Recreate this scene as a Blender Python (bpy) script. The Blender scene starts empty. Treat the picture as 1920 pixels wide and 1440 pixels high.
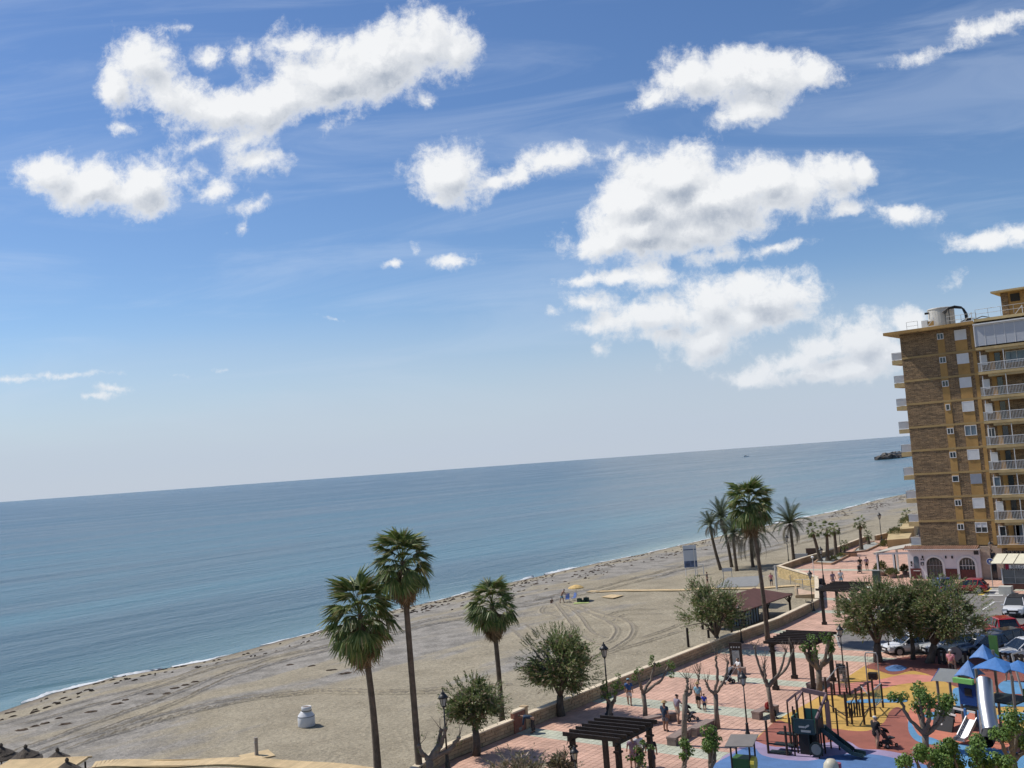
import bpy, math, random
import numpy as np
from mathutils import Vector, Matrix, Euler
R = random.Random(7)
scene = bpy.context.scene
COL = scene.collection
PI = math.pi

# ---------------------------------------------------------------- camera
FOC, CAMH = 1880.0, 17.0
ROLL, PITCH, HEAD = math.radians(4.164), math.radians(4.583), math.radians(39.217)
fh = Vector((-math.sin(HEAD), math.cos(HEAD), 0)); r0 = Vector((math.cos(HEAD), math.sin(HEAD), 0)); zz = Vector((0, 0, 1))
FW = fh * math.cos(PITCH) + zz * math.sin(PITCH)
U0 = zz * math.cos(PITCH) - fh * math.sin(PITCH)
RT = r0 * math.cos(ROLL) - U0 * math.sin(ROLL)
UP = r0 * math.sin(ROLL) + U0 * math.cos(ROLL)
CAM = Vector((0, 0, CAMH))
cd = bpy.data.cameras.new('camera'); cam = bpy.data.objects.new('camera', cd); COL.objects.link(cam)
m3 = Matrix((RT, UP, -FW)).transposed()
cam.matrix_world = Matrix.Translation(CAM) @ m3.to_4x4()
cd.sensor_fit = 'HORIZONTAL'; cd.sensor_width = 36.0; cd.lens = 36.0 * FOC / 1920.0
cd.clip_start = 0.5; cd.clip_end = 120000
scene.camera = cam

def ray(px, py):
    return (FW * FOC + RT * (px - 960) - UP * (py - 720)).normalized()
def G(px, py, z=0.0):
    """survey helper: point of the level z seen at a place of the photograph"""
    v = ray(px, py); return CAM + v * ((z - CAMH) / v.z)
def beside(px, py, base):
    """point straight above/next to base, at base's distance from the viewer"""
    v = ray(px, py); return CAM + v * ((Vector(base) - CAM).dot(fh) / v.dot(fh))
def onY(px, py, Y):
    v = ray(px, py); return CAM + v * (Y / v.y)

# ---------------------------------------------------------------- world and sun
SUN_AZ = Vector((-1.0, -0.22, 0)).normalized(); SUN_EL = math.radians(52)
sun_dir = Vector((SUN_AZ.x * math.cos(SUN_EL), SUN_AZ.y * math.cos(SUN_EL), math.sin(SUN_EL)))
sl = bpy.data.lights.new('sun', 'SUN'); sl.energy = 4.7; sl.angle = math.radians(0.53); sl.color = (1.0, 0.955, 0.89)
so = bpy.data.objects.new('sun', sl); COL.objects.link(so)
so.rotation_euler = (-sun_dir).to_track_quat('-Z', 'Y').to_euler()
so.location = sun_dir * 200
scene.view_settings.view_transform = 'Standard'; scene.view_settings.look = 'None'
scene.view_settings.exposure = 0.0; scene.view_settings.gamma = 1.0
scene.cycles.max_bounces = 5; scene.cycles.diffuse_bounces = 2; scene.cycles.glossy_bounces = 3
scene.cycles.transparent_max_bounces = 6; scene.cycles.use_denoising = True

world = bpy.data.worlds.new('World'); scene.world = world; world.use_nodes = True
world.cycles.sampling_method = 'MANUAL'; world.cycles.sample_map_resolution = 256
scene.cycles.use_adaptive_sampling = True; scene.cycles.adaptive_threshold = 0.015; scene.cycles.adaptive_min_samples = 8
WT = world.node_tree; WT.nodes.clear()

class NT:
    """small node-building helper"""
    def __init__(s, t): s.t = t
    def n(s, typ, **kw):
        nd = s.t.nodes.new(typ)
        ins = kw.pop('i', {})
        for k, v in kw.items(): setattr(nd, k, v)
        for k, v in ins.items():
            if hasattr(v, 'is_output') or isinstance(v, bpy.types.NodeSocket): s.t.links.new(v, nd.inputs[k])
            else: nd.inputs[k].default_value = v
        return nd
    def m(s, op, a, b=None, c=None, clamp=False):
        i = {0: a}
        if b is not None: i[1] = b
        if c is not None: i[2] = c
        return s.n('ShaderNodeMath', operation=op, use_clamp=clamp, i=i).outputs[0]
    def vm(s, op, a, b=None, scale=None):
        nd = s.n('ShaderNodeVectorMath', operation=op, i={0: a})
        if b is not None:
            if isinstance(b, bpy.types.NodeSocket): s.t.links.new(b, nd.inputs[1])
            else: nd.inputs[1].default_value = b
        if scale is not None: nd.inputs['Scale'].default_value = scale
        return nd.outputs['Value'] if op in ('DOT_PRODUCT', 'LENGTH') else nd.outputs[0]
    def ramp(s, fac, a, b, smooth=True, lo=0.0, hi=1.0):
        nd = s.n('ShaderNodeMapRange', interpolation_type='SMOOTHSTEP' if smooth else 'LINEAR', clamp=True,
                 i={0: fac, 1: a, 2: b, 3: lo, 4: hi})
        return nd.outputs[0]
    def mix(s, f, a, b, typ='RGBA', blend='MIX'):
        nd = s.n('ShaderNodeMix', data_type=typ, blend_type=blend)
        fi, ai, bi = (0, 6, 7) if typ == 'RGBA' else (0, 2, 3)
        for k, v in ((fi, f), (ai, a), (bi, b)):
            if isinstance(v, bpy.types.NodeSocket): s.t.links.new(v, nd.inputs[k])
            else:
                if typ == 'RGBA' and k != 0 and len(v) == 3: v = (*v, 1)
                nd.inputs[k].default_value = v
        return nd.outputs[2 if typ == 'RGBA' else 0]
    def noise(s, vec, scale, detail=2, rough=.5, lac=2.0, dim='3D', dist=0.0):
        nd = s.n('ShaderNodeTexNoise', noise_dimensions=dim, i={'Scale': scale, 'Detail': detail, 'Roughness': rough, 'Lacunarity': lac, 'Distortion': dist})
        if vec is not None: s.t.links.new(vec, nd.inputs['Vector'])
        return nd

# clouds: each is a heap of soft lobes (direction in the sky, size, tilt, thickness)
LOBES = [
 (272,118,70,50,0,1),(215,165,34,46,0,1),(318,180,75,50,-20,1),(430,212,95,40,0,1),(540,185,100,52,15,1),(620,140,110,66,10,1.15),(705,110,95,66,0,1.15),
 (790,82,85,60,0,1.1),(852,95,36,52,0,.9),(560,80,50,36,0,.9),(462,262,60,26,0,.7),(485,303,48,26,0,.75),(398,264,50,13,10,.6),(412,358,45,18,15,.5),(345,50,24,14,0,.45),
 (458,100,30,24,0,.5),(388,108,34,20,0,.6),(640,225,60,22,20,.5),(805,185,16,12,30,.45),(100,322,62,36,0,1),(172,345,76,46,0,1.1),(272,348,76,46,10,1.1),(222,366,95,28,0,1),
 (225,243,38,14,0,.6),(470,388,34,16,20,.45),(455,430,20,12,0,.4),(845,328,70,52,0,1.1),(928,340,24,15,0,.7),(828,372,34,16,0,.8),(850,290,30,18,0,.7),
 (1042,300,58,32,15,.85),(978,322,28,24,0,.6),(1155,285,28,18,20,.55),(1290,148,74,46,0,1),(1420,146,110,48,-5,1.15),(1530,142,52,26,0,.9),(1412,206,62,28,15,.9),(1225,182,40,18,35,.7),
 (1780,92,90,16,14,.6),(1850,52,62,24,20,.85),(1905,32,50,18,10,.7),(1195,375,90,74,30,1.25),(1265,335,105,56,0,1.2),(1340,372,120,66,0,1.3),(1210,425,125,46,5,1.2),(1135,448,80,30,10,1.1),
 (1430,342,75,44,0,1.2),(1560,325,70,36,0,1.1),(1615,322,26,28,0,1),(1450,372,105,38,10,1.1),(1290,432,120,38,5,1.1),(1590,388,40,14,10,.6),(1700,400,62,18,-5,.8),(1850,452,58,17,0,.8),
 (1910,442,28,18,0,.7),(1790,532,28,16,30,.4),(1088,524,45,14,5,.75),(1170,518,45,13,0,.7),(1228,522,50,24,0,.7),(1350,478,70,16,5,.55),(1450,465,50,9,10,.5),(1090,565,52,22,0,.8),
 (1030,582,24,12,0,.5),(1340,570,64,44,0,1.05),(1430,558,85,42,0,1.1),(1245,592,88,34,0,1.05),(1150,602,60,20,0,.8),(1100,612,60,12,0,.5),(1330,640,74,36,15,.95),(1485,592,50,18,0,.7),
 (1240,632,80,17,0,.8),(1390,602,80,36,0,1),(1125,655,20,13,0,.5),(1615,638,72,46,10,1),(1545,655,85,26,10,.9),(1480,682,80,24,15,.9),(1620,690,90,22,5,.9),(1395,712,56,15,0,.8),
 (1520,702,100,15,5,.8),(1702,605,42,28,0,.95),(1738,640,60,40,0,.8),(738,492,18,8,0,.6),(776,472,9,13,-15,.45),(842,492,36,14,5,.75),
 (500,215,80,36,10,.9),(370,205,60,34,-20,.9),(1240,400,90,60,20,1.1),(1520,345,60,34,0,1),(1300,600,70,30,0,.8),(1660,665,70,40,0,.95),(1580,690,90,18,4,.8),(110,704,75,5,3,.45),(35,712,55,5,0,.4),(172,740,30,5,0,.35),(216,726,32,5,-5,.35),(412,693,26,6,5,.35),(328,706,22,4,0,.3),(630,601,24,3,-10,.3)]

g = bpy.data.node_groups.new('cloud_density', 'ShaderNodeTree')
g.interface.new_socket('P', in_out='INPUT', socket_type='NodeSocketVector')
g.interface.new_socket('D', in_out='OUTPUT', socket_type='NodeSocketFloat')
g.interface.new_socket('A', in_out='OUTPUT', socket_type='NodeSocketFloat')
N = NT(g)
gi = N.n('NodeGroupInput'); go = N.n('NodeGroupOutput')
P = gi.outputs[0]
w1 = N.noise(P, 9.0, 3, .55, dim='2D'); w2 = N.noise(P, 42.0, 3, .6, dim='2D')
off = N.vm('SCALE', N.vm('SUBTRACT', w1.outputs['Color'], (.5, .5, .5)), scale=.012)
off2 = N.vm('SCALE', N.vm('SUBTRACT', w2.outputs['Color'], (.5, .5, .5)), scale=.009)
PW = N.vm('ADD', N.vm('ADD', P, off), off2)
acc = None
def skyuv(px, py):
    v = ray(px, py); a = v.dot(fh); return Vector((v.dot(r0) / a, v.z / a, 0))
PK = PW
for li, (x, y, rx, ry, ang, st) in enumerate(LOBES):
    c = skyuv(x, y); k = FOC * 0.93
    if li and li % 10 == 0:      # keeps the lobes evaluated a few at a time
        q_ = N.m('MULTIPLY', acc, 1e-7); PK = N.vm('ADD', PW, N.n('ShaderNodeCombineXYZ', i={0: q_}).outputs[0])
    mp = N.n('ShaderNodeMapping', vector_type='TEXTURE', i={0: PK, 1: c, 2: (0, 0, ROLL * -1 * 0 + math.radians(ang - 4)), 3: (1.42 * rx / k, 1.42 * ry / k, 1)})
    d = N.m('MULTIPLY_ADD', N.vm('LENGTH', mp.outputs[0]), -st * 1.15, st * 1.15)
    acc = d if acc is None else N.m('SMOOTH_MAX', acc, d, .3)
f1 = N.noise(PW, 24.0, 10, .66, 2.1, '2D').outputs[0]
f2 = N.noise(PW, 9.0, 3, .5, 2.1, '2D').outputs[0]
fb = N.m('ADD', N.m('MULTIPLY_ADD', f1, 1.75, -.875), N.m('MULTIPLY_ADD', f2, .6, -.3))
# scattered fair-weather clouds over the rest of the sky
out = N.m('ADD', N.m('ADD', acc, .07), fb)
N.t.links.new(out, go.inputs[0]); N.t.links.new(acc, go.inputs[1])

N = NT(WT)
tc = N.n('ShaderNodeTexCoord').outputs['Generated']
dirn = N.vm('NORMALIZE', tc)
a = N.m('MAXIMUM', N.vm('DOT_PRODUCT', dirn, tuple(fh)), .05)
u = N.m('DIVIDE', N.vm('DOT_PRODUCT', dirn, tuple(r0)), a)
dz = N.n('ShaderNodeSeparateXYZ', i={0: dirn}).outputs[2]
v = N.m('DIVIDE', dz, a)
p = N.n('ShaderNodeCombineXYZ', i={0: u, 1: v}).outputs[0]
def dens(vec):
    nd = N.n('ShaderNodeGroup'); nd.node_tree = g; N.t.links.new(vec, nd.inputs[0]); return nd.outputs[0], nd.outputs[1]
d0, a0 = dens(p)
d1, a1 = dens(N.vm('ADD', N.vm('ADD', p, (-.008, .017, 0)), N.n('ShaderNodeCombineXYZ', i={0: N.m('MULTIPLY', d0, 1e-7)}).outputs[0]))
front = N.ramp(N.vm('DOT_PRODUCT', dirn, tuple(fh)), .15, .4)
alpha = N.m('MULTIPLY', N.ramp(d0, .12, .82), front)
# generic clouds for the half of the sky behind the viewer
pz = N.m('MAXIMUM', dz, .08)
pl = N.vm('DIVIDE', dirn, N.n('ShaderNodeCombineXYZ', i={0: pz, 1: pz, 2: pz}).outputs[0])
gen = N.ramp(N.noise(pl, .9, 6, .55, dim='2D').outputs[0], .56, .68)
ab = N.m('MULTIPLY', N.m('MULTIPLY', gen, N.m('SUBTRACT', 1.0, front)), N.ramp(dz, .03, .2))
alpha = N.m('MAXIMUM', alpha, ab)
sky = N.n('ShaderNodeTexSky', sky_type='NISHITA', sun_disc=False, sun_elevation=SUN_EL,
          sun_rotation=math.atan2(sun_dir.x, sun_dir.y), altitude=20, air_density=1.0, dust_density=.15, ozone_density=4.0).outputs[0]
hs = N.n('ShaderNodeHueSaturation', i={'Hue': .506, 'Saturation': 1.12, 'Value': 1.08, 'Color': sky}).outputs[0]
# thin high veil, drawn out into streaks
sv = N.n('ShaderNodeMapping', i={0: p, 2: (0, 0, math.radians(8)), 3: (1.2, 7.5, 1)}).outputs[0]
veil = N.ramp(N.noise(sv, 2.2, 6, .6, dim='2D', dist=.6).outputs[0], .42, .78)
veil = N.m('MULTIPLY', veil, .20)
K = 1.0
veilc = N.mix(veil, hs, (7.4, 8.2, 9.4), 'RGBA')
# milky layer low over the sea
hz = N.m('ADD', N.m('MULTIPLY_ADD', N.noise(sv, 1.4, 4, .5, dim='2D').outputs[0], .05, -.025), v)
lowm = N.m('MULTIPLY', N.ramp(hz, .19, .02), .9)
low = N.mix(lowm, veilc, (5.0, 5.75, 7.0), 'RGBA')
# cloud body: bright where the sun reaches it, grey towards its thick base
lit = N.ramp(N.m('SUBTRACT', d0, d1), -.55, .35, False)
thick = N.ramp(d0, .35, 1.3)
base = N.ramp(N.m('SUBTRACT', a1, a0), -.22, .30, False)
sh = N.m('MULTIPLY', N.m('ADD', N.m('MULTIPLY', N.m('SUBTRACT', 1.0, lit), .72), N.m('MULTIPLY', base, .42)), N.m('MULTIPLY_ADD', thick, .85, .15), clamp=True)
ccol = N.mix(sh, (9.2, 9.3, 9.4), (3.9, 4.45, 5.35), 'RGBA')
# distant low clouds sink into the milky layer
ccol = N.mix(N.m('MULTIPLY', N.ramp(v, .20, .05), .30), ccol, (5.2, 6.0, 7.2), 'RGBA')
colr = N.mix(N.m('MULTIPLY', alpha, .97), low, ccol, 'RGBA')
bg = N.n('ShaderNodeBackground', i={0: colr, 1: .1})
wo = N.n('ShaderNodeOutputWorld', i={0: bg.outputs[0]})

# ---------------------------------------------------------------- mesh builder
def tag(o, label=None, cat=None, group=None, kind=None):
    if label: o['label'] = label
    if cat: o['category'] = cat
    if group: o['group'] = group
    if kind: o['kind'] = kind
    return o

class MB:
    def __init__(s): s.v = []; s.f = []
    def add(s, vs, fs):
        k = len(s.v); s.v += [tuple(p) for p in vs]; s.f += [tuple(i + k for i in f) for f in fs]; return s
    def box(s, c, d, rz=0.0, rot=None):
        x, y, z = d[0] / 2, d[1] / 2, d[2] / 2
        M = rot if rot is not None else Matrix.Rotation(rz, 3, 'Z')
        c = Vector(c)
        vs = [c + M @ Vector((i * x, j * y, k * z)) for i in (-1, 1) for j in (-1, 1) for k in (-1, 1)]
        return s.add(vs, [(0, 1, 3, 2), (4, 6, 7, 5), (0, 4, 5, 1), (2, 3, 7, 6), (0, 2, 6, 4), (1, 5, 7, 3)])
    def beam(s, a, b, w, h):
        a, b = Vector(a), Vector(b); d = b - a; L = d.length
        if L < 1e-6: return s
        q = d.to_track_quat('X', 'Z').to_matrix()
        return s.box((a + b) / 2, (L, w, h), rot=q)
    def tube(s, pts, rad, n=8, cap=True):
        pts = [Vector(p) for p in pts]
        if not hasattr(rad, '__len__'): rad = [rad] * len(pts)
        vs = []; fs = []; ref = None
        for i, p in enumerate(pts):
            t = (pts[min(i + 1, len(pts) - 1)] - pts[max(i - 1, 0)]).normalized()
            if ref is None: ref = t.orthogonal().normalized()
            ref = (ref - t * ref.dot(t)); ref = ref.normalized() if ref.length > 1e-6 else t.orthogonal().normalized()
            b = t.cross(ref)
            for k in range(n):
                an = 2 * PI * k / n
                vs.append(p + (ref * math.cos(an) + b * math.sin(an)) * rad[i])
        for i in range(len(pts) - 1):
            for k in range(n):
                k2 = (k + 1) % n
                fs.append((i * n + k, i * n + k2, (i + 1) * n + k2, (i + 1) * n + k))
        if cap:
            fs.append(tuple(range(n - 1, -1, -1))); fs.append(tuple(range((len(pts) - 1) * n, len(pts) * n)))
        return s.add(vs, fs)
    def lathe(s, prof, c=(0, 0, 0), n=16, cap=True):
        vs = []; fs = []
        for (r, z) in prof:
            for k in range(n):
                an = 2 * PI * k / n; vs.append((c[0] + r * math.cos(an), c[1] + r * math.sin(an), c[2] + z))
        for i in range(len(prof) - 1):
            for k in range(n):
                k2 = (k + 1) % n; fs.append((i * n + k, i * n + k2, (i + 1) * n + k2, (i + 1) * n + k))
        if cap:
            fs.append(tuple(range(n - 1, -1, -1))); fs.append(tuple(range((len(prof) - 1) * n, len(prof) * n)))
        return s.add(vs, fs)
    def prism(s, poly, z0, z1):
        n = len(poly); vs = [(p[0], p[1], z0) for p in poly] + [(p[0], p[1], z1) for p in poly]
        ar = sum(poly[i][0] * poly[(i + 1) % n][1] - poly[(i + 1) % n][0] * poly[i][1] for i in range(n))
        fs = [tuple(range(n, 2 * n)), tuple(range(n - 1, -1, -1))] + [(i, (i + 1) % n, n + (i + 1) % n, n + i) for i in range(n)]
        if ar < 0: fs = [tuple(reversed(f)) for f in fs]
        return s.add(vs, fs)
    def prismy(s, poly, y0, y1):
        """polygon in x,z pushed along y"""
        n = len(poly); vs = [(p[0], y0, p[1]) for p in poly] + [(p[0], y1, p[1]) for p in poly]
        ar = sum(poly[i][0] * poly[(i + 1) % n][1] - poly[(i + 1) % n][0] * poly[i][1] for i in range(n))
        fs = [tuple(range(n)), tuple(range(2 * n - 1, n - 1, -1))] + [(i, n + i, n + (i + 1) % n, (i + 1) % n) for i in range(n)]
        if ar < 0: fs = [tuple(reversed(f)) for f in fs]
        return s.add(vs, fs)
    def mesh(s, name, mat=None, smooth=False):
        me = bpy.data.meshes.new(name); me.from_pydata(s.v, [], s.f)
        if mat is not None: me.materials.append(mat)
        if smooth: me.polygons.foreach_set('use_smooth', [True] * len(me.polygons))
        me.update(); return me
    def build(s, name, mat, parent=None, smooth=False, kind=None):
        return put(name, s.mesh(name, mat, smooth), parent, kind=kind)

def put(name, me, parent=None, loc=None, rot=None, scale=None, kind=None):
    o = bpy.data.objects.new(name, me); COL.objects.link(o)
    if parent is not None: o.parent = parent
    if loc is not None: o.location = loc
    if rot is not None: o.rotation_euler = rot
    if scale is not None: o.scale = scale if hasattr(scale, '__len__') else (scale,) * 3
    if kind: o['kind'] = kind
    return o

def thing(name, label, cat, loc=(0, 0, 0), rz=0.0, group=None):
    o = bpy.data.objects.new(name, None); COL.objects.link(o); o.location = loc; o.rotation_euler = (0, 0, rz)
    o.empty_display_size = .3
    return tag(o, label, cat, group)

KIDS = None
def dup(root, loc, rz=0.0, label=None, scale=1.0):
    def cp(o, parent):
        c = o.copy(); COL.objects.link(c)
        if parent is not None: c.parent = parent
        for ch in kids.get(o, []): cp(ch, c)
        return c
    kids = {}
    for o in bpy.data.objects:
        if o.parent is not None: kids.setdefault(o.parent, []).append(o)
    r = cp(root, None); r.location = loc; r.rotation_euler = (0, 0, rz)
    if scale != 1.0: r.scale = (scale,) * 3
    if label: r['label'] = label
    return r

# ---------------------------------------------------------------- materials
def mat(name, col, rough=.7, var=.12, scale=2.0, bump=0.0, bscale=None, metal=0.0, spec=.4, rand=0.0, detail=4, col2=None, coat=0.0, transl=0.0, fine=0.0, orand=0.0, grime=0.0):
    col = tuple(c * .84 for c in col); col2 = tuple(c * .84 for c in col2) if col2 else None
    m = bpy.data.materials.new(name); m.use_nodes = True
    t = m.node_tree; b = t.nodes['Principled BSDF']; n = NT(t)
    geo = n.n('ShaderNodeNewGeometry')
    pos = geo.outputs['Position']
    if var > 0 or col2:
        nz = n.noise(pos, scale, detail, .6).outputs[0]
        c2 = col2 if col2 else tuple(min(1, c * (1 + var)) for c in col)
        c1 = col if col2 else tuple(c * (1 - var) for c in col)
        c = n.mix(n.ramp(nz, .3, .7), c1, c2)
    else: c = n.mix(0.0, col, col)
    if fine > 0:
        nf = n.noise(pos, scale * 14, 2, .6).outputs[0]
        c = n.mix(1.0, c, n.mix(n.ramp(nf, .25, .75, False), (1 - fine,) * 3, (1 + fine,) * 3), blend='MULTIPLY')
    if grime > 0:
        g1 = n.noise(pos, .33, 5, .65).outputs[0]; g2 = n.noise(pos, 1.7, 4, .7).outputs[0]
        gg = n.m('ADD', n.ramp(g1, .35, .62, False), n.m('MULTIPLY', n.ramp(g2, .5, .72), .7))
        c = n.mix(1.0, c, n.mix(gg, (1 + grime * .4,) * 3, (1 - grime,) * 3), blend='MULTIPLY')
    if rand > 0:
        rv = n.mix(geo.outputs['Random Per Island'], (1 - rand,) * 3, (1 + rand,) * 3)
        c = n.mix(1.0, c, rv, blend='MULTIPLY')
    if orand > 0:
        rv = n.mix(n.n('ShaderNodeObjectInfo').outputs['Random'], (1 - orand,) * 3, (1 + orand,) * 3)
        c = n.mix(1.0, c, rv, blend='MULTIPLY')
    t.links.new(c, b.inputs['Base Color'])
    b.inputs['Roughness'].default_value = rough; b.inputs['Metallic'].default_value = metal
    b.inputs['Specular IOR Level'].default_value = spec
    if coat: b.inputs['Coat Weight'].default_value = coat; b.inputs['Coat Roughness'].default_value = .05
    if bump > 0:
        nb = n.noise(pos, bscale or scale * 4, 4, .6).outputs[0]
        bp = n.n('ShaderNodeBump', i={'Strength': 1.0, 'Distance': bump, 'Height': nb})
        t.links.new(bp.outputs[0], b.inputs['Normal'])
    if transl > 0:
        tr = n.n('ShaderNodeBsdfTranslucent', i={0: c})
        mx = n.n('ShaderNodeMixShader', i={0: transl, 1: b.outputs[0], 2: tr.outputs[0]})
        t.links.new(mx.outputs[0], t.nodes['Material Output'].inputs[0])
    return m

# ================================================================ SETTING
SEA = -2.6
SHORE_PX = [(0,1335),(100,1300),(210,1272),(385,1240),(533,1200),(600,1183),(739,1144),(820,1126),(880,1110),(1120,1056),(1200,1040),(1260,1026),(1365,1002),(1500,972),(1563,959.5),(1659,934),(1699,926)]
_s = [G(x, y, SEA) for x, y in SHORE_PX]
_sy = [-400, -60, 0] + [q.y for q in _s] + [430, 620, 900, 1500, 4000]
_sx = [_s[0].x + 26, _s[0].x + 12, _s[0].x + 6] + [q.x for q in _s] + [-78, -60, -90, -60, 300]
def shore(y): return float(np.interp(y, _sy, _sx))
def height(x, y):
    t = x - shore(y)
    if t < 0: return max(SEA + .085 * t, SEA - 4)
    h = SEA + 1.0 * (1 - math.exp(-t / 6.0)) + min(t, 45) / 45 * 1.0
    f = min(1, t / 5)
    return h + f * (.05 * math.sin(x * .55 + 1.3 * math.sin(y * .21)) + .04 * math.sin(y * .47 + x * .3) + .03 * math.sin(x * 1.1 - y * .8))
def GS(px, py, dz=0.0):
    z = -1.0
    for _ in range(8):
        q = G(px, py, z); z = .5 * z + .5 * height(q.x, q.y)
    q = G(px, py, z); q.z = height(q.x, q.y) + dz; return q

# ---- sand and sea materials
def sand_material():
    m = bpy.data.materials.new('beach_sand'); m.use_nodes = True; t = m.node_tree; b = t.nodes['Principled BSDF']; n = NT(t)
    pos = n.n('ShaderNodeNewGeometry').outputs['Position']
    ts = n.n('ShaderNodeAttribute', attribute_name='from_shore').outputs['Fac']
    mp = n.n('ShaderNodeMapping', i={0: pos, 3: (.16, .045, 1)}).outputs[0]
    pb = n.noise(mp, 1.0, 4, .55).outputs[0]
    zone = n.m('MULTIPLY', n.ramp(ts, 2, 9), n.ramp(ts, 44, 20))
    peb = n.ramp(n.m('ADD', pb, n.m('MULTIPLY_ADD', zone, .26, -.17)), .44, .58)
    big = n.noise(pos, .35, 5, .6).outputs[0]
    sand = n.mix(n.ramp(big, .3, .7), (.292, .252, .180), (.362, .315, .228))
    grey = n.mix(n.ramp(n.noise(pos, .5, 3).outputs[0], .35, .65), (.225, .208, .18), (.325, .30, .262))
    c = n.mix(peb, sand, grey)
    dry = n.ramp(ts, .3, 5.5)
    c = n.mix(dry, (.20, .165, .125), c)
    c = n.mix(n.ramp(ts, 1.6, -.3), c, (.13, .115, .09))
    sp = n.noise(pos, 3.4, 5, .68).outputs[0]
    sp2 = n.noise(pos, 8.0, 2, .7).outputs[0]
    k = n.m('ADD', n.m('MULTIPLY', n.ramp(sp, .36, .66, False), .42), n.m('MULTIPLY', n.ramp(sp2, .3, .72, False), .36))
    k = n.m('MULTIPLY_ADD', k, .80, .56)
    cc = n.n('ShaderNodeCombineXYZ', i={0: k, 1: k, 2: k}).outputs[0]
    c = n.mix(1.0, c, cc, blend='MULTIPLY')
    # scattered dark bits of dried weed and charcoal
    vb = n.n('ShaderNodeTexVoronoi', feature='F1', i={'Scale': 1.35, 'Randomness': 1.0}); t.links.new(pos, vb.inputs['Vector'])
    bits = n.m('MULTIPLY', n.ramp(vb.outputs['Distance'], .13, .07), n.ramp(n.noise(pos, .4, 3).outputs[0], .5, .62))
    c = n.mix(n.m('MULTIPLY', bits, .7), c, (.07, .055, .04))
    t.links.new(c, b.inputs['Base Color']); b.inputs['Roughness'].default_value = .95; b.inputs['Specular IOR Level'].default_value = .15
    hgt = n.m('ADD', n.m('MULTIPLY', n.noise(pos, 1.9, 5, .6).outputs[0], 1.0), n.m('MULTIPLY', n.noise(pos, 6.5, 3, .6).outputs[0], .30))
    bp = n.n('ShaderNodeBump', i={'Strength': 1.0, 'Distance': .15, 'Height': hgt}); t.links.new(bp.outputs[0], b.inputs['Normal'])
    return m
SAND = sand_material()
def attr(me, name, vals):
    a = me.attributes.new(name, 'FLOAT', 'POINT'); a.data.foreach_set('value', vals)

def grid_sheet(name, xs_of, ys, m, zf, attrname, kind='structure'):
    vs = []; at = []; fs = []; nx = len(xs_of)
    for y in ys:
        s = shore(y)
        for o in xs_of:
            x = s + o; vs.append((x, y, zf(x, y))); at.append(o)
    for j in range(len(ys) - 1):
        for i in range(nx - 1):
            a = j * nx + i; fs.append((a, a + 1, a + nx + 1, a + nx))
    mb = MB(); mb.v = vs; mb.f = fs
    me = mb.mesh(name, m, True); attr(me, attrname, at); return put(name, me, kind=kind)
ts_ = [-40, -20, -10, -5, -3, -2] + list(np.arange(-1, 62, .5)) + [64, 70, 80, 95, 120, 160, 240, 400, 900]
ys_ = list(np.arange(-120, 20, 10.0)) + list(np.arange(20, 150, .6)) + list(np.arange(150, 300, 2.0)) + list(np.arange(300, 900, 20.0)) + [950, 1100, 1500, 2500]
beach = grid_sheet('beach', ts_, ys_, SAND, height, 'from_shore')

def sea_material():
    m = bpy.data.materials.new('sea_water'); m.use_nodes = True; t = m.node_tree; b = t.nodes['Principled BSDF']; n = NT(t)
    pos = n.n('ShaderNodeNewGeometry').outputs['Position']
    off = n.n('ShaderNodeAttribute', attribute_name='off_shore').outputs['Fac']
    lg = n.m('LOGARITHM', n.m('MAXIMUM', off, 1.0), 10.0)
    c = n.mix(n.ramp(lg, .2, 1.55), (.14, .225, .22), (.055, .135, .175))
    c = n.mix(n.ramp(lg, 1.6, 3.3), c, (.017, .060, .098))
    st = n.n('ShaderNodeMapping', i={0: pos, 2: (0, 0, math.radians(-20)), 3: (.022, .0055, 1)}).outputs[0]
    pt = n.noise(st, 1.0, 6, .6, dist=.4).outputs[0]
    pf = n.mix(n.ramp(pt, .34, .66), (.62, .70, .74), (1.45, 1.32, 1.22))
    c = n.mix(1.0, c, pf, blend='MULTIPLY')
    t.links.new(c, b.inputs['Base Color'])
    b.inputs['IOR'].default_value = 1.33; b.inputs['Specular IOR Level'].default_value = .5
    rg = n.m('MULTIPLY_ADD', n.ramp(pt, .3, .7), .10, .16)
    t.links.new(rg, b.inputs['Roughness'])
    t.links.new(n.m('MULTIPLY_ADD', n.ramp(lg, 1.6, 3.4), -.24, .5), b.inputs['Specular IOR Level'])
    wv = n.n('ShaderNodeMapping', i={0: pos, 2: (0, 0, math.radians(14)), 3: (1.0, .30, 1)}).outputs[0]
    n1 = n.noise(wv, .32, 4, .62, dist=.3).outputs[0]
    n2 = n.noise(wv, 1.7, 4, .65).outputs[0]
    swell = n.noise(n.n('ShaderNodeMapping', i={0: pos, 2: (0, 0, math.radians(10)), 3: (.085, .012, 1)}).outputs[0], 1.0, 2).outputs[0]
    h = n.m('ADD', n.m('MULTIPLY', n1, .66), n.m('ADD', n.m('MULTIPLY', n2, .30), n.m('MULTIPLY', swell, 1.6)))
    near = n.m('MULTIPLY_ADD', n.ramp(lg, .3, 1.4), .75, .25)
    bp = n.n('ShaderNodeBump', i={'Strength': 1.0, 'Distance': 1.0, 'Height': n.m('MULTIPLY', h, near)}); t.links.new(bp.outputs[0], b.inputs['Normal'])
    return m
WATER = sea_material()
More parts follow.
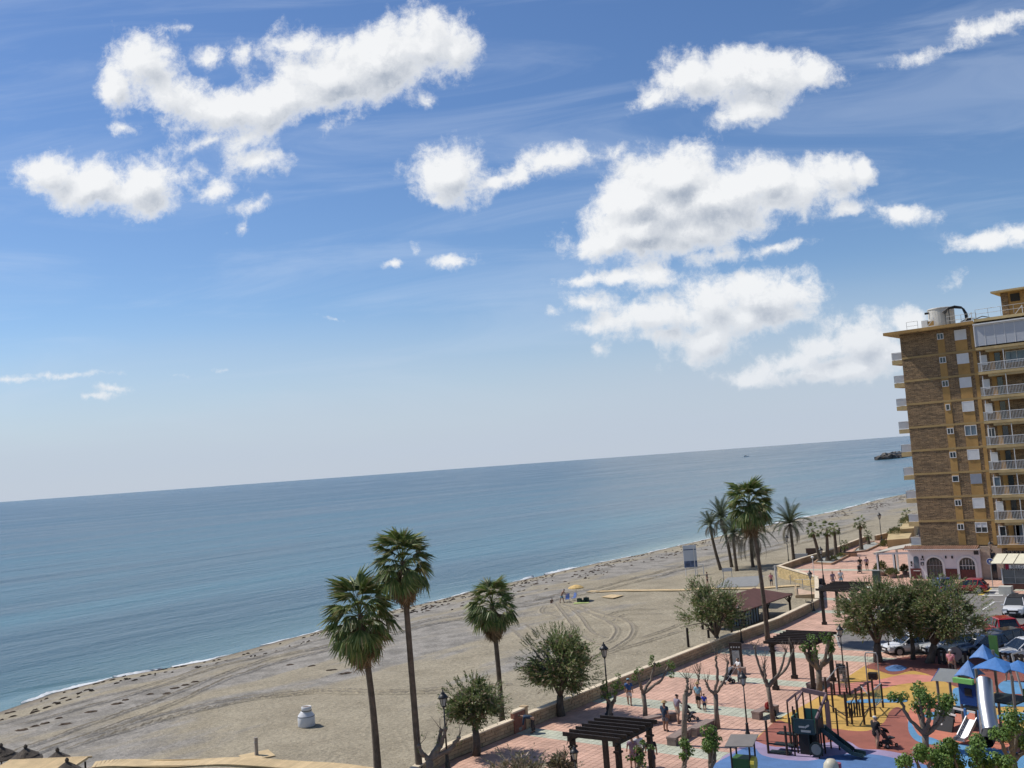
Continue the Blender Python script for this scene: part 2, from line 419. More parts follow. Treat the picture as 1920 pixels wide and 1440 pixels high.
def build_sea():
    offs = [-14, -6, -2, 0, 1, 2, 3.5, 6, 10, 16, 26, 42, 70, 120, 220, 420, 900, 2000, 5000, 14000, 40000, 90000]
    ys = list(np.arange(-200, 20, 20.0)) + list(np.arange(20, 300, 4.0)) + list(np.arange(300, 1501, 40.0))
    vs = []; at = []; fs = []; nx = len(offs)
    for y in ys:
        s = shore(y)
        for o in offs:
            g_ = max(0, o) / 150.0
            vs.append((s - o, y + (y - 350) * g_, SEA)); at.append(o)
    for j in range(len(ys) - 1):
        for i in range(nx - 1):
            a = j * nx + i; fs.append((a, a + nx, a + nx + 1, a + 1))
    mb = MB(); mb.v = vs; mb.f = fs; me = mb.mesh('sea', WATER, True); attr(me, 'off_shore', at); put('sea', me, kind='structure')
build_sea()

# breaking edge of the water: lumpy foam strips that come and go along the shore
FOAM = mat('sea_foam', (.74, .76, .76), .8, .12, 3, bump=.05)
def foam_strip(name, y0, y1, off, wmax, seed, hgt=.10):
    rr = random.Random(seed); mb = MB(); ys = np.arange(y0, y1, .35 if y1 < 160 else .8); prev = None
    for y in ys:
        e = min(1, (y - y0) / 6, (y1 - y) / 6); e = max(e, 0)
        w = wmax * e * (.45 + .35 * math.sin(y * .37 + seed) + .3 * math.sin(y * .93 + 2 * seed) + rr.uniform(-.18, .18))
        c = shore(y) + off + .25 * math.sin(y * .6 + seed) + .15 * math.sin(y * 1.9)
        if w < .05: prev = None; continue
        row = [(c - w * .5, y, SEA + .012), (c - w * .15, y, SEA + .02 + hgt * e * rr.uniform(.5, 1)), (c + w * .5, y, max(SEA + .03, height(c + w * .5, y) + .02))]
        k = len(mb.v); mb.v += row
        if prev is not None: mb.f += [(prev, prev + 1, k + 1, k), (prev + 1, prev + 2, k + 2, k + 1)]
        prev = k
    return mb.build(name, FOAM, None, False, 'stuff')
foam_strip('surf', 18, 58, -.2, 1.5, 1, .2); foam_strip('surf', 50, 70, -.1, 2.0, 2, .2); foam_strip('surf', 66, 128, 0, .7, 3, .08)
foam_strip('surf', 130, 152, -.4, 2.1, 4, .3); foam_strip('surf', 150, 215, 0, .8, 5, .1); foam_strip('surf', 212, 258, -.4, 2.6, 6, .3); foam_strip('surf', 250, 330, -.2, 1.3, 7, .2)

# dried seaweed left along the strand
WEED = mat('dry_seaweed', (.075, .05, .032), .95, .35, 6, rand=.35)
def weed_clump(mb, q, L, W, rr, az=None):
    n = 9; az = rr.uniform(0, PI) if az is None else az; vs = []
    hh = .10
    top = (0, 0, 0)
    for k in range(n):
        an = 2 * PI * k / n; r_ = rr.uniform(.6, 1.15)
        x, y = L * r_ * math.cos(an), W * r_ * math.sin(an)
        X, Y = q.x + x * math.cos(az) - y * math.sin(az), q.y + x * math.sin(az) + y * math.cos(az)
        vs.append((X, Y, height(X, Y) - .01))
    for k in range(n):
        an = 2 * PI * k / n; r_ = rr.uniform(.35, .6)
        x, y = L * r_ * math.cos(an), W * r_ * math.sin(an)
        X, Y = q.x + x * math.cos(az) - y * math.sin(az), q.y + x * math.sin(az) + y * math.cos(az)
        vs.append((X, Y, height(X, Y) + hh * rr.uniform(.6, 1.3)))
    fs = [(k, (k + 1) % n, n + (k + 1) % n, n + k) for k in range(n)] + [tuple(range(n, 2 * n))]
    mb.add(vs, fs)
rw = random.Random(11)
mb = MB()
for k in range(1250):
    y = 95 + 230 * rw.random() ** 1.1
    t = rw.gauss(9.5 + (3 if k % 3 else -2), 3.3)
    if t < 2.5: continue
    if math.sin(y * .23 + t * .6) + rw.uniform(-1.1, 1.1) < -.1: continue
    q = Vector((shore(y) + t, y, 0)); L = rw.uniform(.15, .62); weed_clump(mb, q, L, L * rw.uniform(.3, .6), rw, PI / 2 + rw.gauss(0, .4))
for k in range(230):
    y = rw.uniform(30, 112); t = rw.choice([4.2, 7.5, 8.6]) + rw.gauss(0, .35) + math.sin(y * .1) * .8
    q = Vector((shore(y) + t, y, 0)); L = rw.uniform(.12, .5); weed_clump(mb, q, L, L * .35, rw, PI / 2 + rw.gauss(0, .2))
mb.build('seaweed_litter', WEED, None, False, 'stuff')
for (x, y, w) in [(42,1369,1.2),(66,1362,.8),(84,1357,.9),(111,1347,.7),(123,1358,1.1),(172,1335,1.1),(219,1320,1),(235,1313,.8),(282,1302,.8),(312,1301,.8),(327,1291,1),(347,1285,.8),(365,1279,.8),(543,1247,.8),(585,1249,1),(620,1257,1.2),(648,1263,1.3),(679,1254,1.3)]:
    q = GS(x, y); mb = MB(); weed_clump(mb, q, w * .62, w * .3, rw, HEAD * 1.0 + .15)
    tag(mb.build('seaweed_clump', WEED), 'dark brown clump of dried seaweed lying alone on the grey pebbles', 'seaweed', 'dried seaweed clumps on the open pebbles')

# wheel tracks pressed into the sand
def smooth(pts, n=8, closed=False):
    P_ = [Vector(p) for p in pts]; out = []; L = len(P_)
    for i in range(L if closed else L - 1):
        g_ = (lambda k: P_[k % L]) if closed else (lambda k: P_[max(0, min(L - 1, k))])
        a, b, c, d = g_(i - 1), g_(i), g_(i + 1), g_(i + 2)
        for j in range(n):
            t = j / n
            out.append(.5 * ((2 * b) + (c - a) * t + (2 * a - 5 * b + 4 * c - d) * t * t + (3 * b - a - 3 * c + d) * t * t * t))
    if not closed: out.append(P_[-1])
    return out
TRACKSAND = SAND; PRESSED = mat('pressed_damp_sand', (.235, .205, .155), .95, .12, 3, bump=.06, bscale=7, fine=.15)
def track(pix, w=.42, depth=.07, tread=0.0, seed=0):
    rr = random.Random(seed); pts = smooth([GS(x, y) for x, y in pix], 10)
    d = [pts[0]]
    for a, b in zip(pts, pts[1:]):
        k = max(1, int((b - a).length / .3))
        for j in range(1, k + 1): d.append(a.lerp(b, j / k))
    mb = MB(); prof = [(-1.5, -.03), (-.9, .5), (-.55, 1.0), (-.3, .1), (.3, .1), (.55, 1.0), (.9, .5), (1.5, -.03)]
    vs = []; fs = []; at = []
    for i, p in enumerate(d):
        tn = (d[min(i + 1, len(d) - 1)] - d[max(0, i - 1)]); tn.z = 0; tn.normalize(); nr = Vector((-tn.y, tn.x, 0))
        e = min(1, i / 6, (len(d) - 1 - i) / 6)
        for (o, h) in prof:
            q = p + nr * o * w * .62
            hh = h * depth * e * (1 + rr.uniform(-.35, .35) + (tread * (1 if i % 2 else -1)))
            vs.append((q.x, q.y, height(q.x, q.y) + .018 + hh)); at.append(q.x - shore(q.y))
    n_ = len(prof)
    for i in range(len(d) - 1):
        for k in range(n_ - 1): a = i * n_ + k; fs.append((a, a + 1, a + n_ + 1, a + n_))
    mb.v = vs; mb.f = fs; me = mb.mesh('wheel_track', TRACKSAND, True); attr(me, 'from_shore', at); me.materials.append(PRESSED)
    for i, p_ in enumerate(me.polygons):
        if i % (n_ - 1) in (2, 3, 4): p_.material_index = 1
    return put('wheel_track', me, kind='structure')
TR = [([(20,1412),(62,1398),(187,1353),(292,1315),(400,1272),(462,1250),(525,1231),(629,1208),(755,1176),(872,1152),(1000,1127),(1125,1102),(1208,1080),(1283,1061),(1380,1040),(1500,1012),(1640,975)],.5,.10,0),
 ([(45,1420),(83,1408),(208,1363),(312,1325),(400,1285),(470,1259),(530,1240),(640,1215),(760,1184),(880,1158),(1008,1133),(1130,1108),(1215,1086),(1290,1067),(1390,1047),(1500,1020),(1640,985)],.5,.10,0),
 ([(0,1367),(146,1330),(250,1302),(396,1255),(500,1228),(600,1200),(730,1168)],.4,.08,0),([(0,1358),(140,1320),(250,1293),(396,1248),(500,1218)],.4,.06,0),
 ([(125,1404),(229,1373),(312,1348),(400,1327),(483,1311),(567,1302),(608,1299),(700,1301),(800,1299),(880,1291),(960,1282)],.45,.09,.5),
 ([(150,1385),(229,1362),(312,1338),(400,1318),(483,1305),(567,1297),(608,1294),(700,1296),(800,1293),(880,1285)],.45,.07,.4),
 ([(1041,1132),(1055,1150),(1069,1168),(1085,1190)],.45,.08,0),([(1066,1135),(1090,1160),(1108,1185),(1135,1196)],.45,.08,0),
 ([(1056,1133),(1100,1150),(1140,1167),(1156,1180),(1150,1197),(1130,1207),(1100,1200),(1082,1184)],.5,.08,0),
 ([(1085,1135),(1130,1152),(1172,1163),(1187,1182),(1172,1203),(1130,1226),(1060,1250)],.5,.08,0),
 ([(1020,1137),(1014,1145),(1022,1153),(1050,1157)],.45,.07,0),([(1128,1160),(1165,1146),(1230,1142)],.4,.07,.3),([(1150,1164),(1175,1153),(1240,1151)],.4,.06,.3),
 ([(1205,1195),(1235,1186),(1262,1176),(1275,1170)],.4,.07,0),([(1120,1232),(1200,1207),(1240,1195),(1275,1183)],.4,.07,.2),
 ([(960,1180),(1000,1215),(1020,1235)],.6,.06,0),([(985,1170),(1030,1205)],.6,.06,0)]
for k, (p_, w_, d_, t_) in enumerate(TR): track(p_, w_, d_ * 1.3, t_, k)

# ---- promenade, road, playground
def P2(*a): return [(q.x, q.y) for q in a]
WALL_PX = [(700,1497),(785,1438),(823,1409),(838,1399),(996,1337),(1110,1292),(1259,1234),(1358,1195),(1459,1160),(1514,1134),(1535,1124)]
WALL = [G(x, y, .85) for x, y in WALL_PX]
WALL = [Vector((q.x, q.y, 0)) for q in WALL]
PB = Vector((*G(1531, 1082, .85).xy, 0)); PA = Vector((*G(1459, 1061, .85).xy, 0))
OUT = [Vector((*G(x, y, .85).xy, 0)) for x, y in [(1500,1047),(1549,1033),(1576,1023),(1624,1005)]]
OUT2 = [Vector((*G(x, y, .85).xy, 0)) for x, y in [(1641,1004),(1684,994),(1730,982)]]
kerb = [Vector((-36.2, 86.9, 0)), Vector((-33.4, 80.9, 0)), Vector((-30.5, 80.8, 0)), Vector((40, 83.5, 0))]
road_n = [Vector((40, 113, 0)), Vector((-27.6, 113.2, 0)), Vector((-28.6, 117.8, 0)), Vector((-34, 117.6, 0)), Vector((-39.6, 115.2, 0)), Vector((-38.6, 108, 0)), Vector((-37.2, 98, 0))]
PINKG = mat('grout', (.36, .25, .19), .9, .1)
ROADM = mat('asphalt', (.215, .20, .185), .9, .14, .35, bump=.01, bscale=30, fine=.12, grime=.16)
mb = MB(); mb.prism(P2(Vector((-34.5, 76, 0)), Vector((60, 76, 0)), Vector((60, 125, 0)), Vector((-41, 125, 0)), Vector((-40, 98, 0)), Vector((-38, 82, 0))), -.7, -.12); mb.build('road', ROADM, None, kind='structure')
south = [Vector((-36, 18, 0)), Vector((40, 18, 0))]
poly = WALL + [PB, PA] + OUT + OUT2 + [Vector((-66, 300, 0)), Vector((40, 300, 0)), Vector((40, 113.1, 0))] + road_n[1:] + kerb + list(reversed(south))
mb = MB(); mb.prism(P2(*poly), -.9, -.022); prom = mb.build('promenade', PINKG, None, kind='structure')

def inside(x, y, pl):
    c = False; n = len(pl); j = n - 1
    for i in range(n):
        if (pl[i].y > y) != (pl[j].y > y) and x < (pl[j].x - pl[i].x) * (y - pl[i].y) / (pl[j].y - pl[i].y) + pl[i].x: c = not c
        j = i
    return c
PINK = mat('pink_paving', (.62, .385, .285), .8, .09, .6, rand=.10, fine=.05, orand=.07, grime=.16)
GREENP = mat('green_paving', (.53, .54, .42), .8, .07, .6, rand=.10, fine=.05, orand=.07, grime=.16)
PG_BORDER = [G(x, y) for x, y in [(1300,1470),(1340,1440),(1400,1400),(1455,1350),(1530,1310),(1580,1275),(1622,1248),(1662,1240)]] + [Vector((40, 78.5, 0)), Vector((40, 18, 0)), Vector((-30, 18, 0))]
# direction of the green bands, as laid
BX = Vector((1, .035, 0)).normalized(); BY = Vector((-BX.y, BX.x, 0))
BANDS = [41.0, 50.6, 59.6, 68.3, 77.6, 87.2, 98.6, 106.6, 116.0, 131.0]
def is_green(y, x):
    yy = y - (x + 36) * .035
    return any(abs(yy - b) < .85 for b in BANDS)
tile = .4
pm_, gm_ = MB(), MB(); singles = []
ins = [(-.5, -.5), (.5, -.5), (.5, .5), (-.5, .5)]
for i in range(-160, 120):
    for j in range(60, 440):
        c = Vector((-36, 0, 0)) + BX * (i * tile) + BY * (j * tile)
        if c.y > 175 or c.x > -9 or not inside(c.x, c.y, poly) or inside(c.x - .15, c.y, PG_BORDER): continue
        if c.y > 123 and c.x > -41: continue
        gr = is_green(c.y, c.x); d = (c - Vector((-30, 47.5, 0)))
        near = c.y > 46.3 and c.y < 52.2 and -35.6 < c.x < -28
        if near and len(singles) < 296: singles.append((c, gr)); continue
        m_ = gm_ if gr else pm_
        h = -.002 + R.uniform(-.0025, .0025); s1, s2 = tile * .482, tile * .465
        vs = [c + BX * a * 2 * s1 + BY * b * 2 * s1 + Vector((0, 0, -.02)) for a, b in ins] + [c + BX * a * 2 * s2 + BY * b * 2 * s2 + Vector((0, 0, h)) for a, b in ins]
        m_.add(vs, [(4, 5, 6, 7), (0, 1, 5, 4), (1, 2, 6, 5), (2, 3, 7, 6), (3, 0, 4, 7)])
pm_.build('pink_paving_tile', PINK, prom, kind='stuff'); gm_.build('green_paving_tile', GREENP, prom, kind='stuff')
tb = MB(); s1, s2 = tile * .482, tile * .465
tb.add([(a * 2 * s1, b * 2 * s1, -.02) for a, b in ins] + [(a * 2 * s2, b * 2 * s2, 0) for a, b in ins], [(4, 5, 6, 7), (0, 1, 5, 4), (1, 2, 6, 5), (2, 3, 7, 6), (3, 0, 4, 7)])
tp, tg = tb.mesh('pink_tile', PINK), tb.mesh('green_tile', GREENP)
for c, gr in singles: put('paving_tile', tg if gr else tp, prom, (c.x, c.y, -.002 + R.uniform(-.002, .002)), (0, 0, math.atan2(BX.y, BX.x)))

# kerb stones along the road edge
KERB = mat('kerb_stone', (.42, .39, .34), .85, .12, 2, orand=.08)
kb = MB(); kb.box((0, 0, -.055), (.97, .16, .15)); kme = kb.mesh('kerb_stone', KERB)
def kerb_run(a, b):
    L = (b - a).length; n = int(L); d = (b - a).normalized()
    for k in range(n): put('kerb_stone', kme, prom, a + d * (k + .5) + Vector((0, 0, 0)), (0, 0, math.atan2(d.y, d.x)))
kerb_run(kerb[0], kerb[1]); kerb_run(kerb[1], kerb[2]); kerb_run(kerb[2], Vector((-10, 81.6, 0)))
kerb_run(road_n[6], kerb[0]); kerb_run(road_n[5], road_n[6]); kerb_run(road_n[4], road_n[5]); kerb_run(road_n[3], road_n[4]); kerb_run(road_n[2], road_n[3])

# playground safety surface: poured rubber in waves of colour
def rubber(name, col): return mat(name, col, .85, .07, 1.2, fine=.06, grime=.16)
RB = dict(yellow=rubber('yellow_rubber', (.58, .35, .085)), red=rubber('red_rubber', (.34, .115, .08)), blue=rubber('blue_rubber', (.10, .205, .42)), lilac=rubber('lilac_rubber', (.35, .28, .43)),
          salmon=rubber('salmon_rubber', (.60, .21, .135)), maroon=rubber('maroon_rubber', (.27, .09, .065)), sky=rubber('sky_rubber', (.12, .30, .50)), pink=rubber('pink_rubber', (.64, .25, .19)))
def sheet(name, pts, mt, z, sm=True, n=6):
    pts = smooth(pts, n, True) if sm else pts
    mb = MB(); mb.v = [(p.x, p.y, z) for p in pts]
    ar = sum(pts[i].x * pts[(i + 1) % len(pts)].y - pts[(i + 1) % len(pts)].x * pts[i].y for i in range(len(pts)))
    mb.f = [tuple(range(len(pts)))] if ar > 0 else [tuple(reversed(range(len(pts))))]
    return mb.build(name, mt, None, kind='structure')
sheet('playground_floor', PG_BORDER, RB['yellow'], .004, False)
def rs(nm, col, px, k): sheet(nm, [G(x, y) for x, y in px], RB[col], .004 + .004 * k)
rs('pink_wave', 'pink', [(1558,1284),(1600,1280),(1650,1274),(1694,1265),(1745,1267),(1775,1275),(1730,1279),(1690,1283),(1650,1292),(1600,1301),(1548,1303)], 1)
rs('maroon_wave', 'maroon', [(1622,1250),(1645,1257),(1676,1265),(1712,1258),(1755,1270),(1800,1290),(1880,1300),(1960,1310),(2050,1290),(2050,1235),(1760,1228),(1665,1238)], 2)
rs('red_wave', 'red', [(1392,1402),(1420,1384),(1456,1352),(1483,1359),(1520,1364),(1567,1367),(1604,1371),(1633,1369),(1658,1354),(1668,1335),(1684,1326),(1700,1340),(1712,1362),(1735,1385),(1770,1402),(1790,1440),(1740,1470),(1600,1450),(1480,1440)], 3)
rs('salmon_wave', 'salmon', [(1700,1345),(1720,1320),(1760,1318),(1800,1330),(1850,1340),(1920,1372),(2000,1390),(2000,1440),(1850,1420),(1790,1405),(1740,1392),(1715,1372)], 4)
rs('lilac_wave', 'lilac', [(1378,1408),(1400,1393),(1415,1390),(1454,1401),(1520,1397),(1585,1390),(1614,1404),(1653,1407),(1700,1416),(1730,1430),(1720,1470),(1500,1480),(1330,1470),(1350,1425)], 5)
rs('blue_wave', 'blue', [(1330,1442),(1368,1418),(1400,1402),(1416,1404),(1430,1417),(1470,1425),(1520,1427),(1560,1418),(1600,1414),(1650,1417),(1700,1429),(1760,1450),(1760,1560),(1400,1560),(1300,1500)], 6)
rs('blue_wave', 'sky', [(1704,1350),(1712,1362),(1724,1380),(1748,1384),(1772,1396),(1741,1396),(1717,1389),(1704,1372)], 5)
rs('blue_wave', 'sky', [(1790,1403),(1830,1399),(1880,1408),(1930,1420),(1980,1470),(1800,1480)], 6)
rs('blue_wave', 'sky', [(1735,1340),(1760,1334),(1772,1340),(1755,1350),(1738,1348)], 6)
rs('blue_wave', 'sky', [(1786,1296),(1800,1290),(1815,1300),(1818,1335),(1806,1342),(1795,1330)], 6)
rs('blue_wave', 'sky', [(1872,1286),(1890,1276),(1930,1282),(1990,1290),(1990,1305),(1930,1302),(1885,1300)], 5)
rs('blue_wave', 'sky', [(1860,1318),(1890,1308),(1930,1310),(1990,1316),(1990,1330),(1930,1326),(1885,1325),(1862,1328)], 5)
rs('blue_wave', 'sky', [(1865,1345),(1890,1336),(1930,1338),(1990,1345),(1990,1362),(1930,1356),(1885,1352)], 6)
rs('blue_wave', 'sky', [(1592,1314),(1640,1311),(1695,1312),(1695,1317),(1640,1318),(1592,1319)], 5)
rs('blue_wave', 'blue', [(1660,1252),(1680,1247),(1700,1252),(1690,1258),(1668,1259)], 5)

# road paint
WPAINT = mat('white_road_paint', (.72, .72, .70), .7, .08, 3); YPAINT = mat('yellow_road_paint', (.62, .46, .10), .7, .1, 3)
def stripe(name, a, b, w, m_, z=-.114):
    d = (b - a).normalized(); nr = Vector((-d.y, d.x, 0)) * w / 2
    mb = MB(); mb.v = [(*(a + nr).xy, z), (*(b + nr).xy, z), (*(b - nr).xy, z), (*(a - nr).xy, z)]; mb.f = [(3, 2, 1, 0)]
    return mb.build(name, m_, None, kind='structure')
for k in range(5):
    a, b = G(1858 - k * 4.0, 1104.5 + 2.9 * k, -.12), G(1881, 1104.5 + 2.9 * k, -.12)
    stripe('zebra_crossing_stripe', a, b, .55, WPAINT)
stripe('yellow_kerb_line', G(1856, 1103, -.12), G(1838, 1116, -.12), .55, YPAINT, -.113)
stripe('parking_bay_line', G(1865, 1128, -.12), G(1843, 1143, -.12), .16, WPAINT); stripe('parking_bay_line', G(1852, 1128.3, -.12), G(1880, 1128.3, -.12), .12, WPAINT, -.110)
stripe('parking_bay_line', G(1918, 1178, -.12), G(1890, 1196, -.12), .16, WPAINT)

# ---- sea wall: courses of cut stone under coping slabs
STONE = mat('cut_sandstone', (.47, .35, .215), .85, .10, 1.2, rand=.12, fine=.10, orand=.10, bump=.01, bscale=14, grime=.16)
COPE = mat('coping_stone', (.72, .60, .43), .8, .08, 1.5, orand=.06, fine=.08)
CORE = mat('wall_mortar', (.22, .165, .11), .9, .1, 3)
def stone_wall(name, label, pts, h, th=.34, zb=-1.3, face_z0=0.0, single=False, cope=True, mstone=None):
    root = thing(name, label, 'wall', (0, 0, 0)); core = MB(); blocks = MB(); nblk = 0
    bh = h / 4 if h < 1.3 else h / 7
    bme = {}
    for a, b in zip(pts, pts[1:]):
        d = b - a; L = d.length
        if L < .05: continue
        d.normalize(); an = math.atan2(d.y, d.x)
        core.box(((a + b) / 2) + Vector((0, 0, (zb + h - .02) / 2)), (L, th - .06, h - .02 - zb), an)
        rows = int(round((h - face_z0) / bh))
        nb = max(1, int(L / .62))
        for r_ in range(rows):
            w = L / nb; o = (w / 2 if r_ % 2 else 0)
            for k in range(nb + (1 if r_ % 2 else 0)):
                x0 = max(0, k * w - o); x1 = min(L, (k + 1) * w - o)
                if x1 - x0 < .08: continue
                c = a + d * ((x0 + x1) / 2) + Vector((0, 0, face_z0 + bh * (r_ + .5)))
                if single and nblk < 298 and (c.xy.length < 81) and r_ >= 0:
                    key = (round(x1 - x0, 2))
                    if key not in bme: q = MB(); q.box((0, 0, 0), (x1 - x0 - .035, th, bh - .03)); bme[key] = q.mesh('wall_stone', STONE)
                    put('wall_stone', bme[key], root, c + Vector((-d.y, d.x, 0)) * R.uniform(-.016, .016), (0, 0, an)); nblk += 1
                else: blocks.box(c + Vector((-d.y, d.x, 0)) * R.uniform(-.006, .006), (x1 - x0 - .035, th, bh - .03), an)
        if cope:
            nc = max(1, int(L / .95)); w = L / nc; q = MB(); q.box((0, 0, 0), (w - .012, th + .12, .085)); cm = q.mesh('coping_slab', COPE)
            for k in range(nc): put('coping_slab', cm, root, a + d * (w * (k + .5)) + Vector((0, 0, h + .036 + R.uniform(0, .006))), (0, 0, an + R.uniform(-.006, .006)))
    core.build('wall_core', CORE, root)
    if blocks.v: blocks.build('stone_course', mstone or STONE, root, kind='stuff')
    return root
offw = Vector((-.17, 0, 0))
W_ = [p + offw for p in WALL]
stone_wall('sea_wall', 'long low sandstone wall with pale coping between pink promenade and beach', W_[2:], .82, single=True)
stone_wall('sea_wall', 'short curved end of the stone wall beside the pollarded tree at the bottom edge', W_[:3] , .82)
YSTONE = mat('yellow_rubble_stone', (.58, .43, .21), .85, .16, 1.5, rand=.16, fine=.14, bump=.03, bscale=7)
stone_wall('terrace_wall', 'tall yellow stone retaining wall facing the beach ramp and brown kiosk', [PB, PA], .85, face_z0=-.95, zb=-1.6, mstone=YSTONE)
stone_wall('terrace_wall', 'white-capped end wall joining promenade wall to the yellow retaining wall', [W_[-1], PB], .9, face_z0=-.1, zb=-1.3, mstone=YSTONE)
stone_wall('sea_wall', 'low stone wall behind the palm bed, running off beyond the street lamps', [PA] + OUT, .8)
stone_wall('sea_wall', 'short far piece of brick-coloured sea wall beyond the gap by the lamp', OUT2, .8)

# ---- rock breakwater far away, and a small boat
ROCK = mat('breakwater_rock', (.115, .105, .095), .9, .3, .25, orand=.4)
CONC = mat('breakwater_top', (.33, .32, .30), .9, .1, .1)
root = thing('breakwater', 'dark rock breakwater with pale top jutting into the sea behind the tower block', 'breakwater')
a, b = G(1652, 862, SEA), G(1775, 845, SEA) + Vector((0, 0, 0)); d = (b - a); L = d.length; d.normalize(); nr = Vector((-d.y, d.x, 0))
rmes = []
for k in range(5):
    q = MB(); rr = random.Random(k)
    vs = [Vector((rr.uniform(.75, 1.15) * x, rr.uniform(.75, 1.15) * y, rr.uniform(.6, 1) * z)) for x in (-1, 1) for y in (-1, 1) for z in (-1, 1)]
    q.add(vs, [(0, 1, 3, 2), (4, 6, 7, 5), (0, 4, 5, 1), (2, 3, 7, 6), (0, 2, 6, 4), (1, 5, 7, 3)]); rmes.append(q.mesh('rock', ROCK))
for k in range(290):
    t = R.random() ** .8 * L * .75; s_ = R.uniform(-1, 1); w_ = 11 * min(1, .35 + t / 25)
    zt = SEA + (4.2 if t > 8 else 2.2) * (1 - abs(s_)) * R.uniform(.75, 1.05)
    q = a + d * t - nr * s_ * w_; q.z = zt
    put('rock', R.choice(rmes), root, q, (R.uniform(0, 3), R.uniform(0, 3), R.uniform(0, 3)), (R.uniform(1.2, 2.3), R.uniform(1.1, 2), R.uniform(1, 1.7)))
q = MB(); q.beam(a + d * 18 + Vector((0, 0, 4.1)), b + Vector((0, 0, 4.1)), 7, 1.5); q.build('roadway_slab', CONC, root)
q = MB(); q.beam(a + d * 5 + Vector((0, 0, .6)), b + Vector((0, 0, .6)), 13, 3.4); q.build('rock_core', ROCK, root)
bq = G(1399, 856.5, SEA)
root = thing('motor_boat', 'tiny white motor boat with dark stern far out near the horizon', 'boat', bq, .3)
q = MB(); q.prism([(-5, -1.6), (3, -1.6), (7, 0), (3, 1.6), (-5, 1.6)], .0, 1.6); q.build('hull', mat('boat_white', (.8, .8, .8), .4, 0), root)
q = MB(); q.box((-1, 0, 2.2), (4, 2.2, 1.4)); q.build('cabin', mat('boat_dark', (.08, .08, .09), .4, 0), root)

# ---- board walks on the sand
BOARD = mat('board_walk', (.62, .46, .25), .75, .10, 1.0, orand=.08, rand=.08, fine=.08)
def boardwalk(name, label, path, w, ratio=None, z=.10):
    root = thing(name, label, 'boardwalk', (0, 0, 0)); pts = [GS(x, y) for x, y in path]; pts = smooth(pts, 8)
    d = [pts[0]]
    need = .22
    for a, b in zip(pts, pts[1:]):
        L = (b - a).length; u = need
        while u <= L: d.append(a.lerp(b, u / L)); u += .22
        need = u - L
    rest = MB(); q = MB(); q.box((0, 0, 0), (.2, w, .05)); me = q.mesh('board', BOARD); n = 0; step = (len(d)) / max(1, len(d))
    ac = 0; last = d[0]
    for i in range(1, len(d)):
        last = d[i]; t = d[min(i + 1, len(d) - 1)] - d[i - 1]; t.z = 0; an = math.atan2(t.y, t.x)
        p = d[i].copy(); p.z = height(p.x, p.y) + z
        if n < 298: put('board', me, root, p, (0, 0, an)); n += 1
        else: rest.box(p, (.2, w, .05), an)
    if rest.v: rest.build('board_row', BOARD, root, kind='stuff')
    q = MB()
    for i in range(0, len(d) - 8, 8):
        for s_ in (-1, 1):
            t = d[i + 8] - d[i]; t.z = 0; t.normalize(); o = Vector((-t.y, t.x, 0)) * s_ * (w / 2 - .1)
            q.beam(d[i] + o + Vector((0, 0, z - .06)), d[i + 8] + o + Vector((0, 0, z - .06)), .08, .08)
    q.build('bearer', BOARD, root); return root
boardwalk('boardwalk', 'yellow timber boardwalk curving along the bottom edge near the beach bin', [(172,1437),(240,1433),(400,1431),(480,1432),(600,1440),(700,1452)], 1.5)
boardwalk('boardwalk', 'long narrow boardwalk crossing the sand from the parasol to the kiosk', [(1103,1109.5),(1180,1108),(1290,1107),(1400,1105),(1440,1103),(1500,1099)], 1.25)

# ================================================================ TOWER BLOCK
def stone_face():
    m = bpy.data.materials.new('slate_stone_cladding'); m.use_nodes = True; t = m.node_tree; b = t.nodes['Principled BSDF']; n = NT(t)
    pos = n.n('ShaderNodeNewGeometry').outputs['Position']
    sp = n.n('ShaderNodeSeparateXYZ', i={0: pos})
    xy = n.m('ADD', sp.outputs[0], sp.outputs[1])
    wob = n.m('MULTIPLY_ADD', n.noise(pos, 1.6, 3).outputs[0], .16, -.08)
    uv = n.n('ShaderNodeCombineXYZ', i={0: xy, 1: n.m('ADD', sp.outputs[2], wob)}).outputs[0]
    br = n.n('ShaderNodeTexBrick', offset=.37, squash=.8, squash_frequency=3, i={'Color1': (.34, .235, .135, 1), 'Color2': (.23, .165, .105, 1), 'Mortar': (.045, .033, .025, 1), 'Scale': 1.0, 'Mortar Size': .018, 'Mortar Smooth': .3, 'Bias': -.1, 'Brick Width': .75, 'Row Height': .13})
    t.links.new(uv, br.inputs['Vector'])
    nz = n.noise(n.n('ShaderNodeMapping', i={0: pos, 3: (.45, .45, 2.2)}).outputs[0], 3.0, 4, .6).outputs[0]
    c = n.mix(1.0, br.outputs[0], n.mix(n.ramp(nz, .3, .7), (.76, .76, .76), (1.27, 1.26, 1.22)), blend='MULTIPLY')
    nz2 = n.noise(pos, .5, 3, .6).outputs[0]
    c = n.mix(1.0, c, n.mix(n.ramp(nz2, .3, .7), (.88, .88, .9), (1.13, 1.1, 1.06)), blend='MULTIPLY')
    t.links.new(c, b.inputs['Base Color']); b.inputs['Roughness'].default_value = .9; b.inputs['Specular IOR Level'].default_value = .2
    h = n.m('ADD', n.m('MULTIPLY', br.outputs['Fac'], -.6), nz)
    bp = n.n('ShaderNodeBump', i={'Strength': 1.0, 'Distance': .05, 'Height': h}); t.links.new(bp.outputs[0], b.inputs['Normal'])
    return m
SLATE = stone_face()
OCHRE = mat('ochre_render', (.46, .275, .095), .85, .12, .6, fine=.06, grime=.14)
OCHREL = mat('pale_ochre_concrete', (.56, .42, .21), .85, .08, .8, fine=.04, grime=.16)
BWHITE = mat('white_paint', (.78, .77, .75), .5, .04, 2)
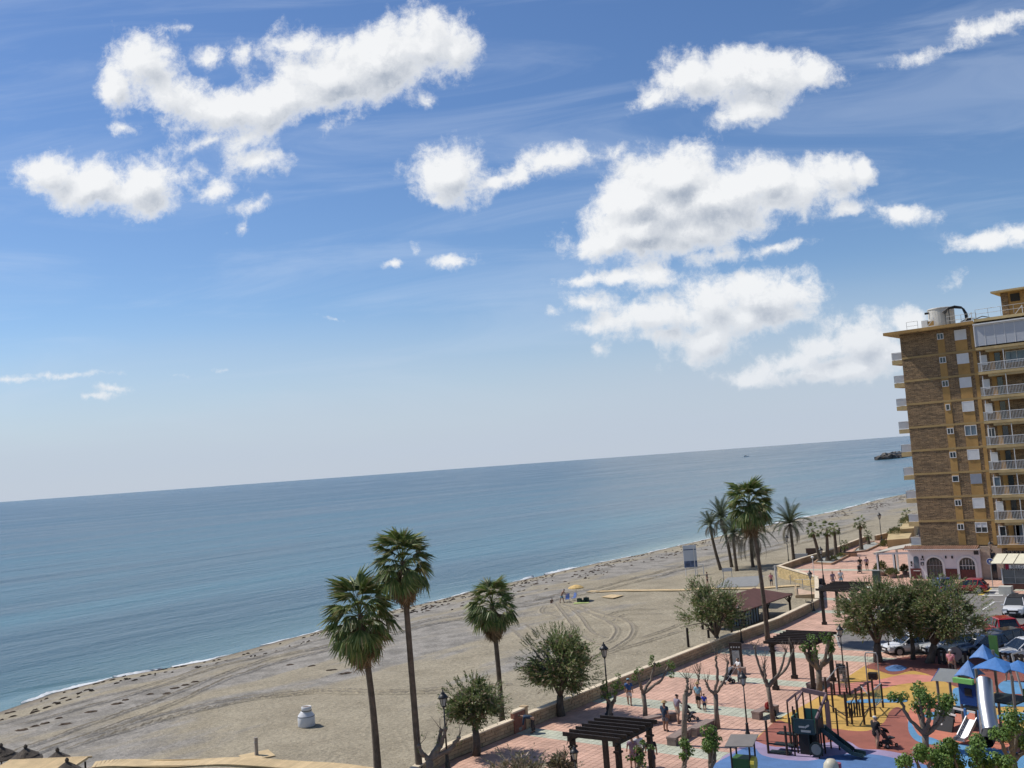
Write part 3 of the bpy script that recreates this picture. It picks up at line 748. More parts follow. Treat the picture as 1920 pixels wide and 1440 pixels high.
SHUTTER = mat('white_roller_shutter', (.72, .73, .74), .5, .04, 2)
GLASSD = mat('dark_window_glass', (.025, .035, .045), .08, 0, spec=.7)
GLASSB = mat('blue_tinted_glass', (.12, .17, .22), .1, .2, 1, spec=.7)
DARKM = mat('dark_interior', (.03, .028, .026), .8, 0)
BX0, BYF, BXR, BTOP = -41.0 + .95, 124.2, -24.0, 29.3
bld = thing('apartment_tower', 'tall brown stone-clad apartment tower with ochre bands and white balconies', 'building', (BX0, BYF, 0))
def bl(x, y, z): return (x - BX0, y - BYF, z)
NF = 9; Z0 = 3.87; FHt = (29.15 - Z0) / NF
q = MB(); q.box(bl((BX0 + BXR) / 2, BYF + 9, (BTOP + 0) / 2), (BXR - BX0, 18, BTOP)); q.build('wall', SLATE, bld)
q = MB()
for f in range(NF):
    z = Z0 + f * FHt + .02
    if f: q.box(bl((BX0 - 31.6) / 2 - .01, BYF - .02, z), (-31.6 - BX0, .06, .24))
q.build('floor_band', mat('band_concrete', (.40, .275, .12), .85, .1, .8), bld)
# ochre strips under each window column
for xa, xb, nm in ((-35.72, -34.92, 's'), (-33.72, -32.40, 'b')):
    q = MB(); q.box(bl((xa + xb) / 2, BYF - .012, (Z0 + BTOP - .9) / 2), (xb - xa, .05, BTOP - .9 - Z0)); q.build('ochre_panel', OCHRE, bld)
q = MB(); q.box(bl(-31.75, BYF - .016, (Z0 + BTOP) / 2), (.42, .05, BTOP - Z0)); q.build('ochre_panel', OCHRE, bld)
def window(parent, x, z, w, h, y, style='dark', panes=2):
    """one window: recess frame proud of the wall, panes or a closed shutter"""
    fr = MB(); t = .07
    for sx in (-1, 1): fr.box(bl(x + sx * (w / 2 - t / 2), y - .06, z), (t, .10, h))
    for sz in (-1, 1): fr.box(bl(x, y - .063, z + sz * (h / 2 - t / 2)), (w - 2 * t, .10, t))
    for k in range(1, panes): fr.box(bl(x - w / 2 + w * k / panes, y - .062, z), (.06, .09, h - 2 * t))
    fr = fr.build('window_frame', BWHITE, parent)
    g_ = MB()
    if style == 'shutter':
        n = int(h / .11)
        for k in range(n): g_.box(bl(x, y - .072 - .006 * (k % 2), z - h / 2 + (k + .5) * h / n), (w - .04, .04, h / n))
        g_.build('roller_shutter', SHUTTER, fr)
    elif style == 'half':
        g_.box(bl(x, y - .045, z), (w - .1, .02, h - .1)); g_.build('pane', GLASSD, fr)
        g2 = MB(); g2.box(bl(x, y - .058, z + h * .22), (w - .16, .02, h * .42)); g2.build('roller_shutter', SHUTTER, fr)
    elif style == 'blue':
        g_.box(bl(x, y - .045, z), (w - .1, .02, h - .1)); g_.build('pane', GLASSB, fr)
    else:
        g_.box(bl(x, y - .045, z), (w - .1, .02, h - .1)); g_.build('pane', GLASSD, fr)
big = ['shutter', 'shutter', 'shutter', 'shutter', 'blue', 'shutter', 'blueshut', 'shutter', 'half']
BLUESH = mat('blue_grey_shutter', (.27, .30, .36), .5, .04, 2)
for r_ in range(NF):
    zc = BTOP - .95 - r_ * FHt
    st = big[r_]
    if st == 'blueshut':
        q = MB(); q.box(bl(-33.06, BYF - .05, zc - .02), (1.25, .06, 1.15)); q.build('roller_shutter', BLUESH, bld)
    else: window(bld, -33.06, zc - .02, 1.32, 1.2, BYF, st, 1 if st == 'shutter' else 2)
    window(bld, -35.32, zc + (.08 if r_ else .1), .74 if r_ != 3 else .5, .72, BYF, 'dark', 2 if r_ not in (3, 6) else 1)
# roof slab and its rim
q = MB(); q.box(bl((-41.5 - 31.2) / 2, BYF + 8.5, BTOP + .13), (10.3, 19.6, .24)); q.build('roof_slab', OCHREL, bld)
q = MB(); q.box(bl((-41.5 - 31.2) / 2, BYF - 1.32, BTOP + .16), (10.34, .06, .34)); q.box(bl(-41.53, BYF + 8.5, BTOP + .16), (.06, 19.7, .34)); q.build('roof_fascia', OCHRE, bld)
q = MB(); q.box(bl((-31.2 + BXR) / 2, BYF + 7, BTOP + .35), (BXR + 31.2, 16, .3)); q.build('roof_slab', OCHREL, bld)

def railing(name, a, b, z0, h, parent, gap=.12, bar=.03, m=None):
    """upright bars between two rails, from a to b"""
    q = MB(); a = Vector((*a, 0)); b = Vector((*b, 0)); L = (b - a).length; n = max(2, int(L / gap))
    up = Vector((0, 0, 1))
    q.beam(a + up * (z0 + h), b + up * (z0 + h), .06, .06); q.beam(a + up * (z0 + .08), b + up * (z0 + .08), .04, .04)
    for k in range(n + 1): p = a.lerp(b, k / n); q.beam(p + up * (z0 + .08), p + up * (z0 + h), bar, bar)
    return q.build(name, m or BWHITE, parent)
# balconies on the right part of the face
ys_b = BYF - 1.75
for r_ in range(NF):
    zs = Z0 + (NF - 1 - r_) * FHt    # floor of this storey
    zb = zs - .02
    x0 = -31.15
    bal = MB(); bal.box(bl((x0 + BXR) / 2, BYF - .875, zb - .02), (BXR - x0, 1.75, .30)); bal.box(bl((x0 + 1.0 + BXR) / 2, BYF - .84, zb - .32), (BXR - x0 - 1.0, 1.6, .30))
    bo = bal.build('balcony', OCHREL if r_ != 8 else OCHRE, bld)
    def rail_at(z, par):
        a0 = bl(x0 + .05, BYF - .02, 0)[:2]; a1 = bl(x0 + .05, ys_b + .05, 0)[:2]; a2 = bl(BXR, ys_b + .05, 0)[:2]
        railing('railing', a1, a2, z, 1.0, par, .15); railing('railing', a0, a1, z, 1.0, par, .11)
        q = MB(); q.box(((a0[0] + a1[0]) / 2 + .02, (a0[1] + a1[1]) / 2, z + .55), (.015, 1.6, .85)); q.build('side_panel', BWHITE, par)
    if r_ > 0:
        rail_at(zb + .13, bo)
        for xx in (-30.75, -28.3, -25.6):
            q = MB(); q.beam(bl(xx, ys_b + .10, zb + .13), bl(xx, ys_b + .10, zb + FHt - .35), .07, .07); q.build('post', BWHITE, bo)
        # recess details behind the railing: side window, door
        window(bo, -30.85, zb + 1.55, .8, 1.15, BYF, 'shutter' if r_ in (1, 2, 3, 5, 7) else ('dark' if r_ in (4, 8) else 'blue'), 1 if r_ != 4 else 2)
        q = MB(); q.box(bl(-29.95, BYF - .02, zb + 1.3), (.5, .05, 2.3)); q.build('ochre_panel', OCHRE, bo)
        q = MB(); q.box(bl(-29.35, BYF - .035, zb + 1.2), (.55, .04, 2.05)); q.build('door', GLASSD, bo)
        if r_ == 1: window(bo, -27.3, zb + 1.6, 2.4, 1.3, BYF, 'blue', 2)
        if r_ == 8:
            window(bo, -29.0, zb + 1.25, .95, 2.1, BYF, 'blue', 1)
        q = MB(); q.box(bl(-24.9, BYF - .03, zb + 1.2), (1.0, .04, 2.05)); q.build('door', GLASSD, bo)
        # lamp bracket under the slab edge
        q = MB(); q.box(bl(-29.3, ys_b + .25, zb - .21), (.7, .05, .05)); q.build('awning_arm', BWHITE, bo)
    else:
        rail = MB()
        for k in range(7):
            xx = x0 + .1 + k * 1.05; rail.box(bl(xx, ys_b + .04, zb + 1.42), (.05, .06, 2.3))
        rail.box(bl((x0 + BXR) / 2, ys_b + .04, zb + 2.62), (BXR - x0, .12, .10)); rail.box(bl(x0 + .04, ys_b + .02, zb + 1.42), (.1, .1, 2.4)); rail.build('glazing_frame', BWHITE, bo)
        PALE = mat('pale_blind', (.50, .52, .56), .6, .03, 1)
        for k in range(7):
            q = MB(); q.box(bl(x0 + .62 + k * 1.05, ys_b + .05, zb + 1.42), (.99, .03, 2.26)); q.build('blind_panel', PALE, bo)
        q = MB(); q.box(bl(x0 + .05, BYF - .86, zb + 1.42), (.04, 1.64, 2.26)); q.build('side_panel', BWHITE, bo)
        q = MB(); q.box(bl((x0 + BXR) / 2, BYF - .95, zb + 2.78), (BXR - x0, 2.0, .16)); q.build('top_cover', BWHITE, bo)
# small furniture seen on two balconies
r_, zt = 6, Z0 + 2 * FHt
# balconies on the sea side
for r_ in range(NF):
    zs = Z0 + (NF - 1 - r_) * FHt - .45
    q = MB(); q.box(bl(BX0 - .66, BYF + 1.9, zs + .1), (1.32, 3.2, .52)); bo = q.build('balcony', OCHREL, bld)
    c = [bl(BX0 - 1.28, BYF + .33, 0)[:2], bl(BX0, BYF + .33, 0)[:2], bl(BX0 - 1.28, BYF + 3.4, 0)[:2]]
    railing('railing', c[0], c[1], zs + .36, .92, bo, .14); railing('railing', c[0], c[2], zs + .36, .92, bo, .2)
    q = MB(); q.box(bl(BX0 - .64, BYF + .36, zs + .82), (1.22, .015, .8)); q.build('side_panel', BWHITE, bo)
# things on the roof
RUST = mat('weathered_white_metal', (.62, .60, .55), .6, .16, 1.4, bump=.01)
BLACKP = mat('black_pipe', (.02, .02, .022), .5, 0)
tk = thing('water_tank', 'large round white tank with black pipes standing on the tower roof', 'tank', (-35.9, 127.5, BTOP + .25))
q = MB(); q.lathe([(1.5, 0), (1.5, 2.45), (1.56, 2.45), (1.56, 2.55), (1.5, 2.6), (.2, 2.75)], n=28); q.build('tank_body', RUST, tk)
q = MB()
for k in range(4):
    o = k * .09
    q.tube([(.6 + o, -1.6, 1.9 - o), (1.3, -1.62, 2.35 - o * .5), (2.0, -1.4, 2.5 - o), (2.7 + o, -1.2, 2.3 - o), (3.0 + o, -1.2, 1.4), (3.05 + o, -1.2, .2)], .055, 6)
q.tube([(.9, -1.6, .1), (.9, -1.6, 2.0)], .05, 6); q.tube([(1.35, -1.6, .1), (1.35, -1.6, 2.2)], .06, 6); q.build('pipes', BLACKP, tk)
q = MB(); q.box((-1.5, -1.7, .75), (.7, .5, .9)); q.build('control_box', BWHITE, tk)
q = MB(); q.box((-.75, -1.75, .55), (.75, .3, .95)); q.build('warning_box', OCHRE, tk)
q = MB(); q.box((-1.35, -1.1, 2.1), (.5, .08, .25)); q.build('plate', DARKM, tk)
rl = thing('roof_railing', 'thin grey safety railing with slanting struts along the tower roof edge', 'railing', (0, 0, 0))
GREY = mat('galvanised_steel', (.42, .42, .41), .5, .06, 3, metal=.3)
q = MB()
for (xa, xb, y, z) in ((-38.9, -37.6, 123.6, 29.55), (-34.3, -31.0, 123.6, 29.55), (-31.0, -24.2, 123.4, 29.85)):
    for h in (.55, 1.05): q.tube([(xa, y, z + h), (xb, y, z + h)], .025, 5)
    n = max(1, int((xb - xa) / 1.3))
    for k in range(n + 1): q.tube([(xa + (xb - xa) * k / n, y, z), (xa + (xb - xa) * k / n, y, z + 1.05)], .025, 5)
q.build('rail', GREY, rl)
q = MB()
for x in (-36.6, -32.4, -27.0): q.beam((x, 123.7, 29.7), (x + .9, 123.7, 30.7), .06, .06); q.beam((x + .9, 123.7, 29.7), (x + .9, 123.7, 30.75), .07, .07); q.beam((x - .4, 123.7, 29.75), (x + 1.0, 123.7, 29.75), .05, .1)
q.build('strut', BWHITE, rl)
ph = thing('roof_penthouse', 'yellow rooftop plant room with stone corner pier and thin flat roof', 'building', (-28.9, 127, 29.6))
q = MB(); q.box((3.9, 2.5, 1.6), (6.6, 5, 3.2)); q.build('wall', OCHRE, ph)
q = MB(); q.box((.35, .3, 1.6), (.75, .8, 3.2)); q.build('stone_pier', SLATE, ph)
q = MB(); q.box((3.4, 2.2, 3.32), (8.4, 7, .22)); q.build('roof_slab', OCHREL, ph)
q = MB(); q.box((1.5, -.04, 2.5), (1.0, .1, .9)); q.build('vent_opening', DARKM, ph)
cb = thing('roof_cables', 'bundle of black cables lying along the tower roof behind the railing', 'cable', (-33, 124.6, 29.7))
q = MB()
for k in range(3): q.tube([(0, k * .1, .2), (.7, k * .1, .45), (1.6, .1 + k * .1, .3), (2.4, k * .1, .5), (3.2, k * .1, .25)], .05, 5)
q.box((1.0, 0, .3), (.3, .3, .4)); q.build('cable', BLACKP, cb)

# ---- white restaurant with arches in front of the tower
WW = mat('white_stucco', (.74, .70, .71), .85, .05, 1.0, fine=.04, bump=.01, bscale=8)
DADO = mat('dark_red_tile', (.13, .035, .03), .5, .15, 3)
RT_ = mat('roof_tile', (.34, .19, .125), .85, .2, 3, orand=.15)
RY = 123.35
rest = thing('restaurant_house', 'low white restaurant with two big arches and clay tiled eave under the tower', 'building', (-41.4, RY, 0))
def rl_(x, z, y=0): return (x + 41.4, y, z)
def arch_pts(cx, w, h, n=14, z0=0.0):
    r = w / 2; pts = [(cx - r, z0)]
    for k in range(n + 1):
        an = PI - PI * k / n; pts.append((cx + r * math.cos(an), z0 + h - r * .92 + r * .92 * math.sin(an)))
    pts.append((cx + r, z0)); return pts
A1, A2 = (-38.5, 1.85, 2.5), (-34.85, 1.75, 2.5)
def wall_with_arches():
    q = MB()
    # panels between the openings, and a strip above with the arch cut as polygon faces
    segs = [(-41.4, -39.425), (-37.575, -35.725), (-33.975, -33.35)]
    for a, b in segs: q.box(rl_((a + b) / 2, 1.7, .15), (b - a, .3, 3.4))
    for cx, w, h in (A1, A2):
        ap = arch_pts(cx, w, h)[1:-1]
        for (x1, z1), (x2, z2) in zip(ap, ap[1:]): q.prismy([(x1 + 41.4, z1), (x2 + 41.4, z2), (x2 + 41.4, 3.4), (x1 + 41.4, 3.4)], 0, .3)
    return q
wall_with_arches().build('wall', WW, rest)
for cx, w, h in (A1, A2):
    q = MB(); o = arch_pts(cx, w + .5, h + .22); i_ = arch_pts(cx, w - .02, h)
    for k in range(len(o) - 1): q.prismy([(o[k][0] + 41.4, o[k][1]), (o[k + 1][0] + 41.4, o[k + 1][1]), (i_[k + 1][0] + 41.4, i_[k + 1][1]), (i_[k][0] + 41.4, i_[k][1])], -.06, .0)
    q.build('arch_surround', BWHITE, rest)
    q = MB(); q.prismy([(x + 41.4, z) for x, z in arch_pts(cx, w - .02, h)], .2, .25); gl = q.build('arch_glass', GLASSD, rest)
    q = MB()
    for k in range(1, 5): x = cx - w / 2 + w * k / 5; q.box(rl_(x, 1.15, .16), (.04, .04, 2.2))
    q.box(rl_(cx, 1.55, .155), (w - .06, .05, .06)); q.build('glazing_bar', mat('frame_grey', (.30, .30, .30), .5, 0) if cx < -37 else BWHITE, rest)
q = MB(); q.box(rl_(-34.85, .55, .1), (1.7, .05, 1.1)); q.build('door_panel', DADO, rest)
q = MB(); q.box(rl_(-40.7, .6, -.03), (1.25, .06, 1.2)); q.box(rl_(-36.65, .6, -.03), (1.3, .06, 1.2)); q.build('dado', DADO, rest)
q = MB(); q.prismy([(x + 41.4, z) for x, z in arch_pts(-40.55, .62, 1.7, 10, .95)], -.035, -.015); wn = q.build('narrow_arched_window', GLASSB, rest)
q = MB(); q.box(rl_(-40.55, .93, -.06), (.8, .14, .06)); q.build('sill', BWHITE, rest)
tb_ = MB(); tb_.tube([(0, 0, 0), (0, -.95, -.3)], [.095, .11], 7); tme = tb_.mesh('roof_tile', RT_, True)
q = MB(); q.beam((-.4 + .2, -.36, 3.52), (8.2, -.36, 3.52), 1.0, .08); ev = q.build('eave_board', BWHITE, rest)
for k in range(36): put('roof_tile', tme, rest, (-.25 + k * .235, .12, 3.82), (0, 0, 0))
for x in (-41.1, -39.75, -37.1, -36.4): 
    q = MB(); q.box(rl_(x, 2.55 if x > -41 else 1.9, -.1), (.14, .14, .3)); q.build('wall_lantern', DARKM, rest)
SIGNB = mat('dark_sign', (.03, .03, .035), .5, 0)
for (x, z, w, h) in ((-39.85, 1.75, .42, .36), (-39.95, 2.25, .12, .16), (-39.7, 2.25, .12, .16), (-33.72, 3.05, .5, .42), (-41.15, 1.9, .16, .2), (-41.15, 1.55, .16, .2)):
    q = MB(); q.box(rl_(x, z, -.04), (w, .04, h)); so_ = q.build('sign_plate', SIGNB, rest)
q = MB(); q.box(rl_(-39.85, 1.72, -.065), (.2, .01, .12)); q.build('sign_print', BWHITE, rest)
# stone bay to the right of the arches
BEIGE = mat('beige_travertine', (.45, .36, .28), .75, .09, 1.4, fine=.06, orand=.06)
bay = thing('stone_shopfront', 'beige stone bay with tall dark doorway between restaurant and awning', 'building', (-33.35, RY + .3, 0))
for r_ in range(7):
    for (x0, x1) in ((.0, 1.05), (1.62, 2.35)):
        q = MB(); q.box(((x0 + x1) / 2, .1, .27 + r_ * .535), (x1 - x0 - .012, .3, .522)); q.build('stone_panel', BEIGE, bay)
q = MB(); q.box((1.33, .12, 3.4), (.58, .28, .75)); q.build('lintel', BEIGE, bay)
q = MB(); q.box((1.33, .15, 1.5), (.56, .1, 3.0)); q.build('door', GLASSD, bay)
q = MB(); q.box((3.6, .3, 1.75), (2.4, .1, 3.4)); q.build('shop_window', GLASSD, bay)
q = MB()
for x in (2.42, 3.3, 4.2): q.box((x, .22, 1.6), (.06, .06, 3.2))
for k in range(6): q.beam((2.4 + k * .4, .23, 2.75), (2.8 + k * .4, .23, 3.3), .03, .03); q.beam((2.4 + k * .4, .23, 3.3), (2.8 + k * .4, .23, 2.75), .03, .03)
q.box((3.6, .22, 2.7), (2.4, .05, .06)); q.build('window_bars', GREY, bay)

# ---- terrace with cream awning at the right edge
AWN = mat('cream_awning', (.74, .69, .52), .8, .05, 1.5); DSTR = mat('awning_seam', (.22, .18, .12), .8, 0)
AX0, AY0 = -29.4, 116.4
ter = thing('cafe_terrace', 'glazed cafe terrace under a cream striped awning with a lettered banner', 'terrace', (AX0, AY0, 0))
q = MB(); q.box((4.5, 1.8, .28), (9, 3.6, .56)); q.build('plinth', mat('dark_wood_boards', (.10, .035, .025), .6, .3, 4, bump=.01), ter)
q = MB()
for k in range(7): q.box((k * 1.2, .05, 1.3), (.06, .06, 1.5))
q.box((4.2, .05, 2.05), (8.4, .07, .07)); q.box((4.2, .05, 1.2), (8.4, .04, .03)); q.box((4.2, .05, .6), (8.4, .07, .06)); q.build('glazing_frame', GREY, ter)
q = MB(); q.box((4.2, .06, 1.33), (8.4, .015, 1.4)); q.build('windbreak_glass', mat('clear_screen_glass', (.16, .17, .17), .15, .2, 1.5, spec=.6), ter)
q = MB(); q.box((-.04, .5, 1.35), (.10, 1.2, 1.6)); q.build('end_panel', BWHITE, ter)
q = MB()
n = 8
for k in range(n):
    x0 = -1.0 + k * 1.15; x1 = x0 + 1.1
    q.add([(x0, -.35, 2.75), (x1, -.35, 2.75), (x1 + .0, 2.6, 3.45), (x0 + .0, 2.6, 3.45), (x0, -.35, 2.70), (x1, -.35, 2.70), (x1, 2.6, 3.4), (x0, 2.6, 3.4)], [(0, 1, 2, 3), (7, 6, 5, 4), (0, 4, 5, 1), (1, 5, 6, 2), (3, 2, 6, 7), (0, 3, 7, 4)])
q.build('awning_cloth', AWN, ter)
q = MB()
for k in range(n + 1): x0 = -1.025 + k * 1.15; q.beam((x0, -.36, 2.76), (x0, 2.6, 3.46), .05, .05)
q.build('awning_arm', DSTR, ter)
q = MB(); q.box((4.1, -.02, 2.38), (7.0, .03, .42)); ban = q.build('banner', BWHITE, ter)
q = MB(); q.box((.55, -.05, 2.4), (.34, .03, .62)); q.build('red_pennant', mat('red_cloth', (.35, .02, .05), .7, 0), ter)
q = MB()
for k in range(20): q.box((.2 + k * .24, -.03, 2.08), (.12, .02, .10))
q.build('banner_edge', SIGNB, ter)
cu = bpy.data.curves.new('banner_lettering', 'FONT'); cu.body = 'BELG'; cu.size = .5; cu.extrude = .006; cu.space_character = 1.05
tx = bpy.data.objects.new('banner_lettering', cu); COL.objects.link(tx)
dg = bpy.context.evaluated_depsgraph_get(); tme_ = bpy.data.meshes.new_from_object(tx.evaluated_get(dg)); bpy.data.objects.remove(tx)
tme_.materials.clear(); tme_.materials.append(SIGNB); put('lettering', tme_, ban, (.95, -.045, 2.20), (PI / 2, 0, 0))
pl = thing('concrete_planter', 'square white concrete planter at the end of the zebra crossing', 'planter', (*G(1887, 1114, -.1).xy, -.12))
q = MB(); q.prism([(-.6, -.5), (.6, -.5), (.6, .5), (-.6, .5)], 0, .85); q.build('tub', mat('concrete_tub', (.55, .53, .46), .85, .08, 2), pl)
# seaside pergola with canvas beside the restaurant
px_ = thing('restaurant_pergola', 'white canopy on slender posts over the restaurant terrace towards the sea', 'pergola', (-45.6, 124.0, 0))
for (x, y) in ((0.2, 0), (2.2, 0), (4.0, 0), (.2, 7), (2.2, 7), (4.0, 7)):
    q = MB(); q.box((x, y, 1.4), (.22, .22, 2.8)); q.build('post', BWHITE, px_)
q = MB()
for (x, y) in ((.36, -.1), (2.36, -.1)): q.box((x, y, 1.4), (.12, .1, 2.75))
q.build('drain_pipe', DARKM, px_)
q = MB(); q.beam((-.2, 0, 2.85), (4.4, 0, 2.95), .16, .22); q.beam((-.2, 7, 2.85), (4.4, 7, 2.95), .16, .22); q.beam((.2, -.2, 2.85), (.2, 7.2, 2.85), .14, .2); q.build('beam', BWHITE, px_)
q = MB(); q.add([(-.3, -.2, 2.95), (4.4, -.2, 3.75), (4.4, 7.2, 3.75), (-.3, 7.2, 2.95), (-.3, -.2, 2.9), (4.4, -.2, 3.7), (4.4, 7.2, 3.7), (-.3, 7.2, 2.9)], [(0, 1, 2, 3), (7, 6, 5, 4), (0, 4, 5, 1), (3, 2, 6, 7), (0, 3, 7, 4)]); q.build('canvas', mat('grey_canvas', (.48, .45, .38), .8, .06, 2), px_)
# wall lamp and round blue traffic sign
wl = thing('wall_lamp', 'black lantern on a bracket high on the beige stone bay', 'lamp', (-32.05, RY + .1, 3.5))
q = MB(); q.tube([(0, .2, -.2), (0, -.1, -.35), (0, -.3, 0)], .05, 6); q.build('bracket', BLACKP, wl)
q = MB(); q.lathe([(.12, 0), (.22, .5)], (0, -.3, .05), 6); q.build('glass', BEIGE, wl)
q = MB(); q.lathe([(.28, 0), (.2, .14), (.05, .28), (.03, .38)], (0, -.3, .55), 8); q.build('cap', BLACKP, wl)
sgp = G(1862, 1102.5); sg = thing('traffic_sign', 'round blue parking sign on a grey post by the pink pavement', 'sign', (sgp.x, sgp.y, 0), 0)
q = MB(); q.tube([(0, 0, 0), (0, 0, 3.2)], .04, 8); q.build('post', GREY, sg)
q = MB(); q.tube([(0, -.04, 2.85), (0, -.08, 2.85)], .36, 20); q.build('rim', BWHITE, sg)
q = MB(); q.tube([(0, -.081, 2.85), (0, -.095, 2.85)], .31, 20); q.build('disc', mat('sign_blue', (.02, .05, .25), .5, 0), sg)
q = MB(); q.box((-.03, -.1, 2.87), (.16, .012, .2)); q.box((.08, -.1, 2.78), (.14, .012, .12)); q.box((-.1, -.1, 2.74), (.05, .012, .2)); q.build('symbol', BWHITE, sg)

# ================================================================ VEGETATION
def leafmat(name, c1, c2, c3=None, orand=.12):
    m = bpy.data.materials.new(name); m.use_nodes = True; t = m.node_tree; b = t.nodes['Principled BSDF']; n = NT(t)
    geo = n.n('ShaderNodeNewGeometry'); rp = geo.outputs['Random Per Island']
    c = n.mix(n.ramp(rp, 0, .8, False), c1, c2)
    if c3: c = n.mix(n.ramp(rp, .80, .86, False), c, c3)
    orr = n.n('ShaderNodeObjectInfo').outputs['Random']
    c = n.mix(1.0, c, n.mix(orr, (1 - orand,) * 3, (1 + orand,) * 3), blend='MULTIPLY')
    t.links.new(c, b.inputs['Base Color']); b.inputs['Roughness'].default_value = .5; b.inputs['Specular IOR Level'].default_value = .35
    tr = n.n('ShaderNodeBsdfTranslucent', i={0: c}); mx = n.n('ShaderNodeMixShader', i={0: .28, 1: b.outputs[0], 2: tr.outputs[0]})
    t.links.new(mx.outputs[0], t.nodes['Material Output'].inputs[0]); return m
FROND = leafmat('fan_palm_green', (.06, .105, .024), (.18, .22, .065), (.28, .25, .12), .3)
DEADF = leafmat('dead_palm_frond', (.17, .115, .06), (.30, .22, .13), None, .3)
DATEF = leafmat('date_palm_green', (.06, .085, .045), (.12, .145, .08), None, .25)
DATEDEAD = leafmat('dry_date_frond', (.16, .14, .10), (.25, .22, .16), None, .25)
PTRUNK = mat('palm_bark', (.135, .105, .078), .95, .25, 3, bump=.03, bscale=9, fine=.2)
BARK = mat('tree_bark', (.12, .10, .082), .95, .25, 3, bump=.02, bscale=12, fine=.2)
PBARK = mat('mulberry_bark', (.20, .165, .13), .95, .2, 3, bump=.02, bscale=12, fine=.2)

def fan_frond(seed, stem=1.15, rad=1.0, droop=.35, nseg=22, spread=2.5):
    rr = random.Random(seed); q = MB()
    q.tube([(0, 0, 0), (stem * .5, 0, .06), (stem, 0, 0)], [.03, .022, .015], 3, False)
    for k in range(nseg):
        a = -spread / 2 + spread * k / (nseg - 1)
        L = rad * (1 - .22 * abs(a) / (spread / 2)) * rr.uniform(.85, 1.05)
        d = Vector((math.cos(a), math.sin(a), 0)); s_ = Vector((-d.y, d.x, 0))
        fold = .10 * (1 if k % 2 else -1) * .3
        p0 = Vector((stem, 0, 0)); p1 = p0 + d * L * .55 + Vector((0, 0, -droop * L * .18 - abs(a) * .09 + fold)); p2 = p0 + d * L * rr.uniform(.85, 1.1) + Vector((rr.uniform(-.08, .08), rr.uniform(-.06, .06), -droop * L * .85 - abs(a) * .16))
        w = L * spread / nseg * .42
        tilt = Vector((0, 0, .04 if k % 2 else -.04))
        q.add([p0, p1 + s_ * w + tilt, p1 - s_ * w - tilt, p2 + s_ * w * .25, p2 - s_ * w * .2], [(0, 1, 2), (1, 3, 4, 2)])
    return q
fan_me = [fan_frond(k, 1.15, 1.05, .45 + .12 * k).mesh('fan_frond', FROND) for k in range(4)]
fand_me = [fan_frond(20 + k, .75, 1.05, .5 + .1 * k, 18, 1.5).mesh('dead_frond', DEADF) for k in range(3)]
def feather_frond(seed, L=3.0, arch=.9, m=None):
    rr = random.Random(seed); q = MB(); pts = []
    n = 9
    for i in range(n + 1):
        t = i / n; pts.append(Vector((L * t * (1 - .18 * arch * t), 0, L * (.42 * t - arch * .62 * t * t))))
    q.tube(pts, [.045 * (1 - .8 * i / n) for i in range(n + 1)], 3, False)
    N_ = 30
    for k in range(2, N_):
        t = k / N_; i = min(n - 1, int(t * n)); p = pts[i].lerp(pts[i + 1], t * n - i); tn = (pts[i + 1] - pts[i]).normalized()
        ll = L * .17 * math.sin(PI * min(1, t * .9 + .12)) ** .6 * rr.uniform(.85, 1.1)
        for s_ in (-1, 1):
            d = (tn * .75 + Vector((0, s_ * .75, .22)) + Vector((0, 0, -.25 * t))).normalized()
            w = tn * .035
            q.add([p - w, p + w, p + d * ll + Vector((0, 0, -.08 * ll))], [(0, 1, 2)])
    return q.mesh('date_frond', m)
date_me = [feather_frond(k, 3.0, .55 + .3 * k, DATEF) for k in range(3)]
dated_me = [feather_frond(9, 2.6, 1.35, DATEDEAD)]

def trunk(base, top, r0_, r1_, bend, root, m, flare=1.35, n=10):
    q = MB(); b = Vector(base); t = Vector(top); pts = []; rad = []; K = 16
    for i in range(K + 1):
        s = i / K; p = b.lerp(t, s) + Vector(bend) * math.sin(PI * s)
        pts.append(p); rad.append((r0_ + (r1_ - r0_) * s) * (1 + (flare - 1) * math.exp(-s * 9)) * (1 + .03 * (i % 2)))
    return q.build('trunk', m, root, True) if False else (q.tube(pts, rad, n), q.build('trunk', m, root, True))[1]

def place_frond(me, root, at, az, el, roll=0.0, s=1.0, name=None):
    M = Matrix.Rotation(az, 3, 'Z') @ Matrix.Rotation(-el, 3, 'Y') @ Matrix.Rotation(roll, 3, 'X')
    return put(name or 'frond', me, root, at, M.to_euler(), s)

def fan_palm(label, base, top, r=.24, size=1.0, ngreen=44, ndead=30, skirt=1.7, seed=0, bend=(0, 0, 0), group='tall fan palms', rt=.15):
    rr = random.Random(seed); base = Vector(base); root = thing('fan_palm', label, 'palm tree', base, 0, group)
    T = Vector(top) - base; trunk((0, 0, -.15), T, r, rt, bend, root, PTRUNK)
    ga = 2.39996
    for k in range(ngreen):
        s = k / ngreen; el = math.radians(74 - 118 * s ** .85 + rr.uniform(-9, 9))
        place_frond(rr.choice(fan_me), root, T + Vector((0, 0, .1 - .5 * s)) * size, k * ga + rr.uniform(-.2, .2), el, rr.uniform(-.5, .5), size * rr.uniform(.82, 1.1) * (1 - .12 * math.sin(PI * s)))
    for k in range(ndead):
        s = k / max(1, ndead); el = math.radians(-26 - 56 * s ** .6 + rr.uniform(-10, 10))
        place_frond(rr.choice(fand_me), root, T + Vector((0, 0, -.35 - skirt * .55 * s)) * size, k * ga + rr.uniform(-.3, .3), el, rr.uniform(-.6, .6), size * rr.uniform(.75, 1.05), 'dead_frond')
    return root
bA = G(711, 1490, -.75); bA = Vector((bA.x, bA.y, height(bA.x, bA.y))); tA = beside(675, 1150, bA)
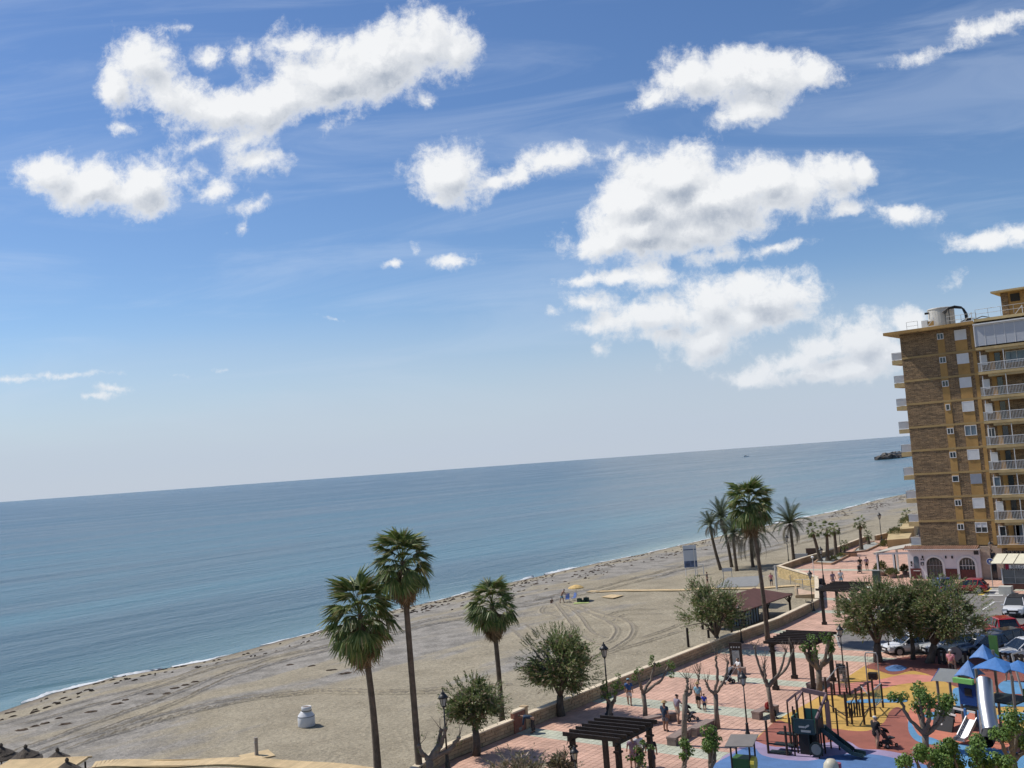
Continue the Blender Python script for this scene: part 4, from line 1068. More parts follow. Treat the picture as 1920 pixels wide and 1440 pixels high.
fan_palm('fan palm with wide drooping crown, left and lower one of the close pair', bA, tA, .21, 1.2, 56, 52, 1.2, 1, (.12, .1, 0))
bB = G(790, 1490, -.75); bB = Vector((bB.x, bB.y, height(bB.x, bB.y))); tB = beside(755, 1052, bB)
fan_palm('tallest fan palm of the close pair, its crown reaching highest against the sea', bB, tB, .18, 1.0, 54, 46, 1.2, 2, (-.05, .05, 0))
bC = GS(942, 1356); bC.x = min(bC.x, -43.2); tC = beside(922, 1132, bC)
fan_palm('single fan palm with shaggy brown skirt standing behind the bushy tamarisk at the wall', bC, tC, .17, 1.0, 50, 54, 1.4, 3, (.08, .0, 0))
bD = G(1440, 1203, 0); tD = beside(1405, 944, bD)
fan_palm('very tall fan palm rising from the promenade over the brown kiosk roof', bD, tD, .20, 1.2, 60, 44, 1.1, 4, (.15, 0, 0))

def date_palm(label, base, top, size, seed, nf=34, nd=12, r=.24):
    rr = random.Random(seed); root = thing('date_palm', label, 'palm tree', base, 0, 'date palms on the sand')
    T = Vector(top) - Vector(base); trunk((0, 0, -.15), T, r, r * .8, (rr.uniform(-.2, .2), 0, 0), root, PTRUNK, 1.2)
    for k in range(nf):
        s = k / nf; el = math.radians(62 - 78 * s + rr.uniform(-6, 6))
        place_frond(date_me[min(2, int(s * 3.2))] if s < .9 else date_me[2], root, T + Vector((0, 0, .1)), k * 2.39996 + rr.uniform(-.2, .2), el, rr.uniform(-.4, .4), size * rr.uniform(.85, 1.08))
    for k in range(nd):
        place_frond(dated_me[0], root, T - Vector((0, 0, .15)), k * 2.39996 + 1, math.radians(-35 + rr.uniform(-25, 5)), rr.uniform(-.4, .4), size * rr.uniform(.8, 1), 'dry_frond')
for (x, y, cx, cy, s, lb, sd) in [(1352,1069,1331,985,.95,'leftmost date palm on the sand, leaning left beside the billboard',1),(1372,1063,1352,972,1.35,'second date palm from the left, its trunk leaning towards the sea',2),
        (1382,1071,1375,1000,1.15,'thin date palm with small crown between the leaning pair and the tall palm',3),(1412,1063,1408,1000,1.95,'wide grey-green date palm directly behind the tall fan palm trunk',4),(1488,1051,1481,982,1.5,'date palm with dark stout trunk just outside the corner of the sea wall',5)]:
    b = GS(x, y); date_palm(lb, b, beside(cx, cy, b), s, sd)
# young fan palms in the gravel beds
young = [(1539,1052,1523,988,.80,'first young fan palm at the near end of the gravel bed, trunk leaning left'),(1552,1052,1550,986,.85,'second young fan palm in the gravel bed with straight brown trunk'),
 (1568,1042,1564,985,.72,'third young fan palm in the bed, slightly shorter crown'),(1582,1040,1583,1016,.55,'short stubby palm with ragged dry crown at the end of the first bed'),
 (1615,1031,1612,974,.80,'tallest young palm in the second bed beyond the bench'),(1629,1021,1627,997,.58,'short young palm at the far end of the second bed'),(1688,1000,1687,985,.6,'small palm in the raised bed by the far wall'),
 (1703,996,1699,958,.7,'far slender palm half hidden by the tower balconies')]
for k, (x, y, cx, cy, s, lb) in enumerate(young):
    b = G(x, y, .1); t_ = beside(cx, cy + 6, b)
    fan_palm(lb, b, t_, .30, s * .74, 17, 6, .4, 30 + k, (0, 0, 0), 'young fan palms in the gravel beds', .16)

# ---- feathery tamarisks
TAM = leafmat('tamarisk_foliage', (.075, .125, .038), (.215, .245, .095), (.34, .25, .17))
TAMB = leafmat('tamarisk_foliage_brown', (.10, .10, .05), (.22, .185, .12), (.34, .25, .19))
def tamarisk(label, base, cx, cy, wpx, hpx, seed, nleaf=9000, dpt=.85, low=.25, m=None, tr=.24, split=None):
    """trunk, limbs and a wispy crown that fills about wpx by hpx of the photograph"""
    rr = random.Random(seed); base = Vector(base); c = beside(cx, cy, base) - base; nleaf = int(nleaf * 1.45)
    mpp = (base - CAM).dot(fh) / FOC; rx, rz = wpx * mpp / 2, hpx * mpp / 2; ry = rx * dpt
    root = thing('tamarisk_tree', label, 'tree', base); q = MB()
    fork = Vector((c.x * .35, c.y * .35, max(.9, c.z - rz * .95)))
    q.tube([(0, 0, -.1), fork * .5 + Vector((rr.uniform(-.1, .1), 0, 0)), fork], [tr * 1.25, tr, tr * .85], 9)
    tips = []
    nl = 9
    for k in range(nl):
        an = 2 * PI * k / nl + rr.uniform(-.3, .3); e = rr.uniform(-.25, .75); rad = rr.uniform(.55, .8)
        tip = c + Vector((rx * rad * math.cos(an) * math.sqrt(1 - e * e * .6), ry * rad * math.sin(an) * math.sqrt(1 - e * e * .6), rz * e))
        mid = fork.lerp(tip, .5) + Vector((0, 0, .18 * rz))
        q.tube([fork * .97, mid, tip], [tr * .55, tr * .3, .03], 5); tips.append(tip)
        for _ in range(3):
            t2 = mid.lerp(tip, rr.uniform(.2, .8)) + Vector((rr.gauss(0, rx * .25), rr.gauss(0, ry * .25), rr.gauss(.1, rz * .25)))
            q.tube([mid, t2], [tr * .22, .02], 4); tips.append(t2)
    q.build('trunk', BARK, root, True)
    # clump centres: uneven shell of masses
    cl = []
    for k in range(54):
        u, v = rr.uniform(-1, 1), rr.uniform(0, 2 * PI); rad = rr.uniform(.35, 1.0) ** .6 * (1 + .16 * math.sin(3 * v + seed) + .12 * math.sin(5 * u * 3 + v * 2))
        z = u * (1 if u > 0 else 1 - low * .6)
        w_ = math.sqrt(max(.02, 1 - u * u))
        p = c + Vector((rx * .88 * rad * w_ * math.cos(v), ry * .88 * rad * w_ * math.sin(v), rz * .86 * rad * z))
        if p.z < c.z - rz * .55 and rr.random() < .5: continue
        if rr.random() < .12: p = c + (p - c) * 1.16
        cl.append((p, rr.uniform(.13, .30) * (rx + rz) * .5))
    f = MB()
    for k in range(nleaf):
        p, r_ = rr.choice(cl); 
        d = Vector((rr.gauss(0, 1), rr.gauss(0, 1), rr.gauss(0, .85)))
        pos = p + d * r_ * .52
        outw = (pos - c); outw.z *= .8; outw = outw.normalized() if outw.length > 0 else Vector((0, 0, 1))
        dr = (outw * .7 + Vector((rr.gauss(0, .6), rr.gauss(0, .6), rr.gauss(.12, .55)))).normalized()
        L = rr.uniform(.10, .42) * (1 if k % 3 else .7); w = L * rr.uniform(.10, .20); s_ = dr.cross(Vector((rr.gauss(0, 1), rr.gauss(0, 1), rr.gauss(0, 1)))).normalized() * w
        f.add([pos, pos + dr * L * .5 + s_, pos + dr * L, pos + dr * L * .5 - s_], [(0, 1, 2, 3)])
    # thin outlying sprays
    for k in range(int(nleaf / 60)):
        u, v = rr.uniform(-.6, 1), rr.uniform(0, 2 * PI); w_ = math.sqrt(1 - u * u)
        p = c + Vector((rx * w_ * math.cos(v), ry * w_ * math.sin(v), rz * u)) * 1.0
        dr = ((p - c).normalized() + Vector((0, 0, .35))).normalized()
        for j in range(12):
            pos = p + dr * j * .055; d2 = (dr + Vector((rr.gauss(0, .5), rr.gauss(0, .5), rr.gauss(0, .5)))).normalized(); s_ = d2.orthogonal().normalized() * .022
            f.add([pos, pos + d2 * .07 + s_, pos + d2 * .16, pos + d2 * .07 - s_], [(0, 1, 2, 3)])
    f.build('crown', m or TAM, root); return root
tamarisk('round bushy tamarisk leaning over the wall, centre of the promenade edge', G(1052, 1342), 1048, 1246, 142, 118, 1, 9000, tr=.26)
tamarisk('smaller tamarisk with dark bent trunk inside the wall near the fountain', G(893, 1416), 890, 1322, 108, 82, 2, 6500, tr=.22)
tamarisk('tamarisk by the wall in front of the brown kiosk, greener than its neighbours', GS(1345, 1216) * 0 + G(1347, 1216), 1336, 1146, 118, 96, 3, 8500, tr=.26)
tamarisk('dark spreading tree at the corner of the car park, left of the twin crowns', G(1647, 1241), 1643, 1152, 128, 110, 4, 10500, tr=.30)
tamarisk('largest dense tree shading the parked cars beside the playground', G(1742, 1243), 1770, 1150, 150, 116, 5, 13000, tr=.28)
tamarisk('broad crown between the two big trees, hiding the blue car', G(1712, 1236), 1705, 1142, 84, 96, 6, 7000, tr=.16)
tamarisk('sparse brownish tamarisk top poking up at the bottom edge left of the pergola', G(985, 1530), 975, 1446, 120, 46, 7, 1300, m=TAMB, tr=.15)
tamarisk('thin upright tamarisk sprays beside the front pergola post', G(1060, 1520), 1052, 1440, 40, 56, 8, 700, m=TAMB, tr=.1)

# ---- pollarded street trees
MUL = leafmat('broad_green_leaves', (.06, .115, .022), (.16, .25, .055), None)
def pollard(label, base, fork_px, ends, seed, leafy=1.0, tr=.17, twigs=0, leafsize=.20, cluster=.42, nl=70, name='pollarded_tree'):
    rr = random.Random(seed); base = Vector(base); root = thing(name, label, 'tree', base, 0, 'pollarded trees on the promenade')
    fk = beside(*fork_px, base) - base; q = MB()
    q.tube([(0, 0, -.1), fk * .5 + Vector((rr.uniform(-.04, .04),) * 2 + (0,)), fk], [tr * 1.3, tr, tr * 1.05], 9)
    tips = []
    dep = (base - CAM).dot(fh) / FOC
    for (ex, ey) in ends:
        e = beside(ex, ey, base) - base + Vector((rr.uniform(-.5, .5) * .6, rr.uniform(-.5, .5), 0))
        mid = fk.lerp(e, .5) + Vector((e.x - fk.x, e.y - fk.y, 0)) * .18 + Vector((0, 0, -.08))
        ctl = smooth([fk * .98, fk.lerp(mid, .5), mid, mid.lerp(e, .6), e], 3)
        ctl = [c_ + Vector((rr.gauss(0, .028), rr.gauss(0, .028), 0)) * (0 if i_ in (0, len(ctl) - 1) else 1) for i_, c_ in enumerate(ctl)]
        q.tube(ctl, [tr * (.75 - .33 * i_ / (len(ctl) - 1)) * rr.uniform(.84, 1.2) for i_ in range(len(ctl))], 7)
        q.lathe([(.02, -.12), (tr * .62, -.05), (tr * .62, .05), (.02, .12)], e, 7); tips.append(e)
        for _ in range(twigs):
            d = Vector((rr.gauss(0, .45), rr.gauss(0, .45), 1)).normalized(); L = rr.uniform(.5, 1.2)
            q.tube([e, e + d * L * .5 + Vector((rr.gauss(0, .06), 0, 0)), e + d * L], [.022, .014, .006], 4)
            if rr.random() < .6: q.tube([e + d * L * .45, e + d * L * .45 + Vector((rr.gauss(0, .25), rr.gauss(0, .25), .35))], [.012, .005], 3)
    q.build('trunk', PBARK, root, True)
    if leafy > 0:
        f = MB()
        for e in tips:
            cs = [(e + Vector((rr.gauss(0, .16), rr.gauss(0, .16), rr.gauss(.05, .22))), cluster * rr.uniform(.7, 1.1)) for _ in range(3)]
            for _ in range(int(nl * leafy * 1.7)):
                c, r_ = rr.choice(cs); d = Vector((rr.gauss(0, 1), rr.gauss(0, 1), rr.gauss(0, 1))).normalized(); p = c + d * r_ * rr.uniform(.45, 1) ** .7 * .8
                s = leafsize * rr.uniform(.45, .95); nn = (d + Vector((rr.gauss(0, .6), rr.gauss(0, .6), rr.gauss(.5, .5)))).normalized(); a = nn.orthogonal().normalized(); b_ = nn.cross(a)
                an = rr.uniform(0, 2 * PI); a, b_ = a * math.cos(an) + b_ * math.sin(an), b_ * math.cos(an) - a * math.sin(an)
                f.add([p - a * s * .5, p + b_ * s * .38 - nn * .02, p + a * s * .55 - nn * .05 * s, p - b_ * s * .38 - nn * .02], [(0, 1, 2), (0, 2, 3)])
        f.build('crown', MUL, root)
    return root
pollard('pollarded tree with small leaf tufts under the street lamp by the wall', G(1143, 1346), (1147, 1322), [(1118,1290),(1140,1288),(1162,1280),(1168,1292),(1155,1302)], 1, .9, .13, leafsize=.17, cluster=.3)
pollard('pollarded tree with upright forked limbs and three leafy knobs before the wall', G(1210, 1352), (1206, 1300), [(1196,1256),(1222,1248),(1245,1250)], 2, 1.2, .14, leafsize=.17, cluster=.32)
pollard('bare pollarded tree with fine twigs beside the two stone benches', G(1283, 1398), (1285, 1303), [(1290,1275),(1302,1298)], 3, 0, .15, twigs=7)
pollard('bare forked tree with knobby limbs left of the tall street lamp', G(1346, 1366), (1342, 1302), [(1333,1282),(1352,1245),(1338,1232)], 4, 0, .14, twigs=5)
pollard('slim bare sapling trunk with twigs standing behind the mother and boy', G(1307, 1318), (1308, 1280), [(1306,1262),(1316,1268)], 14, 0, .08, twigs=6)
pollard('bare branching tree in front of the middle pergola by the seated reader', G(1450, 1354), (1440, 1288), [(1424,1262),(1437,1248),(1468,1222),(1490,1222),(1418,1216)], 5, 0, .13, twigs=5)
pollard('thick pollarded tree sprouting green in front of the middle pergola', G(1536, 1302), (1535, 1255), [(1502,1215),(1516,1205),(1543,1212),(1562,1200),(1560,1218),(1530,1225)], 6, 1.1, .19, leafsize=.2, cluster=.42)
pollard('leafy pollard with dark trunk standing on the red playground floor', G(1737, 1408), (1735, 1378), [(1692,1312),(1715,1298),(1740,1310),(1757,1318),(1775,1312),(1722,1322),(1762,1330)], 7, 2.6, .17, leafsize=.19, cluster=.5)
pollard('leafy pollard at the lower right corner in front of the slide', G(1915, 1490), (1898, 1425), [(1868,1382),(1885,1370),(1900,1352),(1915,1350),(1930,1375),(1905,1395)], 8, 2.8, .17, leafsize=.19, cluster=.5)
pollard('leafy tree crown at the bottom edge left of the play tower', G(1742, 1530), (1742, 1475), [(1722,1408),(1738,1418),(1752,1425),(1715,1430),(1762,1435)], 9, 4.2, .14, leafsize=.18, cluster=.5)
pollard('leafy tree crown at the bottom edge below the small slide', G(1800, 1530), (1800, 1475), [(1782,1408),(1795,1395),(1772,1420),(1792,1432)], 10, 4.2, .14, leafsize=.18, cluster=.42)
pollard('leafy tree crown at the bottom edge right of the small slide', G(1845, 1530), (1845, 1480), [(1828,1402),(1840,1415),(1862,1425),(1850,1440),(1872,1435)], 11, 4.2, .14, leafsize=.18, cluster=.45)
pollard('short leafy shoot cluster at the bottom edge below the stone benches', G(1278, 1500), (1280, 1452), [(1275,1402),(1285,1408)], 12, 2.4, .12, leafsize=.17, cluster=.38)
pollard('dense leafy shoot cluster at the bottom edge left of the little play hut', G(1332, 1500), (1330, 1450), [(1322,1398),(1338,1382),(1332,1405),(1345,1392)], 13, 3.0, .12, leafsize=.17, cluster=.42)
pollard('small leafy tree at the bottom edge in front of the people under the pergola', G(1192, 1500), (1190, 1450), [(1212,1402),(1202,1420),(1190,1432)], 15, .9, .12, leafsize=.18, cluster=.28)
pollard('gnarled pollarded tree with bare knobs at the bottom edge outside the curved wall', G(808, 1480), (805, 1424), [(788,1398),(812,1402),(822,1375),(845,1385),(838,1368)], 16, .12, .2, twigs=3, leafsize=.12)

# ================================================================ STREET OBJECTS
IRON = mat('black_cast_iron', (.018, .018, .02), .45, .1, 5, spec=.5)
LGLASS = mat('lantern_glass', (.45, .45, .42), .15, 0, spec=.6)
def make_lamp():
    t = thing('street_lamp', 'x', 'street lamp', (0, 0, 0), 0, 'black street lamps on the promenade')
    q = MB(); q.lathe([(.24, 0), (.24, .10), (.17, .16), (.13, .30), (.15, .42), (.10, .55), (.085, .95), (.10, 1.0), (.06, 1.05)], n=12); q.build('base', IRON, t, True)
    q = MB(); q.tube([(0, 0, 1.0), (0, 0, 3.25)], [.052, .036], 9); q.lathe([(.04, 0), (.07, .04), (.04, .08)], (0, 0, 2.2), 9); q.lathe([(.04, 3.2), (.085, 3.26), (.12, 3.3), (.10, 3.33)], n=9); q.build('pole', IRON, t, True)
    q = MB(); q.lathe([(.11, 3.33), (.20, 3.72)], n=6); q.build('lantern_glass', LGLASS, t)
    q = MB()
    for k in range(6): an = PI / 3 * k; q.beam((.115 * math.cos(an), .115 * math.sin(an), 3.32), (.21 * math.cos(an), .21 * math.sin(an), 3.74), .022, .022)
    q.build('lantern_frame', IRON, t)
    q = MB(); q.lathe([(.27, 3.72), (.255, 3.78), (.15, 3.90), (.11, 3.93), (.11, 3.98), (.05, 4.03), (.03, 4.12), (.01, 4.16)], n=12); q.build('lantern_cap', IRON, t, True)
    return t
lamp0 = make_lamp(); first = [True]
LAMPS = [(840,1447,836,1292,'street lamp beside the gnarled bare pollard at the bottom left'),(1142,1341,1131,1203,'street lamp by the wall just right of the bushy tamarisk'),(1403,1388,1389,1257,'tall street lamp nearest the blue playground floor'),
 (1584,1278,1572,1170,'street lamp with bin between middle pergola and playground'),(1480,1064,1472,1002,'far street lamp inside the corner of the low sea wall'),(1525,1145,1518,1068,'street lamp by the wall bin in front of the yellow retaining wall'),
 (1654,1021,1646,960,'farthest street lamp, standing alone past the palm beds'),(1545,1096,1537,1024,'street lamp at the wall gap behind the far pergola'),(1577,1040,1571,990,'slim street lamp between the palms of the first bed'),
 (1391,1205,1386,1152,'street lamp half hidden by the tamarisk near the kiosk'),(1668,1226,1662,1150,'street lamp trunk under the dark trees beside the white parked car'),(1086,1530,1080,1408,'street lamp whose lantern shows at the bottom edge beside the front pergola')]
for (bx, by, tx_, ty_, lb) in LAMPS:
    b = G(bx, by); h = beside(tx_, ty_, b).z; s = max(.8, min(1.25, h / 4.16))
    if first: first.clear(); lamp0.location = b; lamp0.scale = (s,) * 3; lamp0['label'] = lb
    else: dup(lamp0, b, R.uniform(0, 1), lb, s)

# pergolas of dark timber
DWOOD = mat('dark_stained_timber', (.030, .022, .018), .6, .25, 4, fine=.15, spec=.3)
def pergola(label, posts, h, nsl, over=.5, long_first=True):
    """posts: four ground points, near-left, near-right, far-right, far-left"""
    a, b, c, d = [Vector((p.x, p.y, 0)) for p in posts]; o = (a + b + c + d) / 4
    t = thing('pergola', label, 'pergola', o)
    L = [p - o for p in (a, b, c, d)]
    for p in L:
        q = MB(); q.box((p.x, p.y, h / 2), (.24, .24, h)); q.box((p.x, p.y, .12), (.38, .38, .24)); q.box((p.x, p.y, h - .35), (.36, .36, .10)); q.build('post', DWOOD, t)
    up = Vector((0, 0, 1)); e1 = (L[3] - L[0]).normalized(); e2 = (L[1] - L[0]).normalized()
    for p, r_ in ((L[0], L[3]), (L[1], L[2])):
        q = MB(); q.beam(p - e1 * over + up * (h + .10), r_ + e1 * over + up * (h + .10), .14, .24); q.build('beam', DWOOD, t)
    n = nsl
    for k in range(n):
        s = (k + .0) / (n - 1); p = (L[0] - e1 * over * .8).lerp(L[3] + e1 * over * .8, s); r_ = (L[1] - e1 * over * .8).lerp(L[2] + e1 * over * .8, s)
        q = MB(); q.beam(p - e2 * over + up * (h + .32), r_ + e2 * over + up * (h + .32), .09, .20); q.build('rafter', DWOOD, t)
    return t
p1 = G(1225, 1440)
w_ = 3.3
pergola('dark timber pergola in front, its rafters reaching over the pink paving', [Vector((-32.0, 42.0, 0)), Vector((-29.35, 42.2, 0)), Vector((-29.45, 45.3, 0)), Vector((-32.1, 45.0, 0))], 2.75, 7, .35)
pergola('middle dark timber pergola behind the green pollarded tree', [G(1455, 1293), G(1526, 1297), G(1562, 1277), G(1490, 1272)], 3.0, 8, .45)
pergola('far dark timber pergola beside the wall lamp and yellow retaining wall', [G(1546, 1171), G(1605, 1176), G(1628, 1158), G(1573, 1157)], 2.95, 7, .45)

# stone benches
BENCH = mat('pink_granite', (.27, .20, .17), .8, .12, 4, fine=.12)
def make_bench(name='stone_bench'):
    t = thing(name, 'x', 'bench', (0, 0, 0), 0, 'stone benches on the promenade')
    q = MB(); q.box((0, 0, .42), (2.2, .62, .12)); q.build('seat', BENCH, t)
    for s_ in (-1, 1): q = MB(); q.box((s_ * .88, 0, .18), (.42, .56, .36)); q.build('leg', BENCH, t)
    return t
b0 = make_bench(); ft = True
for (x1, y1, x2, y2, lb) in [(1252,1403,1296,1376,'stone bench nearest the bottom edge, behind the bare twiggy pollard'),(1294,1383,1338,1361,'stone bench between the bare pollard and the forked bare tree'),(1226,1357,1250,1352,'stone bench behind the man in the straw hat'),
   (1415,1350,1456,1334,'stone bench with the seated reader in red'),(1517,1296,1552,1282,'stone bench under the middle pergola beside its far posts')]:
    a, b = G(x1, y1), G(x2, y2); c = (a + b) / 2; an = math.atan2(b.y - a.y, b.x - a.x)
    if ft: b0.location = c; b0.rotation_euler = (0, 0, an); b0['label'] = lb; ft = False
    else: dup(b0, c, an, lb)

# litter bins on posts
def make_bin():
    t = thing('litter_bin', 'x', 'litter bin', (0, 0, 0), 0, 'dark litter bins')
    q = MB(); q.lathe([(.21, .35), (.24, 1.0), (.22, 1.02), (.2, .9)], n=12, cap=False); q.lathe([(.20, .36), (.01, .37)], n=12, cap=False); q.build('basket', IRON, t, True)
    for s_ in (-1, 1): q = MB(); q.box((s_ * .27, 0, .6), (.05, .05, 1.2)); q.build('post', IRON, t)
    return t
bn = make_bin(); ft = True
for (x, y, lb) in [(1577,1272,'litter bin hung beside the lamp left of the playground'),(1518,1147,'litter bin against the wall by the lamp near the kiosk'),(1540,1101,'litter bin at the wall gap behind the far pergola'),(1657,1023,'litter bin at the foot of the farthest lamp'),(975,1360,'dark bin beside the stone drinking fountain')][:4]:
    if ft: bn.location = G(x, y); bn['label'] = lb; ft = False
    else: dup(bn, G(x, y), .3, lb)

# drinking fountain set in the wall
FB = mat('red_brick_tiles', (.30, .14, .10), .8, .2, 6, rand=.15)
fp = G(972, 1371); ft_ = thing('drinking_fountain', 'stone drinking fountain with red tiled back built against the sandstone wall', 'fountain', (fp.x, fp.y, 0), math.radians(-88))
q = MB(); q.box((0, .05, .62), (1.15, .3, 1.35)); q.build('back_panel', FB, ft_)
q = MB(); q.box((-.68, .05, .68), (.26, .42, 1.36)); q.box((-.68, .05, 1.4), (.34, .5, .1)); q.build('pier', STONE, ft_)
q = MB(); q.lathe([(.5, 0), (.55, .28), (.46, .28), (.4, .15)], (0, -.3, 0), 14); q.build('basin', CONC, ft_)
q = MB(); q.box((.1, .05, 1.33), (1.35, .42, .1)); q.build('coping', COPE, ft_)

# information board
ib = G(1383, 1262); t = thing('information_board', 'tall black information board with white poster beside the pushchair', 'board', ib, math.radians(15))
q = MB(); q.box((0, 0, 1.15), (.95, .12, 2.3)); q.build('frame', mat('board_black', (.045, .03, .025), .5, .1), t)
q = MB(); q.box((0, -.07, 1.15), (.55, .02, 1.1)); q.build('poster', mat('poster_grey', (.42, .42, .40), .6, .2, 4), t)
q = MB(); q.box((.05, -.3, .25), (1.25, .5, .5)); q.build('base', BENCH, t)
q = MB()
for k in range(4): q.tube([(-.3 + k * .2, -.065, 1.95), (-.3 + k * .2, -.085, 1.95)], .06, 8)
q.build('emblem', mat('poster_white', (.6, .6, .58), .6, 0), t)

# beach billboard, frame and posts
def board_sign(label, px, py, w, z0, z1, az, face, name='beach_billboard'):
    b = GS(px, py); t = thing(name, label, 'sign', b, az)
    for s_ in (-1, 1): q = MB(); q.tube([(s_ * w * .42, 0, -.2), (s_ * w * .42, 0, z0 + .2)], .05, 6); q.build('post', BWHITE, t)
    q = MB(); q.box((0, 0, (z0 + z1) / 2), (w, .10, z1 - z0)); q.build('panel', face, t); return t
POSTER = mat('poster_pale', (.58, .62, .68), .6, .06, .7)
bb = board_sign('tall white beach billboard with blue band standing on the sand by the date palms', 1297, 1079, 1.9, 1.15, 4.35, math.radians(35), POSTER)
q = MB(); q.box((0, -.06, 1.65), (1.86, .02, .9)); q.build('picture', mat('sea_picture', (.10, .14, .24), .6, .5, 2.2), bb)
q = MB(); q.box((0, -.06, 3.72), (1.86, .02, .12)); q.build('stripe', mat('stripe_navy', (.05, .09, .2), .6, 0), bb)
q = MB(); q.box((.55, -.2, 2.0), (.1, .1, 4.1)); q.build('post', BWHITE, bb)
q = MB(); q.box((1.75, 0, .75), (.10, .10, 1.5)); q.box((1.4, 0, 1.45), (.8, .06, .1)); q.build('side_rail', BWHITE, bb)
fr = GS(1366, 1098); t = thing('sign_frame', 'small empty white sign frame on two posts standing in the sand', 'sign', fr, math.radians(38))
q = MB()
for s_ in (-.55, .55): q.tube([(s_, 0, -.2), (s_, 0, 2.3)], .045, 6)
q.build('post', GREY, t); q = MB(); q.box((0, 0, 2.05), (1.3, .05, .45)); q.build('panel', POSTER, t)
shp = GS(1457, 1105); t = thing('beach_shower', 'tall white beach shower post between kiosk and yellow wall', 'shower', shp)
q = MB(); q.tube([(0, 0, -.2), (0, 0, 2.9)], .13, 10); q.build('post', mat('pale_post', (.6, .58, .54), .6, .05), t)
q = MB()
for k in range(4): an = k * PI / 2; q.tube([(0, 0, 2.7), (.3 * math.cos(an), .3 * math.sin(an), 2.75)], .025, 5)
q.build('shower_head', GREY, t)
wt = GS(1508, 1049); t = thing('changing_screen', 'low white wall with brown panel on the sand behind the sea wall', 'screen', wt, .3)
q = MB(); q.box((-.4, 0, .45), (1.9, .25, .9)); q.build('wall', BWHITE, t); q = MB(); q.box((1.1, .1, 1.0), (1.5, .1, 1.3)); q.build('panel', mat('brown_panel', (.20, .12, .09), .7, .1), t)
for (x, y, ht, lb) in [(1291,1213,1.7,'first dark wooden post on the sand left of the tamarisk'),(1329,1196,1.3,'second dark wooden post behind the tamarisk foliage'),(1372,1186,1.5,'third dark wooden post right of the tamarisk by the wall')]:
    t = thing('wooden_post', lb, 'post', GS(x, y), 0, 'wooden posts in the sand'); q = MB(); q.tube([(0, 0, -.2), (0, 0, ht)], [.12, .11], 9); q.build('post_shaft', DWOOD, t)

# brown roofed beach kiosk
KROOF = mat('brown_kiosk_roof', (.155, .072, .058), .8, .12, 1.5, fine=.05); CYAN = mat('pale_blue_board', (.30, .40, .46), .7, .1, 2)
kc = GS(1432, 1158); kz = height(kc.x, kc.y)
kt = thing('beach_kiosk', 'beach kiosk with wide dark brown hipped roof on timber posts', 'kiosk', (-48.4, 94.4, -.8), 0)
hw, hl, he, hr = 2.5, 5.6, 2.2, 3.3
q = MB(); rf = [(-hw, -hl, he), (hw, -hl, he), (hw, hl, he), (-hw, hl, he), (0, -hl * .35, hr), (0, hl * .35, hr)]
rf2 = [(x, y, z - .10) for x, y, z in rf]
q.add(rf + rf2, [(0, 1, 4), (1, 2, 5, 4), (2, 3, 5), (3, 0, 4, 5), (7, 6, 10), (8, 7, 10, 11), (9, 8, 11), (6, 9, 11, 10), (0, 6, 7, 1), (1, 7, 8, 2), (2, 8, 9, 3), (3, 9, 6, 0)]); q.build('roof', KROOF, kt)
for x in (-hw + .25, hw - .25):
    for y in (-hl + .3, 0, hl - .3):
        q = MB(); q.box((x, y, he / 2), (.18, .18, he)); q.build('post', DWOOD, kt)
        q = MB(); sx = 1 if x < 0 else -1; q.beam((x, y, he - .9), (x + sx * .7, y, he - .1), .08, .08); q.beam((x, y - .7, he - .1), (x, y, he - .8), .08, .08); q.beam((x, y + .7, he - .1), (x, y, he - .8), .08, .08); q.build('brace', DWOOD, kt)
q = MB(); q.box((0, -.6, .8), (1.6, 3.2, 1.6)); q.build('counter_wall', CYAN, kt)
q = MB()
for k in range(6): q.box((.82, -2.1 + k * .6, .8), (.04, .12, 1.6)); q.box((-.7 + k * .28, -2.22, .8), (.1, .05, 1.6))
q.build('plank', DWOOD, kt)
q = MB(); q.beam((-hw, -hl, he - .02), (hw, -hl, he - .02), .1, .22); q.beam((-hw, hl, he - .02), (hw, hl, he - .02), .1, .22); q.build('fascia', DWOOD, kt)
cn = GS(1428, 1133); t = thing('kiosk_canopy', 'flat grey fabric canopy on poles behind the brown kiosk roof', 'canopy', (-53.5, 103.5, -.8), math.radians(10))
q = MB(); q.add([(-2.4, -2, 2.5), (2.4, -2, 2.7), (2.1, 2, 3.3), (-2.1, 2, 3.1), (-2.4, -2, 2.46), (2.4, -2, 2.66), (2.1, 2, 3.26), (-2.1, 2, 3.06)], [(0, 1, 2, 3), (7, 6, 5, 4), (0, 4, 5, 1), (1, 5, 6, 2), (2, 6, 7, 3), (3, 7, 4, 0)]); q.build('cloth', mat('grey_awning_cloth', (.25, .25, .24), .8, .06, 2), t)
for x, y in ((-2.1, -1.8), (2.1, -1.8), (2, 1.8), (-2, 1.8)): q = MB(); q.tube([(x, y, 0), (x, y, 2.6)], .04, 6); q.build('pole', GREY, t)

